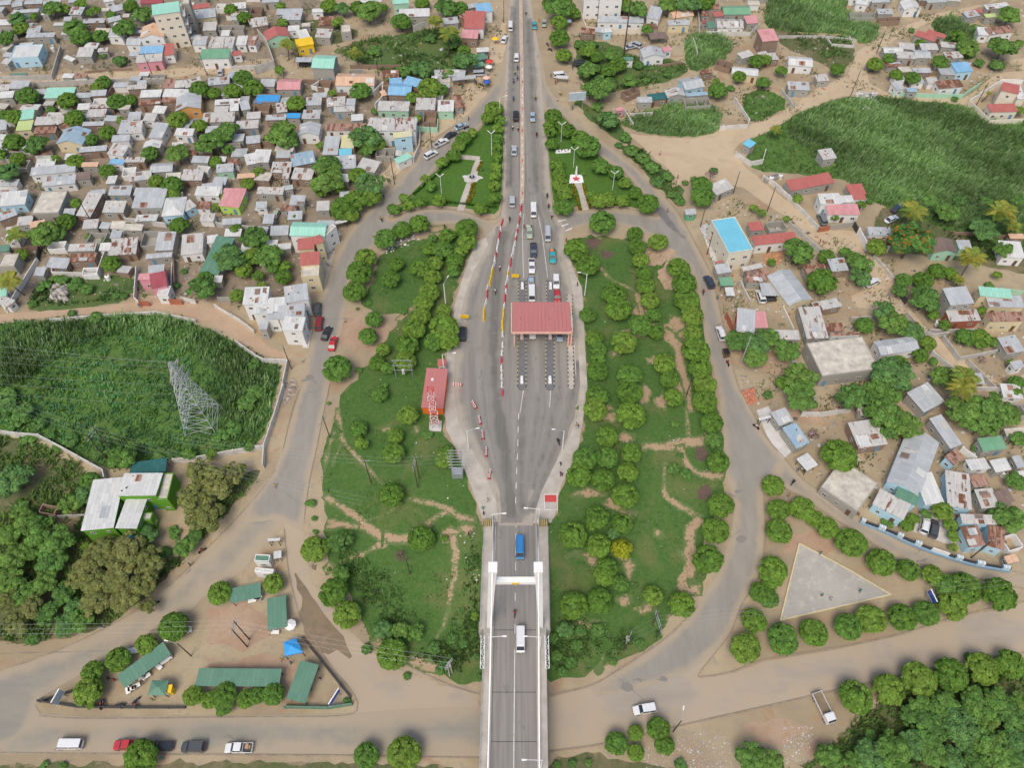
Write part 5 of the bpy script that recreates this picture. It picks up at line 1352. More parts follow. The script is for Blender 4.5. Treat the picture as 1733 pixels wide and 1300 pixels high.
# compound walls
WALLS=[(1,[(0,505),(340,500),(400,300)],'block',1.8),(1,[(225,545),(700,525),(1000,520),(1100,515)],'block',1.8),(1,[(700,640),(770,540)],'w_b',1.8),(1,[(1540,440),(1733,430)],'blockl',1.8),(1,[(60,740),(280,700),(570,710)],'w_b',1.4),(1,[(870,452),(650,462),(560,475)],'w_b',.8),
(2,[(190,495),(190,520),(540,535)],'w_b',1.8),(2,[(0,440),(130,400),(80,260),(20,190)],'block',3),(2,[(800,600),(860,540),(850,640),(805,690)],'w_w',2.2),(2,[(640,430),(980,430),(980,480)],'w_b',1.5),(2,[(1080,840),(1220,850),(1225,790)],'w_m',1.8),(2,[(520,480),(380,570),(500,590)],'w_w',1.6),(2,[(1060,1050),(1100,960),(1105,860)],'blockl',2),(2,[(640,20),(780,20),(900,30)],'block',2),(2,[(1040,100),(1060,170),(1160,130)],'block',2.4),
(3,[(490,90),(520,170),(600,190),(920,190)],'w_cr',2),(3,[(1270,60),(1275,210)],'block',2),(3,[(1325,205),(1620,210),(1680,150)],'blockl',1.6),(3,[(1235,250),(1265,350)],'block',1.6),(3,[(780,735),(835,820)],'blockl',1.4),(3,[(815,755),(965,745)],'blockl',1.5),(3,[(1415,840),(1600,825),(1610,790),(1510,640)],'blockl',1.5),(3,[(1520,1010),(1620,1075),(1700,1060),(1720,990)],'blockl',1.8),(3,[(1000,430),(1160,410)],'w_b',1),
(4,[(100,235),(400,235),(620,260)],'block',1.0),(4,[(420,240),(450,290),(600,300),(570,235)],'blockl',1),(4,[(860,610),(1140,625),(1330,625),(1450,545)],'w_m',1.6),(4,[(1380,670),(1510,800),(1733,790)],'w_cr',2),(4,[(1380,660),(1590,525),(1733,530)],'w_w',1.6),(4,[(120,590),(200,700)],'block',1.4),(4,[(0,1170),(60,1200),(170,1300)],'blockl',1.6),(4,[(930,470),(1200,480)],'w_b',1.4),
(5,[(830,170),(1100,205)],'blockl',1.8),(5,[(0,400),(80,380),(260,350)],'w_b',2),(5,[(255,345),(235,440)],'dark_metal',1.8),(5,[(240,440),(30,780)],'w_w',1.6),(5,[(355,460),(340,530),(640,540),(700,380)],'blockl',2),(5,[(905,500),(890,700),(920,725)],'blockl',1.8),(5,[(925,725),(980,730)],'dp',2) if 0 else (5,[(925,725),(985,728)],'brick_red',1.9),(5,[(1125,715),(1205,718)],'brick_red',1.9),(5,[(1205,700),(1300,720)],'blockl',1.6),(5,[(1145,470),(1135,700)],'blockl',1.8),(5,[(330,845),(760,810),(1040,795),(1300,850)],'blockl',1.3),(5,[(1430,750),(1600,850),(1690,920)],'blockl',1.4),(5,[(1440,200),(1700,230)],'block',1.8),(5,[(1570,990),(1733,1105)],'blockl',1.6),(5,[(1450,700),(1530,700)],'w_c',2),(5,[(1560,860),(1640,920)],'brick_red',1.2) if 0 else (5,[(1150,370),(1160,600)],'w_b',1.8),
(6,[(0,1080),(60,1110),(215,1115)],'blockl',1.8),(6,[(218,1120),(180,1300)],'blockl',1.8),(10,[(190,0),(130,200),(60,410),(55,540)],'blockl',1.8),(10,[(0,410),(70,410)],'blockl',1.6),
(9,[(0,310),(120,325),(250,335),(430,430),(680,570)],'blockl',2),(9,[(680,575),(690,620)],'blockl',2),(9,[(1150,500),(1300,485),(1550,440),(1733,410)],'blockl',1.8),(9,[(330,880),(560,870)],'block',1.2),
(8,[(170,20),(370,230)],'blockl',1.6),(8,[(375,235),(445,225)],'brick_red',1.8),(8,[(170,195),(380,380),(480,425)],'block',1.6),(8,[(445,220),(600,200),(685,40)],'w_c',1.8),(8,[(640,240),(700,355)],'w_w',2.4),(8,[(610,200),(650,270)],'dark_metal',2),(8,[(740,415),(870,570)],'blockl',1.2),(8,[(890,620),(960,715)],'dark_metal',2),(8,[(960,800),(1060,920),(1130,945),(1240,930)],'block',1.6),(8,[(1205,960),(1310,1100),(1560,1050)],'block',1.8),(8,[(1130,1060),(1290,1190)],'blockl',1.6),(8,[(1370,1120),(1550,1300)],'block',1.6),(8,[(1110,915),(1450,915)],'block',1.4),(8,[(130,760),(200,910)],'w_cr',2),(8,[(1740,830),(1440,640)],'w_y',2) if 0 else (8,[(1580,640),(1733,660)],'w_m',1.6),(8,[(1270,265),(1380,265),(1640,290)],'w_b',1.4),(8,[(590,835),(720,825)],'block',1.8),
(12,[(260,185),(380,190),(590,160)],'blockl',1.8),(12,[(1400,20),(1550,20),(1700,90)],'blockl',1.6),(12,[(1190,440),(1050,300)],'w_b',1) if 0 else (12,[(1330,420),(1420,490)],'w_w',1.8),(12,[(440,590),(640,870)],'w_b',.9),
(13,[(260,850),(480,780)],'dark_metal',1.0),(14,[(200,890),(490,895),(650,870)],'gt',1.4),(14,[(320,430),(640,830)],'dark_metal',1.0),(13,[(250,850),(500,890),(900,895),(1230,895)],'dark_metal',.9),(7,[(1330,530),(1465,820)],'dark_metal',.9) if 0 else (7,[(1550,590),(1615,720)],'blockl',1.2),(7,[(1460,800),(1530,940)],'brick_red',2.4)]
WLK={'block':'grey block','blockl':'pale block','w_w':'whitewashed','w_b':'brown brick','w_c':'cement','brick_red':'brick-red painted','w_cr':'cream','w_m':'mint green','gt':'dark green sheet','dark_metal':'dark wire-mesh','w_y':'yellow','w_lb':'pale blue','w_bw':'blue'}
for t,p,m_,h in WALLS: wallrun(p,h,m_,('tall ' if h>2.1 else 'low ' if h<1.3 else '')+WLK[m_]+' boundary wall',tt=t)
# blue and white fence along the upper street
fp=[(650,905),(830,978),(1000,1062),(1200,1142),(1400,1205),(1630,1248)]
w=crv([G(*T(12,*q),1.2) for q in fp],9); r=thing('street_fence','blue and white panelled front fence curving along the upper street','fence',(w[0][0],w[0][1],terr(*w[0])),fixed=True)
for i in range(len(w)-1):
    a,b_=w[i],w[i+1]; l=math.dist(a,b_); rz=math.atan2(b_[1]-a[1],b_[0]-a[0]); x,y=(a[0]+b_[0])/2,(a[1]+b_[1])/2
    ph=i%6; lx,ly=x-w[0][0],y-w[0][1]
    if 22<i<28: ob('gate_panel',WPm['w_w'],r,(lx,ly,-.3),rz,(l*.94,.25,1.8))
    elif ph in(0,1): 
        for s_,c_ in((-.28,'w_lb'),(.22,'w_w')): ob('fence_pillar',WPm[c_],r,(lx+math.cos(rz)*l*s_,ly+math.sin(rz)*l*s_,-.3),rz,(l*.4,.7,1.9))
    else: ob('fence_panel',WPm['dark_metal'],r,(lx,ly,-.3),rz,(l*.96,.14,1.6))
    ob('fence_base',WPm['w_bw'],r,(x-w[0][0]-math.sin(rz)*-.25,y-w[0][1]-math.cos(rz)*.25,-.3),rz,(l,.3,.75))
# ---------------- bridge ----------------
AX=lambda y:.28+(y-24)*.0111
br=thing('bridge','white suspension bridge carrying the main road over the lower street','bridge',(0,0,0),fixed=True)
YN,YA=-40.0,73.2; SL=math.atan(.0111)
def ax_box(mb,x0,x1,y0,y1,z0,z1,m=0,seg=1):
    for i in range(seg):
        a=y0+(y1-y0)*i/seg; b=y0+(y1-y0)*(i+1)/seg; p,q=AX(a),AX(b)
        mb.hexa([(p+x0,a,z0),(p+x1,a,z0),(q+x1,b,z0),(q+x0,b,z0),(p+x0,a,z1),(p+x1,a,z1),(q+x1,b,z1),(q+x0,b,z1)],m)
mb=MB(); ax_box(mb,-4.15,4.15,YN,YA,-.8,.06); 
me=mb.mesh('deck','bridge_deck'); a_=me.attributes.new('edge','FLOAT','POINT'); a_.data.foreach_set('value',[3.0]*len(me.vertices)); ob('deck',me,br)
for s in(-1,1):
    mb=MB(); x=(4.6,6.0); ax_box(mb,*(sorted((s*4.75,s*6.0))),YN,49.8,-.5,.22); ax_box(mb,*(sorted((s*4.75,s*6.75))),49.8,YA,-.5,.22); ob('walkway',mb.mesh('walkway','pavement'),br)
    mb=MB(); ax_box(mb,*(sorted((s*4.15,s*4.4))),YN,YA,-.5,.28); ob('kerb',mb.mesh('kerb','kerb'),br)
    mb=MB(); ax_box(mb,*(sorted((s*4.4,s*4.75))),YN,YA,-.3,.02); ob('channel',mb.mesh('channel','dark_metal'),br)
    # outer railing
    mb=MB()
    y=YN
    while y<72:
        xo=6.0 if y<49 else 6.7; mb.box(AX(y)+s*xo-.04,y-.04,.2,AX(y)+s*xo+.04,y+.04,1.25); y+=2.0
    for zz in(.6,1.22):
        ax_box(mb,*(sorted((s*5.97,s*6.03))),YN,49.8,zz,zz+.06); ax_box(mb,*(sorted((s*6.67,s*6.73))),49.8,72.5,zz,zz+.06)
    ob('railing',mb.mesh('railing','steel'),br)
    # inner stiffening truss: two chords, posts and diagonals
    mb=MB()
    for zz in(.15,1.4): ax_box(mb,*(sorted((s*4.48,s*4.66))),YN,50,zz,zz+.16)
    y=YN; k=0
    while y<48:
        mb.tube((AX(y)+s*4.57,y,.2),(AX(y)+s*4.57,y,1.6),.05,None,4); mb.tube((AX(y)+s*4.57,y,.2 if k%2 else 1.55),(AX(y)+s*4.57,y+2.2,1.55 if k%2 else .2),.04,None,4); y+=2.2; k+=1
    ob('truss',mb.mesh('truss','white_paint'),br)
    mb=MB(); ax_box(mb,*(sorted((s*4.5,s*4.62))),50.5,72.6,.95,1.05); y=51
    while y<72.5: mb.box(AX(y)+s*4.56-.04,y-.04,.2,AX(y)+s*4.56+.04,y+.04,1.0); y+=2
    ob('handrail',mb.mesh('handrail','white_paint'),br)
    # abutment wall
    mb=MB(); ax_box(mb,*(sorted((s*6.3,s*6.9))),49.6,YA,-7,-.1); ob('retaining_wall',mb.mesh('retaining_wall','w_c'),br)
    # tower leg, splayed
    YT=50.6; xc=AX(YT)
    def ring(x,w,dz,z): return [(x-w,YT-dz,z),(x+w,YT-dz,z),(x+w,YT+dz,z),(x-w,YT+dz,z)]
    b0=ring(xc+s*5.05,.42,.6,.2); t0=ring(xc+s*4.05,.62,.85,23); t1=ring(xc+s*3.75,.66,.8,28.6)
    mb=MB(); mb.hexa(b0+t0); mb.hexa(t0+t1); ob('tower_leg',mb.mesh('tower_leg','white_paint'),br)
    mb=MB(); mb.box(xc+s*3.75-.75,YT-.9,28.6,xc+s*3.75+.75,YT+.9,29.1); ob('tower_cap',mb.mesh('tower_cap','white_paint'),br)
    mb=MB(); mb.box(xc+s*5.05-.7,YT-1.6,-7,xc+s*5.05+.7,YT+1.6,.35); ob('tower_foot',mb.mesh('tower_foot','w_c'),br)
    # main cable and backstay
    mb=MB(); pr=None
    for i in range(25):
        t=i/24; y=YT+(YN-YT)*t; z=29+(2.6-29)*(1-(1-t)**1.9); p=(AX(y)+s*(3.8+.75*min(1,t*1.2)),y,z)
        if pr: mb.tube(pr,p,.15,None,8,0,False)
        pr=p
    ob('main_cable',mb.mesh('main_cable','white_paint',True),br)
    mb=MB(); mb.tube((xc+s*3.8,YT,29),(AX(72)+s*4.6,72.3,.3),.14,None,8); ob('backstay',mb.mesh('backstay','white_paint',True),br)
    mb=MB()
    for i in range(1,12):
        t=i/24*2; y=YT+(YN-YT)*t*.9
        if y<YN+2: break
        tt=(YT-y)/(YT-YN); z=29+(2.6-29)*(1-(1-tt)**1.9); mb.tube((AX(y)+s*(3.8+.75*min(1,tt*1.2)),y,z),(AX(y)+s*4.57,y,1.5),.035,None,4)
    ob('hanger',mb.mesh('hanger','steel'),br)
    # folded truss ladder at the deck joint
    mb=MB(); X=AX(46)+s*6.1; 
    for xx in(-.35,.35): mb.box(X+xx-.06,42.0,1.3,X+xx+.06,48.2,1.45)
    k=0; y=42.0
    while y<48: mb.tube((X-.35*(1 if k%2 else -1),y,1.38),(X+.35*(1 if k%2 else -1),y+1.0,1.38),.05,None,4); mb.tube((X-.35,y,1.38),(X+.35,y,1.38),.04,None,4); y+=1; k+=1
    ob('gangway_truss',mb.mesh('gangway_truss','white_paint'),br)
    mb=MB()
    for i in range(5): mb.box(AX(71.5)+s*4.75+s*i*.4-.0,71.0,1.35,AX(71.5)+s*4.75+s*i*.4+s*.2,72.6,1.5) if s>0 else mb.box(AX(71.5)+s*4.75+s*i*.4+s*.2,71.0,1.35,AX(71.5)+s*4.75+s*i*.4,72.6,1.5)
    o=ob('hazard_bar',mb.mesh('hazard_bar',plain('hazard_yellow',(.50,.38,.14),.8) and 'hazard_yellow'),br)
    mb=MB(); 
    for i in range(5):
        xa,xb=sorted((AX(71.5)+s*4.75+s*(i*.4+.2),AX(71.5)+s*4.75+s*(i*.4+.4))); mb.box(xa,71.0,1.3,xb,72.6,1.48)
    ob('hazard_bar',mb.mesh('hazard_bar','black_paint'),br)
    mb=MB(); mb.box(*(sorted((AX(72)+s*4.7,AX(72)+s*5.0))[:1]),72.7,.2,sorted((AX(72)+s*4.7,AX(72)+s*5.0))[1],73.0,2.2) if 0 else mb.tube((AX(72)+s*4.9,73,.1),(AX(72)+s*4.9,73,2.4),.16,None,8)
    ob('marker_post',mb.mesh('marker_post','roof_g' if 0 else 'w_gr'),br)
mb=MB(); mb.box(AX(50.6)-4.2,50.1,22.6,AX(50.6)+4.2,51.1,23.6); ob('cross_beam',mb.mesh('cross_beam','white_paint'),br)
mb=MB(); mb.box(AX(50.6)-.6,49.95,23.0,AX(50.6)+.6,50.08,23.5); ob('clearance_sign',mb.mesh('clearance_sign','yellow_paint'),br)
mb=MB(); mb.box(-5.8,27,-7,6.2,29,-.8); ob('pier',mb.mesh('pier','w_c'),br)
mb=MB(); mb.box(-6.5,49.5,-7,7.2,51.5,-.8); ob('abutment',mb.mesh('abutment','w_c'),br)
mb=MB(); ax_box(mb,-.08,.08,YN,46,.062,.07); 
for i in range(8): ax_box(mb,-.07,.07,49+i*3.2,50.8+i*3.2,.062,.07)
ob('centre_line',mb.mesh('centre_line','marking'),br)
mb=MB()
for y in(8,16,29.5,38,49.6,73): ax_box(mb,-4.1,4.1,y,y+.12,.062,.068)
ob('expansion_joint',mb.mesh('expansion_joint','dark_metal'),br)
def blamp(px,py,side,h=8,z0=.2):
    # lamp post with arm reaching over the road
    X,Y=Gz(px,py,h+.5); xp=AX(Y)+side*4.75
    r=thing('street_lamp','white single-arm lamp over the bridge road','street lamp',(xp,Y,z0),0,'lamps of the bridge')
    mb=MB(); mb.tube((0,0,0),(0,0,h),.11,.07,8); ob('post',mb.mesh('post','white_paint'),r)
    mb=MB(); mb.tube((0,0,h-.05),(X-xp,0,h+.5),.06,.05,6); ob('arm',mb.mesh('arm','white_paint'),r)
    mb=MB(); mb.tube((X-xp,0,h+.5),(X-xp-side*.9,0,h+.55),.12,.2,8); ob('lamp_head',mb.mesh('lamp_head','white_paint'),r)
blamp(849,1078,-1); blamp(893,1078,1); blamp(892,1287,1); blamp(849,870,-1); blamp(894,861,1)
# ---------------- toll plaza ----------------
H=6.2; a=Gz(867,562,H); b=Gz(967,562,H); d=Gz(867,513,H); cxx,cyy=(a[0]+b[0])/2,(a[1]+d[1])/2; w=b[0]-a[0]; D=d[1]-a[1]
tc=thing('toll_canopy','wide red-roofed toll plaza canopy across the main road','canopy',(cxx,cyy,.075),fixed=True)
nS=14
for i in range(nS):
    x0=-w/2+.05+(w-.1)*i/nS; mb=MB(); mb.hexa([(x0+.02,-D/2,H-.12),(x0+(w-.1)/nS-.02,-D/2,H-.12),(x0+(w-.1)/nS-.02,D/2,H+.2),(x0+.02,D/2,H+.2),(x0+.02,-D/2,H),(x0+(w-.1)/nS-.02,-D/2,H),(x0+(w-.1)/nS-.02,D/2,H+.32),(x0+.02,D/2,H+.32)])
    ob('roof_panel',mb.mesh('roof_panel','tg'),tc)
mb=MB(); mb.box(-w/2-.1,-D/2-.3,H-.45,w/2+.1,-D/2-.1,H+.1); mb.box(-w/2-.3,-D/2-.1,H-.45,-w/2-.1,D/2,H+.1); mb.box(w/2+.1,-D/2-.1,H-.45,w/2+.3,D/2,H+.1); ob('fascia',mb.mesh('fascia','salmon' if 'salmon' in M else (plain('salmon',(.72,.42,.32)) and 'salmon')),tc)
ISL=[(883.5,'left'),(931,'middle'),(963.5,'right')]
plain('kerb_yellow',(.46,.36,.15),.8); plain('kerb_black',(.07,.065,.06),.8); plain('kerb_white',(.46,.42,.34),.8)
KB={k:unit('kerb_block',[(-.11,-.29,0,.11,.29,.26)],'kerb_'+k) for k in('yellow','black','white')}
for k,(px,nm) in enumerate(ISL):
    yt,yb=(476,656) if k<2 else (500,656)
    A=Gz(px+.5,yt,0); B=Gz(px-.5 if k<2 else px+3,yb,0); half=.95 if k<2 else .62
    r=thing('toll_island',f'{["long yellow and black kerbed toll lane island under the canopy, leftmost one","long white and black kerbed toll lane island, middle one under the canopy","narrow white and black kerbed toll lane divider, rightmost one"][k]}','traffic island',(B[0],B[1],.075),math.atan2(A[1]-B[1],A[0]-B[0])-math.pi/2,'toll lane islands',fixed=True); L=math.dist(A,B)
    n=8; pts=[(half*math.sin(math.pi*i/n-math.pi/2)*1,-half*math.cos(math.pi*i/n-math.pi/2)) for i in range(n+1)]
    out=[(x,y) for x,y in pts]+[(half,L)]+[(-half,L)]
    mb=MB(); mb.poly([(x,y,.22) for x,y in out]); 
    for i in range(len(out)): p,q=out[i],out[(i+1)%len(out)]; mb.quad((p[0],p[1],0),(q[0],q[1],0),(q[0],q[1],.22),(p[0],p[1],.22))
    ob('island_top',mb.mesh('island_top','pavement' if k==2 else 'asphalt_grey' if 'asphalt_grey' in M else (plain('asphalt_grey',(.15,.15,.15),.9) and 'asphalt_grey')),r)
    y=.4; i=0
    while y<L:
        for s in(-1,1): ob('kerb_block',KB[('yellow' if (k==0 and s<0) else 'white') if i%2 else 'black'],r,(s*(half+.05),y,0))
        y+=.62; i+=1
    if k<2:
        for yy in(L-2.2,L*.45,1.8):
            bo=thing('toll_bollard',['white rounded concrete crash block on the toll island'][0],'bollard',(B[0]+(A[0]-B[0])*yy/L,B[1]+(A[1]-B[1])*yy/L,.29),0,'crash blocks of the toll islands')
            mb=MB(); mb.hexa([(-.4,-.9,0),(.4,-.9,0),(.4,.9,0),(-.4,.9,0),(-.28,-.6,1.2),(.28,-.6,1.2),(.28,.6,1.2),(-.28,.6,1.2)]); ob('block',mb.mesh('block','white_paint'),bo)
            mb=MB(); mb.tube((0,0,1.1),(0,0,1.7),.14,.1,8); ob('lamp',mb.mesh('lamp','white_paint'),bo)
    # booth under the canopy, columns
    bt=thing('toll_booth',f'{["grey toll booth under the red canopy, left island","grey toll booth under the red canopy, middle island","slim toll booth under the red canopy, right divider"][k]}','toll booth',(B[0]+(A[0]-B[0])*.62,B[1]+(A[1]-B[1])*.62,.29),0,'toll booths',fixed=True)
    hb=.75 if k<2 else .5
    mb=MB(); mb.box(-hb,-1.6,0,hb,1.6,1.1); mb.box(-hb,-1.6,2.2,hb,1.6,2.6); 
    for sx in(-1,1):
        for sy in(-1,1): mb.box(sx*hb-.05*(sx+1),sy*1.6-.05*(sy+1),1.1,sx*hb+.05*(1-sx),sy*1.6+.05*(1-sy),2.2)
    ob('cabin',mb.mesh('cabin','w_w'),bt); mb=MB(); mb.box(-hb+.06,-1.54,1.1,hb-.06,1.54,2.2); ob('glazing',mb.mesh('glazing','glass_dark'),bt)
    for yy in(.42,.80):
        mb=MB(); mb.box(-.18,-.18,0,.18,.18,5.2); X=B[0]+(A[0]-B[0])*yy; Y=B[1]+(A[1]-B[1])*yy
        if abs(Y-cyy)<D/2: ob('column',mb.mesh('column','salmon'),tc,(X-cxx,Y-cyy,0))
    gp=thing('lane_barrier_gate',f'orange and white boom gate of the toll lane','boom gate',(B[0]+(A[0]-B[0])*.47,B[1]+(A[1]-B[1])*.47,.29),0,'toll lane boom gates'); mb=MB(); mb.box(-.2,-.2,0,.2,.2,1.1); ob('housing',mb.mesh('housing','or_p' if 'or_p' in M else (plain('or_p',(.7,.2,.05)) and 'or_p')),gp)
    mb=MB(); mb.box(.1,-.05,.9,.2,.05,4.2); ob('boom',mb.mesh('boom','white_paint'),gp)
for s in(-1,1):
    for yy in(-D/2+.6,D/2-.6): mb=MB(); mb.box(-.15,-.15,0,.15,.15,H-.9); ob('column',mb.mesh('column','salmon'),tc,(s*(w/2-.5),yy,0))
# plastic traffic barriers
def barm(): 
    mb=MB(); mb.hexa([(-.3,-.75,0),(.3,-.75,0),(.3,.75,0),(-.3,.75,0),(-.22,-.75,.3),(.22,-.75,.3),(.22,.75,.3),(-.22,.75,.3)]); mb.hexa([(-.16,-.73,.3),(.16,-.73,.3),(.16,.73,.3),(-.16,.73,.3),(-.09,-.7,.95),(.09,-.7,.95),(.09,.7,.95),(-.09,.7,.95)]); return mb
plain('plastic_red',(.55,.08,.09),.5,.12); plain('plastic_white',(.72,.70,.68),.5,.12); plain('plastic_yellow',(.78,.52,.03),.5,.12)
BM={k:barm().mesh('body','plastic_'+k) for k in('red','white','yellow')}; BMf={k:unit('foot',[(-.34,-.6,0,.34,-.4,.1),(-.34,.4,0,.34,.6,.1)],'plastic_'+k) for k in BM}
BWH={'A':'left barrier row','B':'right barrier row','C':'road centre line'}
def bline(pp,pat,row,step=1.62,rz=0,jit=.12,sc=(.85,1,1)):
    c=crv([G(*q)[:2] for q in pp],8); L=[0]
    for i in range(len(c)-1): L.append(L[-1]+math.dist(c[i],c[i+1]))
    d=0;k=0
    while d<L[-1]:
        i=max(j for j in range(len(L)-1) if L[j]<=d); t=(d-L[i])/(L[i+1]-L[i]+1e-6); x=c[i][0]+(c[i+1][0]-c[i][0])*t+random.uniform(-jit,jit); y=c[i][1]+(c[i+1][1]-c[i][1])*t
        an=math.atan2(c[i+1][1]-c[i][1],c[i+1][0]-c[i][0])-math.pi/2+random.uniform(-.08,.08)
        col={'r':'red','w':'white','y':'yellow'}[pat[k%len(pat)]]; k+=1
        r=thing('traffic_barrier',f'{col} plastic barrier in the {row}','barrier',(x,y,.085),an,'plastic barriers along the toll approach'); ob('body',BM[col],r,sc=sc); ob('foot',BMf[col],r,sc=sc); d+=step
bline([(850,376),(846,393),(842,418),(838,440),(834,455)],'rrwrrwwwrwwwwww','left barrier row'); bline([(833,458),(829,482)],'yyyywyyyy','left barrier row')
bline([(826,488),(821,520)],'wrrwwwrwrrrw','left barrier row'); bline([(820,524),(818,543)],'yyyyyy','left barrier row')
bline([(883,345),(879,372),(875,392),(869,425),(863,450),(859,470),(855,500),(852,540)],'wrrwrrwrwrwwwwrrwywwrwrrwyyww','middle barrier row')
bline([(851,545),(850,572)],'yyywwwyyyy','middle barrier row',1.4); bline([(850,585),(849,620),(849,650),(850,672)],'wwrwwwrwwr','middle barrier row',2.4)
bline([(884,118),(884,200),(884,280),(884,340)],'wwrwwwrwwrw','boulevard centre line',3.6,sc=(.7,.75,.42))
for (x,y,rz_) in ((803,687,25),(812,713,12),(817,738,5),(823,767,0),(829,805,-8),(775,652,80)):
    X,Y,Z=G(x,y); r=thing('striped_barrier','red and white striped barrier plank beside the main road','barrier',(X,Y,.09),math.radians(rz_),'striped planks on the apron'); 
    for i in range(8): ob('stripe',unit('stripe',[(-.22,-1.1+i*.28,.0,.22,-.84+i*.28,.75)],'plastic_red' if i%2 else 'plastic_white') if i<2 else r.children[i%2].data,r) if 0 else None
    mb=MB()
    for i in range(8): mb.hexa([(-.28,-1.1+i*.28,0),(.28,-1.1+i*.28,0),(.28,-.84+i*.28,0),(-.28,-.84+i*.28,0),(-.1,-1.1+i*.28,.8),(.1,-1.1+i*.28,.8),(.1,-.84+i*.28,.8),(-.1,-.84+i*.28,.8)],i%2)
    ob('plank',mb.mesh('plank',['plastic_red','plastic_white']),r); mb=MB(); mb.box(-.4,-.9,0,.4,-.7,.12); mb.box(-.4,.6,0,.4,.8,.12); ob('foot',mb.mesh('foot','rubber'),r)
for (x,y,w_,look) in ((786,535,3.4,'yellow sign board on the left toll pavement'),(872,466,3.0,'yellow sign board on posts above the left toll island')):
    X,Y=Gz(x,y,2); r=thing('sign_board',look,'sign',(X,Y,.09),fixed=True); mb=MB(); mb.box(-w_/2/1.6,-.1,1.2,w_/2/1.6,.0,2.4); ob('board',mb.mesh('board','yellow_paint'),r)
    mb=MB(); mb.tube((-.6,-.05,0),(-.6,-.05,1.2),.05); mb.tube((.6,-.05,0),(.6,-.05,1.2),.05); ob('post',mb.mesh('post','steel'),r)
# red and white marked bay at the bridge end
r=thing('marked_bay','red and white outlined parking bay on the pavement at the bridge end','bay marking',(*Gz(931,850,0),.125),fixed=True)
bx0,by0=Gz(921,864,0); bx1,by1=Gz(943,837,0); ox,oy=r.location.x,r.location.y; mb=MB()
for q in((bx0,by0,bx1,by0+.15),(bx0,by1-.15,bx1,by1),(bx0,by0+.15,bx0+.15,by1-.15),(bx1-.15,by0+.15,bx1,by1-.15)): mb.box(q[0]-ox,q[1]-oy,.0,q[2]-ox,q[3]-oy,.02)
ob('outline',mb.mesh('outline','marking'),r); mb=MB(); mb.box(bx0+.2-ox,by1-1.9-oy,0,bx1-.2-ox,by1-.2-oy,.03); ob('red_field',mb.mesh('red_field','brickred_f' if 'brickred_f' in M else (plain('brickred_f',(.5,.07,.06)) and 'brickred_f')),r)
# ---------------- toll office ----------------
def off(root,w,D,h):
    for i in range(8):
        y=-D/2+.4+i*(D-.8)/8; 
        for s in(-1,1): ob('wall_panel',unit('wall_panel',[(-.03,-.02,0,.03,(D-.8)/8-.1,h-.3)],'w_or_'),root,(s*(w/2-.19),y,.1))
    mb=MB(); mb.tube((-w*.15,D*.2,h+.5),(-w*.15,D*.2,h+1.0),.35,.3,10); ob('roof_vent',mb.mesh('roof_vent','white_paint'),root)
house(0,712.5,690,750,692,68,'tg','or_','m',2.9,look='orange toll office with red ribbed roof beside the left pavement',name='toll_office',cat='building',extra=off)
house(0,740,620,755,620,12,'r','w','m',2.7,look='small red-roofed annex behind the orange toll office',name='office_annex',cat='building')
def lattice_mast(px,py,h,w0,w1,look,cols,name,cat,arms=None,seg=8,rr=.06):
    x,y,z=G(px,py); r=thing(name,look,cat,(x,y,z),0,fixed=True)
    mb=MB(); f=lambda t:(w0+(w1-w0)*t)/2
    for i in range(seg):
        t0,t1=i/seg,(i+1)/seg; a0,a1=f(t0),f(t1); c0=[(-a0,-a0),(a0,-a0),(a0,a0),(-a0,a0)]; c1=[(-a1,-a1),(a1,-a1),(a1,a1),(-a1,a1)]; m_=(i//max(1,seg//len(cols)//1))%len(cols) if len(cols)>1 else 0
        if len(cols)>1: m_=i%2
        for j in range(4):
            k=(j+1)%4; mb.tube((*c0[j],h*t0),(*c1[j],h*t1),rr*1.3,None,5,m_); mb.tube((*c0[j],h*t0),(*c1[k],h*t1),rr*.7,None,4,m_); mb.tube((*c0[k],h*t0),(*c1[j],h*t1),rr*.7,None,4,m_); mb.tube((*c1[j],h*t1),(*c1[k],h*t1),rr*.7,None,4,m_)
    ob('lattice',mb.mesh('lattice',cols),r); return r,(x,y,z)
lattice_mast(737,722,15,1.7,1.2,'red and white lattice mast in front of the orange toll office',['white_paint','red_paint'],'lattice_mast','mast',seg=8,rr=.06)
mb=MB(); X,Y,Z=G(737,722); mb.box(-1.4,-1.4,0,1.4,1.4,.3); r=ob('mast_base',mb.mesh('mast_base','slab'),[t[0] for t in THINGS][-1])
# transmission pylon
bx,by,bz=G(346,714); hh=10
while P(bx,by,bz+hh)[1]>616 and hh<60: hh+=.5
py,pl_=lattice_mast(346,714,hh,7.2,.5,'tall grey lattice electricity pylon standing in the reeds','S'.split('S')[0:0]+['pyl'] if 0 else ['pylon_steel'],'electricity_pylon','pylon',seg=9,rr=.06)
for k,(zf,aw) in enumerate(((.62,4.2),(.76,3.6),(.88,3.0))):
    for s in(-1,1):
        mb=MB(); z=hh*zf; 
        for q in(-.6,.6): mb.tube((q,0,z),(s*.2,-s*aw,z+.1) if 0 else (0,-s*aw,z+.2),.07,None,4)
        mb.tube((0,0,z+1.6),(0,-s*aw,z+.2),.06,None,4)
        for j in range(1,4): t=j/4; mb.tube((0,-s*aw*t,z+1.6-1.4*t),(.6*(1-t),-s*aw*t,z),.04,None,3)
        ob('crossarm',mb.mesh('crossarm','pylon_steel'),py)
        mb=MB(); mb.tube((0,-s*aw,z+.2),(0,-s*aw,z-1.0),.09,None,6); ob('insulator',mb.mesh('insulator','concrete_pole'),py)
        wire((bx,by-s*aw,bz+z-1.0),(bx-120,by+14-s*aw,bz+z-1.0),3.0,.02,'long high-voltage line running left from the pylon')
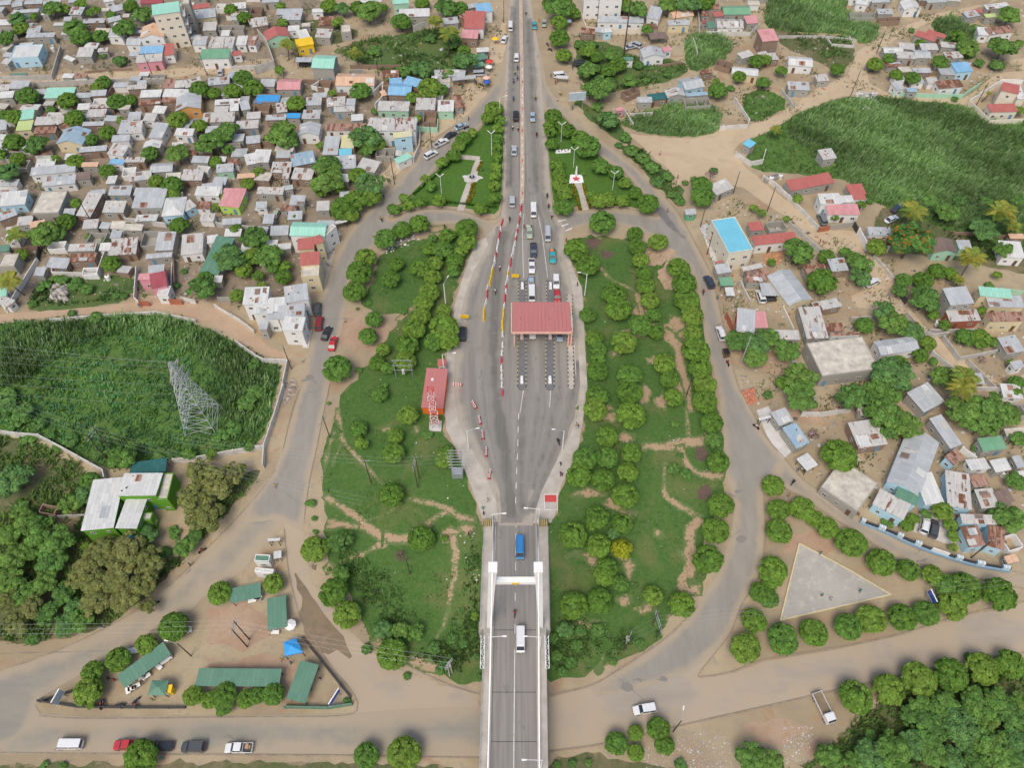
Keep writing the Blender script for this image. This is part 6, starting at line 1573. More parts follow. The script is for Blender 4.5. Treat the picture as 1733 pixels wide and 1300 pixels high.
wire((bx,by,bz+hh),(bx-120,by+18,bz+hh),2.0,.03,'long high-voltage line running left from the pylon')
# ---------------- green building ----------------
def gb(A,B,d,rc,wc,kind,h,look,**k): return house(9,*A,*B,d,rc,wc,kind,h,look=look,name='building_wing',cat='building',**k)
gb((538,982),(758,960),350,'zw','gr','n',6.2,'bright green walled building wing with large sloping pale roof')
gb((775,748),(1040,745),160,'zw','gr','n',6.6,'bright green building wing with stepped pale roof, farthest part')
gb((768,964),(912,966),222,'zw','gr','n',6.0,'bright green building wing with pale roof, front middle part')
gb((1050,772),(1118,770),178,'c','gr','f',5.2,'green walled terrace block with sandy flat roof')
gb((925,907),(1005,910),52,'c','gr','f',4.0,'small green porch block with flat roof and balustrade')
house(9,860,617,1105,583,92,'tl','c','s',3.2,look='dark teal shade net behind the green building',name='shade_net',cat='canopy')
house(9,815,1078,900,1080,68,'bb','c','s',2.4,look='small bright blue awning in front of the green building',name='awning',cat='canopy')
# ---------------- gardens ----------------
for k,pp in enumerate(([(779,357),(783,345),(792,320),(799,300)],[(801,300),(805,285),(811,271)],[(779,266),(795,267),(812,269)])): path('garden_path',[tuple(q) for q in pp],2.0,.14+.004*k,'pavement',0)
blob(799,302,17,7,'slab',.16,'monument_plaza'); 
X,Y,Z=G(799,302); r=thing('fountain','round stone fountain on the paved cross of the left garden','fountain',(X,Y,.17),fixed=True); mb=MB(); mb.tube((0,0,0),(0,0,.5),1.1,1.0,14); ob('basin',mb.mesh('basin','slab'),r); mb=MB(); mb.tube((0,0,.5),(0,0,1.5),.3,.12,8); ob('spout',mb.mesh('spout','concrete_pole'),r); mb=MB(); mb.tube((0,0,.5),(0,0,.53),.85,None,14); ob('water',mb.mesh('water','glass_dark'),r)
path('garden_path',[(992,356),(985,325),(977,308)],2.2,.14,'pavement',0)
sheet('monument_plaza',[(963,311),(988,310),(985,296),(965,296)],.16,'white_paint',2)
X,Y,Z=G(975,303); r=thing('star_monument','red and white star monument on a white plaza in the right garden','monument',(X,Y,.17),fixed=True)
mb=MB(); n=10; ps=[((1.1 if i%2==0 else .5)*math.sin(i*math.pi/5),(1.1 if i%2==0 else .5)*math.cos(i*math.pi/5)-.2) for i in range(10)]; mb.poly([(x,y,.35) for x,y in ps][::-1] if 0 else [(x,y,.35) for x,y in reversed(ps)])
for i in range(10): p,q=ps[i],ps[(i+1)%10]; mb.quad((p[0],p[1],0),(q[0],q[1],0),(q[0],q[1],.35),(p[0],p[1],.35))
ob('star',mb.mesh('star','plastic_red'),r); mb=MB(); mb.hexa([(-.35,.9,0),(.35,.9,0),(.35,1.6,0),(-.35,1.6,0),(-.15,1.1,3.4),(.15,1.1,3.4),(.15,1.4,3.4),(-.15,1.4,3.4)]); ob('stele',mb.mesh('stele','white_paint'),r)
r=thing('letter_bed','white framed flower bed spelling dark letters in the right garden','flower bed',(*G(953,257)[:2],.12),fixed=True)
mb=MB(); mb.hexa([(-2.3,-.9,0),(2.2,-.5,0),(2.3,1.0,0),(-2.2,.6,0),(-2.3,-.9,.25),(2.2,-.5,.25),(2.3,1.0,.25),(-2.2,.6,.25)]); ob('plinth',mb.mesh('plinth','white_paint'),r)
for i in range(4):
    mb=MB(); x=-1.5+i*.95; mb.box(x,-.35+i*.08,.25,x+.16,.5+i*.08,.4); mb.box(x+.16,.3+i*.08 if i%2 else -.35+i*.08,.25,x+.55,.5+i*.08 if i%2 else -.15+i*.08,.4); ob('letter',mb.mesh('letter','dark_metal'),r)
HG=[('yellow',[(969,313),(975,335),(982,356)]),('yellow',[(987,312),(992,332),(999,354)]),('yellow',[(790,345),(797,325),(800,312)]),('yellow',[(803,310),(800,330),(793,345)]),('yellow',[(808,290),(815,275)])]
def hedge(pp,w,h,cols,look,name='hedge'):
    poly=ribbon(crv([G(*q)[:2] for q in pp],4),w); B=poly; n=int(600); 
    c=crv([G(*q)[:2] for q in pp],6); L=sum(math.dist(c[i],c[i+1]) for i in range(len(c)-1)); n=int(L*w*60)
    ii=rng.integers(0,len(c)-1,n); t=rng.random(n); Cc=np.array(c); p=Cc[ii]+(Cc[ii+1]-Cc[ii])*t[:,None]; p=p+rng.uniform(-w/2,w/2,(n,2)); z=terrv(p[:,0],p[:,1])+rng.uniform(.15,h,n)
    cen=np.column_stack([p,z]); u=dirs(n)*.12; v=np.cross(u,dirs(n)); v=v/np.linalg.norm(v,axis=1)[:,None]*.12
    col=np.array(cols)[rng.integers(0,len(cols),n)]*rng.uniform(.7,1.2,(n,1)); V,F,C2=quads(cen,u,v,np.column_stack([col,np.ones(n)]))
    x0=cen[0].copy(); V=V-np.array([x0[0],x0[1],0]); o=thing(name,look,'hedge',(x0[0],x0[1],0),0,'low flower hedges',npmesh(name,V,F,'grassblade',col=C2)); o.color=(1,1,1,1)
for c_,pp in HG: hedge(pp,.8,.6,[(.35,.30,.02),(.08,.16,.02),(.45,.33,.02)],'low yellow flowering hedge beside a garden path')
for pp in([(700,330),(740,296),(780,262)],[(840,352),(800,348),(750,342)]): hedge(pp,.7,.6,[(.05,.13,.02),(.06,.15,.02)],'low clipped green hedge edging the left garden')
# Y-shaped garden lamps
def ylamp(px,py,t=3,h=6):
    p=T(t,px,py); x,y,z=G(*p); r=thing('garden_lamp','white two-armed garden lamp','street lamp',(x,y,z+.1),0,'two-armed garden lamps'); mb=MB(); mb.tube((0,0,0),(0,0,h),.09,.06,6); ob('post',mb.mesh('post','white_paint'),r)
    for s in(-1,1): mb=MB(); mb.tube((0,0,h),(s*1.1,0,h+1.1),.07,.14,6); ob('lamp_arm',mb.mesh('lamp_arm','white_paint'),r)
for q in((352,945),(434,1112),(695,1270)): ylamp(*q)
ylamp(1250,1290,2); ylamp(1585,1060,2,9)
# concrete triangle
def prism_slab(pts,h,mat,edge,look,name,cat):
    w=[G(*q)[:2] for q in pts]; cx,cy=sum(p[0] for p in w)/len(w),sum(p[1] for p in w)/len(w); r=thing(name,look,cat,(cx,cy,terr(cx,cy)),fixed=True)
    L=[(p[0]-cx,p[1]-cy) for p in w]; n=len(L); z0=terr(cx,cy); tz=lambda q:terr(q[0]+cx,q[1]+cy)-z0
    s_=sheet_w('slab',w,h,mat,1.5,0,1.5); del s_['kind']; s_.parent=r; s_.location=(-cx,-cy,-z0)
    if edge:
        for i in range(n):
            p,q=L[i],L[(i+1)%n]; mb=MB(); l=math.dist(p,q); nx,ny=-(q[1]-p[1])/l*.15,(q[0]-p[0])/l*.15; K_=int(l/1.5)+1
            for j in range(K_):
                u=(p[0]+(q[0]-p[0])*j/K_,p[1]+(q[1]-p[1])*j/K_); v=(p[0]+(q[0]-p[0])*(j+1)/K_,p[1]+(q[1]-p[1])*(j+1)/K_); a=tz(u); b=tz(v)
                mb.hexa([(u[0]-nx,u[1]-ny,a-.3),(v[0]-nx,v[1]-ny,b-.3),(v[0]+nx,v[1]+ny,b-.3),(u[0]+nx,u[1]+ny,a-.3),(u[0]-nx,u[1]-ny,a+h+.06),(v[0]-nx,v[1]-ny,b+h+.06),(v[0]+nx,v[1]+ny,b+h+.06),(u[0]+nx,u[1]+ny,a+h+.06)])
            ob('edge_strip',mb.mesh('edge_strip',edge),r)
    return r
groundmat('slabmix',(.47,.44,.38),(.38,.36,.32),(.56,.53,.47),(.42,.40,.35),.1); plain('edge_yellow',(.55,.47,.28),.9)
prism_slab([(1320,1051),(1507,1008),(1440,968),(1352,921)],.35,'slabmix','edge_yellow','triangular grey concrete platform with pale yellow edges','concrete_platform','platform')
# paved forecourts
sheet('forecourt',[(1183,382),(1203,378),(1240,445),(1222,470),(1208,450),(1196,415)],.12,'slab',1.5)
sheet('forecourt',[(1280,695),(1300,688),(1345,760),(1325,778),(1298,738)],.05,'slab',1.5)
sheet('forecourt',[(505,395),(575,395),(560,450),(548,490),(520,470)],.03,'pavement',1.5)
sheet('forecourt',[(516,560),(528,558),(522,590),(512,588)],.03,'slab',1.5)
sheet('yard',[(1560,860),(1620,880),(1612,925),(1545,900)],.04,'slab',1.5)
sheet('yard',[(200,560+60),(201,621),(200,622)],.02,'ground',1) if 0 else None
# blue tent, billboards, small signs
def tent(t,pts,h,look):
    p=[T(t,*q) for q in pts]; w=[Gz(q[0],q[1],G(*q,h)[2]+h) for q in p]; cx,cy=sum(a[0] for a in w)/4,sum(a[1] for a in w)/4; z=terr(cx,cy); r=thing('market_tent',look,'tent',(cx,cy,z),fixed=True)
    mb=MB(); L=[(a[0]-cx,a[1]-cy,h) for a in w]; top=(0,0,h+.8)
    for i in range(4): mb.poly([L[i],L[(i+1)%4],top]); a,b=L[i],L[(i+1)%4]; mb.quad((a[0],a[1],h-.35),(b[0],b[1],h-.35),b,a)
    ob('canopy',mb.mesh('canopy','blue_sheet'),r)
    for a in L: ob('post',POSTm,r,(a[0]*.95,a[1]*.95,0),0,(1,1,h))
tent(14,[(205,555),(325,530),(278,432),(195,462)],2.6,'bright blue market tent inside the triangle')
def board(px,py,w,h,z,look,mat='steel',rz=0,t=0,name='billboard',tilt=0):
    p=T(t,px,py) if t else (px,py); x,y,zz=G(p[0],p[1],z); r=thing(name,look,'sign',(x,y,zz),math.radians(rz),fixed=True); mb=MB(); mb.box(-w/2,-.08,z-h/2,w/2,.08,z+h/2); ob('board',mb.mesh('board',mat),r)
    for s in(-1,1): mb=MB(); mb.tube((s*w*.35,.05,0),(s*w*.35,.05,z-h/2),.09); ob('post',mb.mesh('post','steel'),r)
    mb=MB(); mb.box(-w/2-.06,-.1,z+h/2,w/2+.06,.1,z+h/2+.08); mb.box(-w/2-.06,-.1,z-h/2-.08,w/2+.06,.1,z-h/2); ob('frame',mb.mesh('frame','white_paint'),r)
plain('sign_grey',(.38,.46,.52),.5); plain('sign_blue',(.04,.10,.35),.5)
board(463,640,5.2,2.6,5,'large blue-grey billboard on posts by the right branch road','sign_grey',8,3)
board(385,830,2.5,2.2,2.6,'pale blue-grey notice board at the left tip of the market triangle','sign_grey',75,13,'notice_board')
board(535,830,3.2,1.6,2.4,'blue and white slanted sign board in the right corner of the market','sign_blue',62,14,'notice_board')
board(1122,160,2.6,1.6,2.6,'blue sign board among the trees right of the concrete platform','sign_blue',100,16,'notice_board')
house(13,1095,800,1140,800,55,'y','r' if 0 else 'ye','m',2.2,look='yellow shop counter extension beside the pyramid-roofed kiosk',name='shop_counter',cat='kiosk',win=False)
# ---------------- poles & lines ----------------
A1=hframe((1650,495),(1663,445),11,'double timber power pole with white top in the market square',13)
A2=hframe((710,500),(748,445),10,'double timber power pole near the block wall of the reed field',9)
A3=hframe((1092,690),(1103,633),10,'double power pole carrying a transformer on the left island lawn',10)
A4=hframe((1305,690),(1320,670),8,'pale double power pole near the lower left bridge side',14,'concrete_pole')
A5=hframe((985,440),(960,350),7,'splayed double power pole beside the right ring street',15)
A6=hframe((770,520),(780,500),8,'leaning double power pole on the grass right of the bridge',15)
p1=pole(780,660,10,arm=2.2,t=10); p2=pole(507,360,9,t=10); p3=pole(1275,555,8,t=13,lamp=(-1.6,.3),look='timber lamp pole at the right end of the slanting stall row')
p4=pole(1100,1060,9,t=15,lamp=(.4,1.6),look='dark lamp pole on the lower verge near the white off-road car'); p5=pole(570,655,10,t=4,arm=1.6); p6=pole(1405,715,9,t=4); p7=pole(937,1230,10,t=2,arm=1.4); p8=pole(1185,985,9,t=2)
p9=pole(1280,235,8,t=7); p10=pole(1325,415,8,t=7); p11=pole(1550,1140,10,t=7,look='tall pale lamp pole beside the right ring street',mat='concrete_pole'); p12=pole(1187,80,9,t=11); p13=pole(250,1180,9,t=6,arm=1.2); p14=pole(1500,1290,8,t=3,arm=1.4); p15=pole(770,370,26,t=3,look='very tall slender dark radio mast behind the white house',r0=.25); p16=pole(590,180,10,t=3)
p17=pole(590,230,8,t=4) if 0 else None; pole(1040,1270,8,t=10) ; pole(1380,1160,9,t=12,arm=1.0) ; pole(20,130,9,t=8); pole(1025,520,9,t=1); pole(1380,500,8,t=1); pole(1490,1090,9,t=1); pole(830,505,8,t=2); pole(1665,150,8,t=2); pole(1100,200,7,t=3); pole(1000,120,8,t=4) ; pole(750,350,8,t=4); pole(620,215,9,t=5);
for (t,x,y,l,k) in ((6,1278,755,(.8,1.6),0),(10,1430,440,(1.9,.3),0),(2,1640,800,(1.6,.2),0),(11,360,440,(-1.9,.1),0),(7,510,690,(-1.6,.1),0),(6,1270,1220,(2.4,.1),0)): pole(x,y,8,'white single-arm lamp at the edge of the toll pavement','white_paint',t=t,lamp=l,name='street_lamp',cat='street lamp')
# transformer gantry
x,y,z=G(775,806); r=thing('transformer_gantry','white steel switch gantry on the left pavement edge','gantry',(x,y,z),fixed=True); mb=MB()
for q in(-1.1,1.1):
    for s in(-.7,.7): mb.tube((q,s,0),(q,s,10),.09,None,5)
ob('frame',mb.mesh('frame','steel'),r)
for k in range(5): mb=MB(); mb.tube((-1.7,-.7,5+k*1.2),(1.7,-.7,5+k*1.2),.05,None,5); mb.tube((-1.7,.7,5+k*1.2),(1.7,.7,5+k*1.2),.05,None,5); ob('crossarm',mb.mesh('crossarm','pylon_steel'),r)
mb=MB(); mb.box(-1.2,-.8,.3,1.2,.8,2.2); ob('transformer',mb.mesh('transformer','steel'),r)
o3=(-.9,0,.9); g=(x,y,z,9); wires(p1,A3,o3,.6); wires(A3,g,o3,.6); wires((p1[0]-40,p1[1]+4,0,11),p1,o3,1.0)
wires(A1,A4,o3,1.2); wires((A1[0]-75,A1[1]-1,-5,12),A1,o3,1.5); wires(A5,(A5[0]+85,A5[1]+9,-4,10),o3,1.5); wires(A6,A5,o3,.5)
wires(A2,(A2[0]+60,A2[1]-16,-2,10),o3,1.5); wires((A2[0]-50,A2[1]+18,0,12),A2,o3,1.2)
# substation on left island
x,y,z=G(685,640); r=thing('switch_frame','grey steel switchgear frame in the trees left of the toll office','gantry',(x,y,z),fixed=True); mb=MB()
for q in(-2,2): mb.tube((q,0,0),(q,0,7),.1,None,5)
for k in(7,5,3.2): mb.tube((-2.4,0,k),(2.4,0,k),.08,None,5)
ob('frame',mb.mesh('frame','steel'),r); mb=MB(); mb.tube((0,-.2,2.2),(0,-.2,3.6),.4,.35,8); ob('transformer',mb.mesh('transformer','slab'),r)
TD={1:'''360 60 110 w;120 130 100 w;145 190 90;40 260 120 w;500 190 130 w;540 250 120;640 70 60;670 240 90;600 85 50;870 40 90;950 110 130 w;840 195 130 w;740 100 60;1540 65 80;1630 120 90;1620 520 110;1690 590 120;185 645 130;455 675 120;690 550 90;650 580 80;780 680 110;870 670 80;1330 600 120;1430 620 80;1550 610 110;500 790 120;1185 800 120;1330 840 90;1500 890 160 w;1400 960 150 w;715 885 95;610 930 80;95 950 120;250 970 130 w;120 1060 90;60 1150 130 w;500 1080 100;1000 1025 100;1185 1030 130 w;1040 1210 90;1150 1240 130;1440 1080 80;1520 1000 70;715 1140 90;100 780 100;30 770 80;340 735 70 s;1400 1000 130 w;370 1065 60;15 1030 70;1650 1225 80;1720 1150 70;800 410 90 s;690 370 60 s;430 60 70;800 800 50;540 30 70;230 110 50''',
2:'''180 45 60;500 40 100;590 60 90 w;760 80 150 w;690 50 90;860 55 60;560 150 70;980 150 120;1120 20 90;1280 60 130 w;1370 60 100;1205 140 100 p;1300 220 120 p;220 290 90 p;675 350 90 p;190 150 60;170 465 60;1410 410 150 w;1400 340 80;1110 470 130 w;810 345 90 s;1170 590 140;1240 600 90;1055 650 80;710 610 120;520 620 50;280 690 110;185 905 180 w;235 950 110 w;740 920 170 w;760 1000 100 w;830 960 100;1095 790 60;480 1110 150 w;490 1210 180 w;690 1170 110;770 1240 170 w;45 1140 110;25 610 90;440 970 50;570 1250 80;800 740 40;905 520 50;1290 490 110 s;1000 480 110 s;1320 300 110 s;1180 260 80 s;1600 730 130;1555 785 90;1640 800 80;1630 860 80;1625 930 80;1615 985 70;1620 1045 80;1615 1115 80;1610 1175 80;1600 1240 80;1455 885 70;1395 925 110;1360 975 90;1330 1035 100;1255 1085 85;1140 1195 70;1180 1240 80;1520 1130 30 s;1560 1160 30 s''',
3:'''340 50 180 w;270 20 90;340 150 110;340 255 140;370 370 110;440 90 90;530 340 110;700 370 120 w;730 430 120;540 470 130 w;610 590 210 w;670 470 110;810 540 110 w;925 200 80;850 70 150 w;1060 30 130 w;1200 20 170 w;1310 15 140;770 30 120;1400 605 130;1385 540 50;1540 510 90;1660 410 110;1700 550 90;670 800 140 w;600 715 90 s;590 380 90;480 300 90 s;560 300 80 s;840 300 0;1250 585 50 s;780 920 90 s;820 1010 110 s;900 1060 110 s;960 1120 110 s;1060 1180 90 s;1000 1220 110 s;740 970 60 s;450 690 30 s;920 540 60 s;1060 500 60 s;870 440 80 s;300 775 120;360 830 90;275 835 80;395 870 110;280 880 80;290 960 90;480 920 120;530 980 170;325 1100 100;340 1160 90;350 1230 110;615 1110 120;720 1150 100;780 1220 90;850 1285 90;380 1290 110;560 1310 80;1350 1165 80 d;1290 1240 140;1240 1200 60 s;1180 1220 50 s;1370 1140 60 s;500 1160 40 s;550 600 120 w;1480 590 60 s''',
4:'''1630 110 150 w;1350 320 130 w;1290 240 90;1590 320 180 w;1700 290 60;740 430 110;830 395 80;1170 415 110;880 500 90;990 520 100;490 465 100;115 475 80;1040 290 70;1410 190 80 s;20 560 120 w;78 860 80 p;1700 740 70;1430 420 80 s;1550 440 110 s;1270 660 50 s;1500 620 40 p;870 560 60 s;50 1110 35 s;980 200 50 s;10 400 80;530 20 60 s''',
5:'''105 290 120 p;290 290 170 w;380 290 100 w;140 420 80;60 590 130 p;510 80 70;440 200 110;1195 225 110;740 480 110;1530 450 180 w;1600 470 130;1700 310 150 w;1690 430 120;1350 640 150 w;1370 580 100;1580 690 100;1150 25 90;1720 560 70;1620 520 110;215 745 70 s;640 840 100 s;580 650 90 s;300 630 90 s;500 620 90 s;420 590 80 s;370 580 60 s;1570 250 70;1500 30 60;600 300 60 s;700 330 60 s;480 810 60 s;1440 100 50;900 250 60 s;30 960 60 s;1690 1150 90 s;260 1270 60 s;420 60 60 s;1175 625 50 s;780 690 60 s;830 700 60 s;1230 530 45 s;960 690 30 s''',
6:'''875 315 150;985 255 130;1100 215 140;745 440 150;700 540 180;670 665 150;945 480 110;910 580 130;1415 245 150;1420 330 130;1290 290 110;1260 390 140;1170 375 100;1380 400 90;1205 480 110;1105 510 130;1340 460 120;1330 530 90;1190 570 120;1165 670 150;1130 740 130;1110 830 130;1065 920 160;1020 1020 160;1265 910 200;1195 1000 130;1300 1000 140;800 850 120;760 965 130;555 1180 190;1010 1130 140;860 1050 100;820 1140 110;890 1180 90;1265 790 100;930 115 85;1000 40 70;1025 90 80;1115 70 80;1230 60 90;1510 110 100;1610 40 90;110 430 180 w;30 300 140 w;30 560 120;195 570 110;600 110 180;680 60 170;780 30 150;640 150 120;250 180 40;40 380 100;210 500 90;130 500 100;50 620 60;1190 310 70 s;770 740 40 s;690 780 25 s;700 1190 50 s;1000 800 60 s;270 170 50;450 -10 100''',
7:'''365 105 140;365 30 130;600 60 120;660 50 120;760 60 100;930 80 150;630 205 180;845 280 110;860 365 120;1000 335 130;450 385 160;535 490 160;885 455 120;905 540 110;915 625 130;1135 510 150;1175 610 160;1190 720 160;945 725 130;705 680 160;735 785 170;530 820 110;970 820 100;880 890 160;1225 830 160;990 935 110;1230 945 130;575 975 120;770 1005 170;600 1045 110;1250 1055 180;600 1110 90;595 1195 140;1040 1145 150;1280 1180 150;810 1225 170;1075 1250 130;1310 1280 150;1520 1000 160 w;1640 1020 180 w;1640 1110 150 w;1730 970 140 w;1290 30 160;1140 60 90 s;1640 110 60;1690 140 60;550 300 40 s;1090 20 70 s;1000 500 40 s''',
8:'''1000 130 170 p;1220 140 150 w;1590 130 180 p;1660 220 110 p;1390 440 170 p;970 340 290 f;750 370 130;1460 260 180 w;1590 390 130 w;225 400 190 w;415 430 110;640 480 170 w;640 570 140 w;545 410 90;385 600 200;1150 530 120;1240 545 100;1300 580 80 p;1060 590 130;930 590 110;1070 720 200 w;1130 820 80;1200 890 80;800 800 150 w;860 880 180 w;670 890 120;990 930 140 w;1090 1010 110;1040 1090 110;1340 970 130;1440 980 140;1530 1000 70;850 1220 250 w;1190 1230 150 w;1340 1230 180 p;1555 555 60;225 45 70;150 180 50;470 165 60;650 85 60;40 1000 170 w;150 1060 160 w;240 1240 210 w;1450 1120 70 d;50 470 60;1450 790 60;1680 1270 100;1100 60 110 s;1300 60 100 s;700 60 60 s;960 60 80 s;1690 60 100 s;1480 60 90 s;1640 1140 50;900 1140 110;1500 620 60 s;1130 1130 60;900 660 100 w;130 1270 100''',
9:'''100 640 220 w;200 370 100 s;340 340 90 s;470 380 110 s;40 100 150 s;170 200 170 s;260 270 120 s;100 280 110 s;60 170 130 s;380 430 60 s;820 490 180 w;600 650 130;570 740 150 w;470 800 150 w;1265 470 90;1410 470 70;1660 420 70;1560 300 120 s;1650 120 140 s;1700 60 120 s;1480 350 120 s;1350 600 220 b;1480 660 240 b;1300 760 230 b;1380 880 240 b;1560 600 160 b;240 980 220 w;380 1050 220 w;340 1180 200 w;100 1150 180 w;60 1000 140 w;160 900 150 w;680 1120 220 b;850 1100 240 b;600 1220 200 b;1000 1180 200 b;800 1240 240 b;980 1010 150 w;1170 1000 90 s;1150 970 60 s;1230 1090 140 w;1000 1100 80;1300 1010 120 w;1100 1130 100 s;30 640 120 w;220 1120 120 w;140 820 120 s;570 1080 60''',
10:'''700 300 120;720 400 90;945 345 110;1025 210 140;840 70 110;930 460 150;920 740 170;1270 500 130;405 1105 180;560 1050 140 w;620 1030 90 w;1115 1030 180;980 1150 110 d;580 1270 120 w;380 800 75 s;1270 1030 50;400 900 45 s;410 990 45 s;1160 340 80 s;1290 450 90;480 715 40 s;570 320 30 s;500 130 30 s;500 1240 35 s;860 30 90 s''',
11:'''595 80 150;580 170 160;810 60 170;815 210 190;1100 90 130;1310 20 150;1310 120 170;1355 260 150;1370 375 110 w;1400 520 150;660 350 150;510 500 160;660 490 150;820 460 140;470 610 170;630 640 160;795 590 140;780 750 180;590 890 160;760 930 140;430 1010 180;600 1080 170;760 1100 140 y;1415 810 180;1380 980 190;1330 1170 200;1110 270 60 s;660 1230 150;1100 570 90 s;1190 600 90 s;1200 630 50 s;1720 670 60;550 950 60;1150 480 60 s;700 1000 80 w''',
12:'''60 680 150;95 840 150;100 985 170;250 830 170;340 900 120;420 960 150;580 1060 210;780 1190 190;960 1240 150;1120 1280 150;60 1240 190;240 90 220 w;600 90 200 w;800 60 200 w;730 60 150 w;800 200 220 w;950 270 190 w;830 320 120 w;500 480 230 r;1340 190 220 w;1500 180 260 w;1450 270 180 w;1620 200 160 w;1700 370 120 w;1680 60 80;1320 30 180 p;1680 650 140 w;1630 900 200 w;1540 880 110 w;1190 850 140;950 940 100;1000 900 80;1240 940 90;1260 1020 80;1260 1090 60;30 75 70 s;1410 430 70 s;1080 870 70;840 940 60 s;800 920 50 s;330 340 90 d;1550 250 120 w;700 110 120 w''',
13:'''60 60 200 w;180 150 180 w;300 60 170 w;50 200 160 b;120 330 180 b;200 230 160 b;330 270 170 w;440 350 150 w;430 140 160 w;640 80 220 b;780 60 220 b;650 200 200 b;850 160 220 b;960 80 200 b;540 40 180 b;990 220 110 b;540 320 170 w;500 240 150 w;220 440 110 s;1465 135 160;1160 360 200;975 480 150;790 580 170;620 660 150;590 790 200;600 880 60;940 1230 230;1290 820 140;1400 850 120;1500 810 160;1500 880 130;1640 840 130;1710 820 120;1470 930 60;300 1280 60 s;420 1290 60 s;1580 60 0''',
14:'''130 70 140;130 810 150;20 800 100;530 130 200;620 280 190;920 540 210;750 510 80 s;750 1220 170;1000 1210 230;860 380 130 w;980 380 120 w;1080 400 120 w;1200 500 100 s;1470 290 60;1320 440 90 s;1400 470 70 s;1480 560 60 s;1450 200 50 s;1240 650 70 s;1020 690 60 s;620 860 60 s;170 1260 0;1500 700 60 s;1380 250 50 s''',
15:'''440 220 190;610 190 180;640 20 140;750 70 120;965 150 140;1155 215 190;1680 130 150;1640 320 170;1580 500 210;720 1140 160;850 1070 110;850 1200 120;1000 1040 160;1040 1150 140;1620 1230 200 w;380 380 120 w;480 390 90 s;600 380 100 s;320 560 90 s;420 600 90 s;360 660 80 s;460 480 90 s;700 600 60 s;980 330 50 s;880 470 70 s;1000 420 60 s;430 1270 60 s;540 1270 60 s;320 1280 60 s;1150 1280 90 s;300 430 80 s''',
16:'''50 40 150;30 170 140;125 440 210;330 400 190;560 360 190;715 310 200;920 300 190;1080 270 170;1250 220 200;1200 80 160;1330 100 220;1100 40 150;1565 145 230;970 20 130;610 830 220;830 780 210;1030 710 230;1240 680 230;1450 640 220;1640 610 200;700 1080 90 s;1060 900 180 w;1200 880 200 w;1100 1020 220 w;1300 1020 230 w;1420 880 220 w;1560 860 200 w;1640 960 190 w;1480 980 170 w;1350 1150 150 w;850 1180 220 w;700 1220 200 w;980 1150 180 w;1120 1200 200 w;1250 1260 180 w;1500 1150 230 w;1640 1120 180 w;1600 1250 190 w;430 1230 170 w;50 1260 150 w;980 960 140 w;1420 1270 170 w;600 1270 140 w;1700 850 120 w;900 1290 170 w;1720 1250 120 w;1360 560 60 s'''}
for t,s in TD.items():
    for q in s.replace('\n',';').split(';'):
        a=q.split()
        if len(a)<3 or float(a[2])<5: continue
        x,y=T(t,float(a[0]),float(a[1])); dp=float(a[2])*K*(1.14 if t in(1,2,5) and y<500 and not(x>640 and y>170) else 1); k=a[3] if len(a)>3 else 'r'
        if all(math.hypot(q[0]-x,q[1]-y)>=.28*max(dp,q[2]) for q in TREES): TREES.append((x,y,dp,k))
rt=sorted([q for q in TREES if q[3]=='r'],key=lambda q:-q[2]/scl(q[0],q[1])*scl(q[0],q[1]))
for q in TREES:
    if q[3]!='r': tree(*q)
for q in rt[:290]: tree(*q)
# the smallest far crowns of the settlement: one mass
sm=crown_mesh('crown',1300,26,.34,.68,.115,None); NV=len(sm.vertices); cv=np.empty(NV*3,np.float32); sm.vertices.foreach_get('co',cv); cv=cv.reshape(-1,3)
cc=np.empty(NV*4,np.float32); sm.color_attributes['Col'].data.foreach_get('color',cc); cc=cc.reshape(-1,4)
Vs=[];Fs=[];Cs=[]; nq=1300
for i,q in enumerate(rt[290:]):
    s=scl(q[0],q[1],2); R=q[2]/2/s; hc=R*.62+1; x,y,z=G(q[0],q[1],hc); a=random.uniform(0,6.28); ca,sa=math.cos(a),math.sin(a)
    v=cv[:nq*4]@np.array([[ca,sa,0],[-sa,ca,0],[0,0,1]])*R+np.array([x,y,z+hc]); Vs.append(v); Fs.append(np.arange(nq*4).reshape(nq,4)+i*nq*4); c2=cc[:nq*4].copy(); c2[:,:3]*=np.array(random.choice(TINT['r'])); Cs.append(c2)
if Vs: o=ob('far_tree_crowns',npmesh('far_tree_crowns',np.vstack(Vs),np.vstack(Fs),'leaf',col=np.vstack(Cs))); o['kind']='stuff'; o['label']='smallest bushy tree crowns scattered between the far houses'; o['category']='trees'; o.color=(1,1,1,1)
# reeds and grass
RG=[(.21,.35,.12),(.25,.39,.14),(.17,.30,.09),(.30,.42,.19)]
GR_=[(.11,.21,.05),(.13,.24,.06),(.10,.18,.05)]
treexy=[]
for o,l,f in THINGS:
    if o.name.split('.')[0]=='tree': treexy.append((o.location.x,o.location.y,1.2))
tufts('reed_bed',[[(1345,195),(1425,170),(1500,166),(1560,175),(1641,183),(1671,208),(1760,208),(1760,380),(1690,400),(1600,384),(1500,350),(1450,318),(1415,300),(1400,270),(1340,240),(1330,215)],RB,RC,RD,RE],2.0,1.25,.09,RG,6,.38,.45,look='dense swaying green reeds filling the wet fields')
tufts('field_grass_blades',[FR,RF],1.2,.5,.10,GR_,4,.3,.5,look='short rough grass between the reeds',cat='grass')
tufts('reed_bed',[[(0,555),(127,545),(260,535),(315,548),(390,580),(430,612),(420,660),(330,600),(220,560),(120,580),(60,640),(0,610)],[(330,600),(470,625),(455,700),(440,740),(380,760),(380,640)],[(0,600),(60,590),(70,640),(0,660)]],1.5,1.7,.10,RG,6,.36,.35,look='pale green reeds around the pylon field')
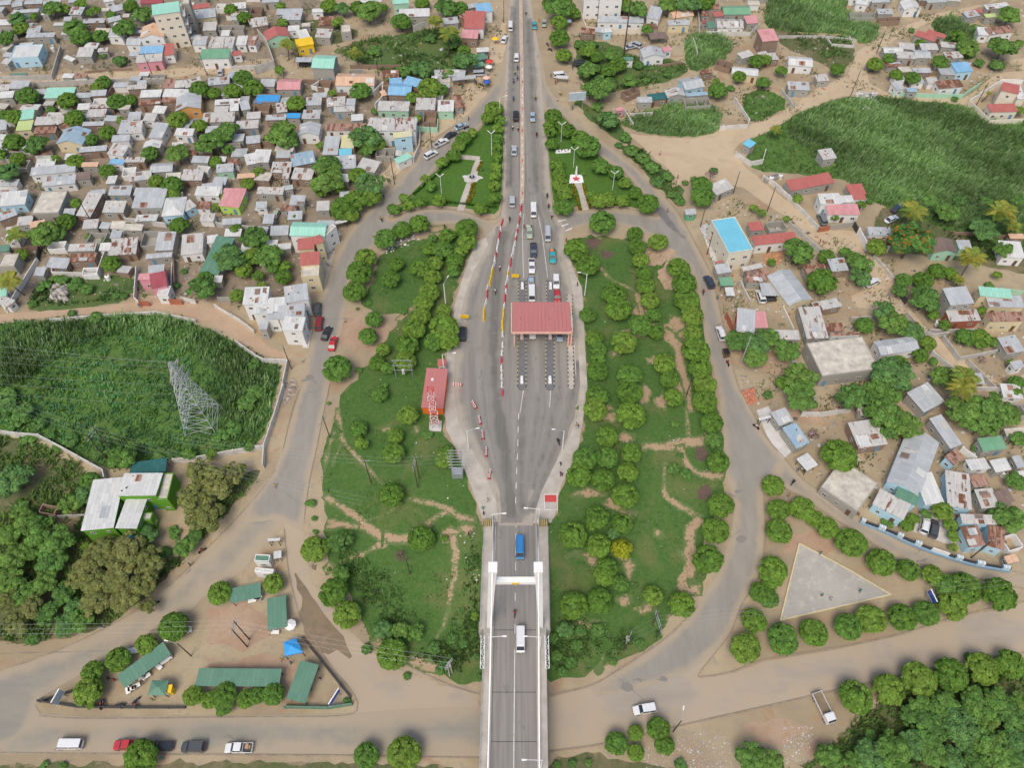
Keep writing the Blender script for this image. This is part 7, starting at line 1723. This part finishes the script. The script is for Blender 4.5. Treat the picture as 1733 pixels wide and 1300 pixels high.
tufts('undergrowth',[FL],1.1,.7,.16,[(.12,.27,.09),(.13,.30,.13),(.17,.31,.07)],5,.4,.6,look='low leafy undergrowth covering the pylon field',cat='undergrowth')
tufts('undergrowth',[WL,WR],1.6,.9,.17,[(.13,.23,.06),(.17,.26,.06),(.14,.24,.07)],6,.45,.6,look='tangled undergrowth below the large roadside trees',cat='undergrowth',patchy=.35)
tufts('undergrowth',[PG,[(972,162),(1045,205),(1075,244),(1012,215)],[(1040,244),(1083,249),(1142,300),(1150,345),(1128,330),(1076,274)],[(977,68),(1080,100),(1170,110),(1150,135),(1060,150),(1000,165)],[(46,518),(69,477),(173,467),(225,508)],[(1295,20),(1380,60),(1440,62),(1450,95),(1380,100)],[(1475,375),(1560,370),(1640,400),(1760,440),(1620,440)]],1.5,.8,.15,[(.11,.21,.06),(.14,.24,.06),(.10,.18,.05)],5,.4,.6,look='green weeds on the waste ground and verges',cat='undergrowth',patchy=.5)
tufts('lawn_tufts',[GI1,GI2],1.1,.22,.09,[(.10,.20,.045),(.12,.22,.05),(.14,.21,.06)],4,.3,.7,look='short weedy grass tufts on the island lawns',cat='grass',patchy=.5)
tufts('undergrowth',[[(650,1030),(760,1040),(812,1040),(812,1140),(740,1125),(690,1110),(640,1080)],[(932,1040),(1010,1050),(1090,1060),(1060,1100),(990,1135),(932,1150)],[(560,900),(640,960),(700,1020),(640,1040),(590,990)],[(786,900),(808,900),(812,1030),(790,1030)]],2.0,.7,.14,[(.10,.19,.05),(.12,.22,.06),(.11,.18,.06)],6,.4,.6,look='rough weeds on the slopes beside the bridge',cat='undergrowth',patchy=.4)
SET=[[(0,0),(440,0),(860,0),(850,120),(780,200),(680,290),(600,380),(560,430),(500,560),(400,520),(240,505),(40,520),(0,520)],[(930,0),(1733,0),(1733,150),(1640,165),(1540,150),(1300,210),(1080,225),(960,160)],[(1180,330),(1300,345),(1500,440),(1733,520),(1733,930),(1640,930),(1400,840),(1260,660),(1200,440)]]
tufts('weeds',SET,.9,.4,.10,[(.12,.18,.06),(.15,.20,.07),(.17,.19,.09)],4,.3,.7,look='scattered weeds in yards and lanes',cat='weeds',patchy=.85)
BC=[(.30,.26,.22),(.22,.18,.15),(.5,.5,.48),(.32,.14,.09),(.12,.11,.10),(.4,.34,.26),(.45,.43,.4),(.3,.27,.24),(.4,.25,.15)]
for i,s in enumerate(SET): scatter_bits('yard_clutter',s,[5200,2000,2200][i],(.08,.3),BC,'small household clutter, bricks and scrap lying in the yards','clutter')
scatter_bits('litter',[(1090,1262),(1180,1240),(1240,1250),(1240,1310),(1090,1310)],700,(.03,.09),[(.6,.6,.6),(.4,.4,.4),(.3,.25,.2),(.3,.32,.38)],'white litter strewn on the slope below the street')
scatter_bits('litter',[(1325,1230),(1375,1230),(1375,1290),(1325,1295)],260,(.03,.09),[(.6,.6,.6),(.4,.4,.4)],'white litter heap near the parked truck')
scatter_bits('litter',[(1448,155),(1485,155),(1485,185),(1465,190),(1450,172)],420,(.12,.35),[(.6,.6,.58),(.45,.42,.4),(.3,.3,.3)],'pale dumped rubbish beside the sandy fork')
scatter_bits('litter',[(770,890),(812,890),(812,990),(790,960),(770,930)],80,(.04,.12),[(.6,.6,.6),(.5,.45,.3)],'litter on the slope left of the bridge')
scatter_bits('litter',[(655,405),(700,398),(720,405),(680,420),(650,432)],90,(.1,.28),[(.6,.6,.58),(.7,.7,.7)],'white stones and bags at the top of the left island')
scatter_bits('litter',GI2,90,(.04,.10),[(.7,.7,.7),(.5,.5,.5)],'scraps of litter on the right island grass',off=.08)
scatter_bits('litter',GI1,80,(.04,.10),[(.7,.7,.7),(.5,.5,.5)],'scraps of litter on the left island grass',off=.08)
scatter_bits('brick_heap',[(1256,662),(1275,658),(1281,680),(1266,686)],420,(.08,.2),[(.45,.17,.1),(.5,.22,.14)],'heap of loose orange bricks by the ring street','bricks',.1,flatk=1.2)
scatter_bits('rubble',[(475,655),(500,640),(505,660),(480,690)],150,(.1,.35),[(.35,.3,.25),(.25,.2,.16)],'heap of rubble and scrap beside the field wall','rubble')
scatter_bits('rubble',[(84,485),(115,482),(113,510),(90,510)],240,(.2,.5),[(.42,.38,.34),(.36,.32,.28)],'large grey rubble mound in the weeds','rubble',flatk=1.3)
scatter_bits('bricks',[(1293,430),(1330,425),(1322,445),(1293,448)],260,(.1,.25),[(.5,.28,.14),(.45,.22,.12)],'stacked orange blocks beside the red-roofed house','bricks',flatk=1)
scatter_bits('rubble',[(1190,380),(1230,400),(1215,440),(1197,420)],150,(.08,.2),[(.6,.58,.55)],'white stone chips on the forecourt of the cyan-roofed building','rubble',.12)
U,Dn,Lf,Rt=0,180,90,-90
def fit(h): return h
V(3,15,175,U,'minibus','white','white minibus at the top of the left carriageway',)
V(2,1668,258,-12,'sedan','white','white saloon car pulled up on the shoulder of the boulevard')
V(3,55,378,U,'suv','white','white off-road car driving up the left carriageway')
V(3,175,165,Dn,'car','teal','small dark teal car coming down the boulevard')
V(3,52,770,U,'pickup','black','black pickup truck driving up the left carriageway')
V(3,163,775,Dn,'sedan','lblue','pale blue-white saloon coming down the right carriageway')
V(3,40,1000,U,'sedan','silver','silver saloon driving up the left carriageway beside the gardens')
V(3,240,150,Dn,'car','green','small pale green car parked on the sandy roadside')
V(3,850,295,50,'suv','silver','silver car parked in the yard above the white house')
V(3,818,308,-70,'sedan','silver','pale car with a white bonnet beside the silver one')
V(3,470,425,Lf,'van','black','dark van parked under the trees right of the boulevard')
V(3,345,500,-80,'van','white','white van parked on the right roadside sand')
V(2,1378,838,-55,'sedan','lblue','light blue saloon parked first on the curving street')
V(2,1312,897,-48,'sedan','black','black saloon parked on the curving left street')
V(2,1247,950,-50,'pickup','white','white pickup parked behind the black saloon on the curving street')
V(2,1178,1028,-48,'suv','white','white estate car parked lowest of the curving street row')
V(2,1505,490,-85,'van','silver','grey van beside the market stalls at the boulevard')
V(1,1470,475,8,'sedan','silver','silver car alone on the sandy lane by the green-roofed garage')
V(6,1720,60,U,'suv','silver','silver off-road car driving up beside the left garden')
V(6,32,95,5,'car','grey','blue-grey small car in a sandy yard')
V(6,150,140,-10,'car','green','old pale green car wreck beside a shed')
V(6,422,780,5,'suv','dsl','dark grey car at the head of the left roadside row')
V(6,433,875,2,'suv','dred','dark red car in the left roadside row')
V(6,482,940,-12,'sedan','black','black saloon in the left ring street row')
V(6,525,1008,-5,'sedan','red','bright red saloon nearest in the left ring street row')
V(6,1390,943,0,'suv','black','black car parked under the big tree on the left toll pavement')
V(7,169,124,Dn,'minibus','white','white minibus first behind the barriers toward the toll')
V(7,142,262,Dn,'pickup','green','pale olive pickup with a light load in the toll queue',load='slab')
V(7,169,387,Dn,'pickup','dblue','dark blue pickup with empty bed in the toll queue')
V(7,264,282,Dn,'minibus','silver','silver-white minibus in the right toll queue')
V(7,296,424,Dn,'pickup','teal','teal pickup heaped with orange load in the right toll queue',load='or_p')
V(7,158,492,Dn,'pickup','white','white pickup in the left toll queue')
V(7,153,600,Dn,'sedan','lblue','pale blue saloon in the left toll lane before the canopy')
V(7,158,680,Dn,'minibus','white','white minibus just behind the red canopy in the left lane')
V(7,320,598,Dn,'suv','white','white off-road car in the right toll lane')
V(7,328,690,Dn,'car','red','red car next to the canopy in the right toll lane')
V(7,163,930,Dn,'sedan','white','white saloon leaving the left toll lane under the canopy')
V(7,343,948,Dn,'sedan','lblue','pale saloon leaving the right toll lane under the canopy')
V(7,1340,598,12,'suv','dblue','dark blue off-road car at the kerb of the right ring street')
V(7,1418,942,6,'suv','white','white off-road car driving on the right ring street')
V(7,1683,695,5,'suv','white','white car parked in the yard by the ring street workshop')
V(8,850,178,-60,'sedan','white','white and green saloon parked by the palm yard')
V(8,888,108,-55,'car','dblue','dark car with raised bonnet in the palm yard')
V(8,725,602,-60,'suv','white','white car half hidden under the dense tree on the sandy lane')
V(8,388,180,5,'suv','grey','grey car parked in the gateway of the pink-roofed house')
V(8,45,708,-80,'car','black','dark car under the grey carport')
V(12,1072,940,-27,'suv','white','white car parked in the blue fence yard')
V(12,1132,965,-25,'suv','dsl','dark grey off-road car parked in the blue fence yard')
V(2,345,425,-85,'suv','black','dark car under the open carport roof')
V(13,465,1145,Lf,'minibus','white','white minibus, leftmost in the row on the bottom street')
V(13,850,1150,Lf,'pickup','red','red pickup partly under the roadside tree on the bottom street')
V(13,1075,1155,Lf,'sedan','black','black saloon behind the roadside tree on the bottom street')
V(13,1290,1162,Lf,'suv','dsl','dark grey car parked on the bottom street')
V(13,1592,1168,Lf,'pickup','white','white pickup with wooden load on the bottom street',load='orange_soilw')
V(15,912,908,98,'suv','white','white off-road wagon driving left below the island corner')
for (px,py,hd,ty,col,lk) in ((881,1082,Dn,'minibus','white','white minibus crossing the bridge toward the camera'),(880,926,Dn,'minibus','sky','bright blue-roofed minibus at the start of the bridge')):
    X,Y=Gz(px,py,1.2); vehicle(X,Y,math.radians(hd),ty,col,lk,z=-.02)
# the truck
def truck(t,px,py,head,look):
    p=T(t,px,py); x,y,z=G(*p,1); r=thing('flatbed_truck',look,'truck',(x,y,z),math.radians(head),fixed=True)
    mb=MB(); hull(mb,[(1.0,.95,.9,.6,2.1,.1),(1.2,.97,.93,.55,2.2,.1),(2.4,.97,.9,.55,2.15,.15),(2.75,.95,.85,.5,1.35,.15)]); ob('cab',mb.mesh('cab','car_white'),r)
    mb=MB(); mb.poly([(-.8,2.71,1.45),(.8,2.71,1.45),(.75,2.45,2.05),(-.75,2.45,2.05)]); ob('windscreen',mb.mesh('windscreen','glass_dark'),r)
    mb=MB(); mb.box(-1,-3,.85,1,.9,1.0); mb.box(-1,-3,1.0,-.94,.9,1.4); mb.box(.94,-3,1.0,1,.9,1.4); mb.box(-.94,-3,1.0,.94,-2.94,1.4); ob('flatbed',mb.mesh('flatbed','car_white'),r)
    mb=MB(); mb.box(-.93,-2.93,1.0,.93,.88,1.03); ob('bed_floor',mb.mesh('bed_floor','dark_soil'),r); mb=MB(); mb.box(-.4,-2.9,.55,.4,2.4,.8); ob('chassis',mb.mesh('chassis','dark_metal'),r)
    for s in(-1,1):
        for yy in(-2.0,1.9): wo=ob('wheel',WHm[0],r,(s*.85,yy,.42),0,(1,1.2,1.2)); ob('rim',WHm[1],wo)
truck(16,402,905,196,'white flatbed truck with dark empty bed parked on the lower verge')
# three-wheeler
x,y,z=G(*T(7,1448,1070),.8); r=thing('three_wheeler','black and brown three-wheeled taxi under the edge of a tree','three-wheeler',(x,y,z+.07),math.radians(10),fixed=True)
mb=MB(); hull(mb,[(-1.3,.62,.55,.35,1.0,.06),(.3,.62,.55,.35,1.0,.06),(1.2,.35,.28,.4,.9,.06)]); ob('body',mb.mesh('body','car_brown'),r); mb=MB(); hull(mb,[(-1.25,.6,.52,1.55,1.75,.05),(.5,.58,.5,1.55,1.75,.05)]); ob('hood',mb.mesh('hood','car_black'),r)
for s in(-1,1): ob('wheel',WHs[0],r,(s*.55,-.9,.3)); mb=MB(); mb.tube((s*.5,.5,.9),(s*.5,.45,1.6),.03); mb.tube((s*.5,-1.2,.9),(s*.5,-1.2,1.6),.03); ob('pillar',mb.mesh('pillar','dark_metal'),r)
ob('wheel',WHs[0],r,(0,1.05,.3)); mb=MB(); mb.poly([(-.45,.75,.95),(.45,.75,.95),(.42,.5,1.55),(-.42,.5,1.55)]); ob('windscreen',mb.mesh('windscreen','glass_dark'),r)
for (t,x,y,h) in ((3,118,82,180),(3,63,450,0),(3,45,485,0),(3,62,517,0),(3,37,540,0),(3,35,655,0),(3,182,650,180),(3,30,850,0),(3,66,857,0),(3,190,895,180),(6,1703,180,0),(6,1637,505,0),(6,1608,660,0),(6,845,177,30),(7,290,157,180),(7,270,92,180),(7,260,22,180),(7,1465,1138,10),(7,1302,662,170),(2,1415,845,-55),(12,195,655,-40),(11,1655,282,40),(11,335,382,200),(14,1455,-200,0),(9,1345,1110,-50),(13,1030,205,-50)):
    if t==14: continue
    moto(x,y,h,t=t)
moto(0,0,0,z=0) if 0 else None
X,Y=Gz(871,1038,.7); 
moto(871,1038,0,'red',True,0,z=.0)
for (t,x,y,h) in ((13,690,868,30),(13,905,850,-40),(13,905,880,60),(13,800,875,90),(13,670,880,10),(2,1380,560,60),(2,1480,545,20),(2,1510,560,70),(2,1545,540,40),(3,262,290,20),(3,280,325,60),(3,430,712,0)): moto(x,y,h,rider=False,t=t)
for q in ((6,605,860),(6,1490,305),(6,1270,230),(7,1062,125),(7,388,322),(7,105,230),(7,462,615),(7,1395,705),(3,285,505),(3,315,550),(3,345,620),(3,330,665),(3,205,135),(3,355,625),(3,1012,1022),(10,1558,775),(10,1525,830),(10,1530,865),(10,1430,1000),(10,1440,995),(10,140,680),(9,1265,1205),(13,680,362),(14,440,705),(14,180,578),(14,245,600),(14,380,775),(13,960,700),(13,985,665),(13,955,730),(13,880,560),(13,900,770),(13,725,705),(13,765,715),(13,1015,845),(13,1080,1240),(16,385,150),(16,445,175),(16,640,120),(12,375,1130),(12,165,745),(12,250,570),(12,225,575),(12,265,585),(2,1655,130),(2,1590,320),(2,1600,350),(2,1600,420),(2,1585,450),(2,1560,490),(2,1555,520),(2,1500,575),(2,1530,580),(2,1470,555),(2,1385,580),(2,1360,560),(2,1400,720),(1,1380,490),(5,930,760),(8,372,330),(3,1130,1180),(11,455,272),(11,468,285),(11,350,535),(11,348,600),(11,357,608),(14,1540,90),(6,865,35),(2,1430,790),(3,430,450),(3,475,235),(2,1565,390),(2,1580,400),(2,1570,430)):
    person(q[1],q[2],t=q[0])
# parasols and market goods
def parasol(t,px,py,col,look):
    p=T(t,px,py); x,y,z=G(*p,2.2); r=thing('parasol',look,'parasol',(x,y,z),0,'market parasols'); mb=MB(); n=8
    for i in range(n):
        a,b=2*math.pi*i/n,2*math.pi*(i+1)/n; mb.poly([(1.2*math.cos(a),1.2*math.sin(a),2.1),(1.2*math.cos(b),1.2*math.sin(b),2.1),(0,0,2.6)])
    ob('canopy',mb.mesh('canopy',col),r); ob('post',POSTm,r,(0,0,0),0,(.5,.5,2.4))
parasol(2,1570,405,'red_paint','red and white market parasol on the roadside'); parasol(2,1548,513,'salmon','salmon pink parasol beside the motorcycles'); parasol(2,1607,252,'yellow_paint','yellow parasol in front of the red-roofed shop'); parasol(2,1565,440,'plastic_white','white parasol among the roadside stalls'); parasol(2,1550,540,'sign_blue','blue parasol in the motorcycle cluster'); parasol(14,240,345,'plastic_white','white parasol at the boxy green stall')
def table(t,px,py,rz,look,mat='white_paint',w=1.6,l=.8):
    p=T(t,px,py); x,y,z=G(*p,.7); r=thing('market_table',look,'table',(x,y,z),math.radians(rz),'market tables'); mb=MB(); mb.box(-w/2,-l/2,.7,w/2,l/2,.76); ob('tabletop',mb.mesh('tabletop',mat),r)
    for sx in(-1,1):
        for sy in(-1,1): mb=MB(); mb.tube((sx*w*.45,sy*l*.45,0),(sx*w*.45,sy*l*.45,.7),.03,None,4); ob('leg',mb.mesh('leg','steel'),r)
for q in((13,850,780,-60),(13,880,770,20),(13,905,755,30),(13,1095,590,35),(13,1120,570,35),(13,1680,185,15),(13,1720,165,10),(13,945,690,40),(13,975,690,40),(13,1055,625,-30),(14,15,165,0),(14,140,395,0)): table(*q[:4],'white market table under the green-roofed stalls')
for q in((13,880,520,10),(13,1240,385,20)): table(*q[:4],'white table beside the market trees',w=2.2,l=1.2)
# parked wheelbarrow-like round tanks
for i,(t,px,py) in enumerate(((4,50,1185),(4,110,1170),(8,1160,870),(12,1370,665),(12,1605,600),(9,930,885),(1,350,320),(5,715,565))):
    x,y,z=G(*T(t,px,py),1); r=thing('water_tank','pale round water tank','tank',(x,y,z),0,'water tanks'); mb=MB(); mb.tube((0,0,0),(0,0,1.3),.65,.65,14); mb.tube((0,0,1.3),(0,0,1.5),.65,.2,14); ob('drum',mb.mesh('drum','plastic_white'),r); mb=MB(); mb.tube((0,0,1.5),(0,0,1.6),.22,None,10); ob('lid',mb.mesh('lid','dark_metal'),r)
# ---------------- labels: what each thing looks like and the landmark nearest to it ----------------
LM=[('the red toll canopy',917,537),('the orange toll office',731,665),('the bridge tower',872,1000),('the electricity pylon',335,690),('the bright green building',215,850),('the green market hall',401,1147),('the blue market tent',495,1098),('the concrete triangle',1400,1000),('the cyan-roofed building',1240,400),('the yellow blossoming tree',1053,927),('the tall cream block',290,35),('the bright yellow building',518,75),('the blue-gabled yellow house',118,235),('the orange-yellow house',320,182),('the long green roof',365,435),('the pink stair house',258,475),('the wide mint roof',530,385),('the tall white house',465,530),('the light-blue roof pair',690,145),('the long orange roof',600,138),('the mint house',665,180),('the long balcony house',665,225),('the red-roofed shop',808,45),('the garden fountain',798,302),('the star monument',975,302),('the white three-storey block',1020,15),('the white ridged house',1110,95),('the cyan-roofed hut',1268,243),('the lone field hut',1400,263),('the patched red roof',1365,315),('the vivid blue roof',1628,112),('the cream round-fronted house',1705,155),('the flame tree',1540,410),('the stained flat roof',1425,605),('the olive-yellow house',1700,540),('the long ridged blue house',1540,790),('the pale slab roof',1440,830),('the blue fence yard',1575,895),('the orange-sided shop',1262,540),('the flatbed truck',1395,1200),('the white off-road wagon',1090,1200),('the bottom street pickup',405,1266),('the green-roofed garage',362,97),('the terracotta roofs',256,58),('the sky-blue house',300,350),('the flat grey shell',80,345),('the big market kiosk',268,1165),('the white guard kiosk',447,955),('the brick blue-roofed house',452,168),('the mint-fronted house',1600,435),('the two-storey pink roof',1300,60),('the small white sandy house',1357,103),('the roadside stalls',820,100),('the concrete house row',1150,165),('the left white annex',45,90),('the pyramid kiosk',268,1165)]
def direc(dx,dy):
    if abs(dx)>2.0*abs(dy): return 'right of' if dx>0 else 'left of'
    if abs(dy)>2.0*abs(dx): return 'below' if dy>0 else 'above'
    return ('lower ' if dy>0 else 'upper ')+('right of' if dx>0 else 'left of')
ORD=['','second ','third ','fourth ','fifth ','sixth ','seventh ','eighth ','ninth ','tenth ','eleventh ','twelfth ']
inf=[]
for o,look,fixed in THINGS:
    l=o.location; pts=[P(l.x,l.y,l.z+1.5)]
    if o.type=='MESH' and o.name.startswith('power_line'):
        v=[o.data.vertices[0].co,o.data.vertices[len(o.data.vertices)-1].co]; pts=[P((v[0].x+v[1].x)/2,(v[0].y+v[1].y)/2,(v[0].z+v[1].z)/2)]
    px,py=pts[0]; inf.append([o,look,px,py])
cnt={}
for o,l,px,py in inf: cnt[l]=cnt.get(l,0)+1
groups={}
for r in inf:
    o,l,px,py=r
    if cnt[l]==1: o['label']=l; continue
    n,lx,ly=min(LM,key=lambda m:math.hypot((m[1]-px),(m[2]-py)*1.1)+(40 if m[0][4:9] in l else 0)+(0 if math.hypot(m[1]-px,m[2]-py)>9 else 25))
    d=direc(px-lx,py-ly); groups.setdefault((l,n,d),[]).append((math.hypot(px-lx,py-ly),o))
used={o['label'] for o,_,_,_ in inf if 'label' in o}
for (l,n,d),L in groups.items():
    L.sort(key=lambda q:q[0])
    for i,(q,o) in enumerate(L):
        if len(L)==1: s=f'{l}, {d} {n}'
        else: s=f'{l}, {ORD[i] if i<12 else str(i+1)+"th "}nearest {d} {n}'
        w=s.split()
        if len(w)>16: s=' '.join(w[:3]+w[-13:]) if 0 else s.replace('people ','').replace(' and ',' ').replace(' the ',' ')
        o['label']=' '.join(s.split()[:16])
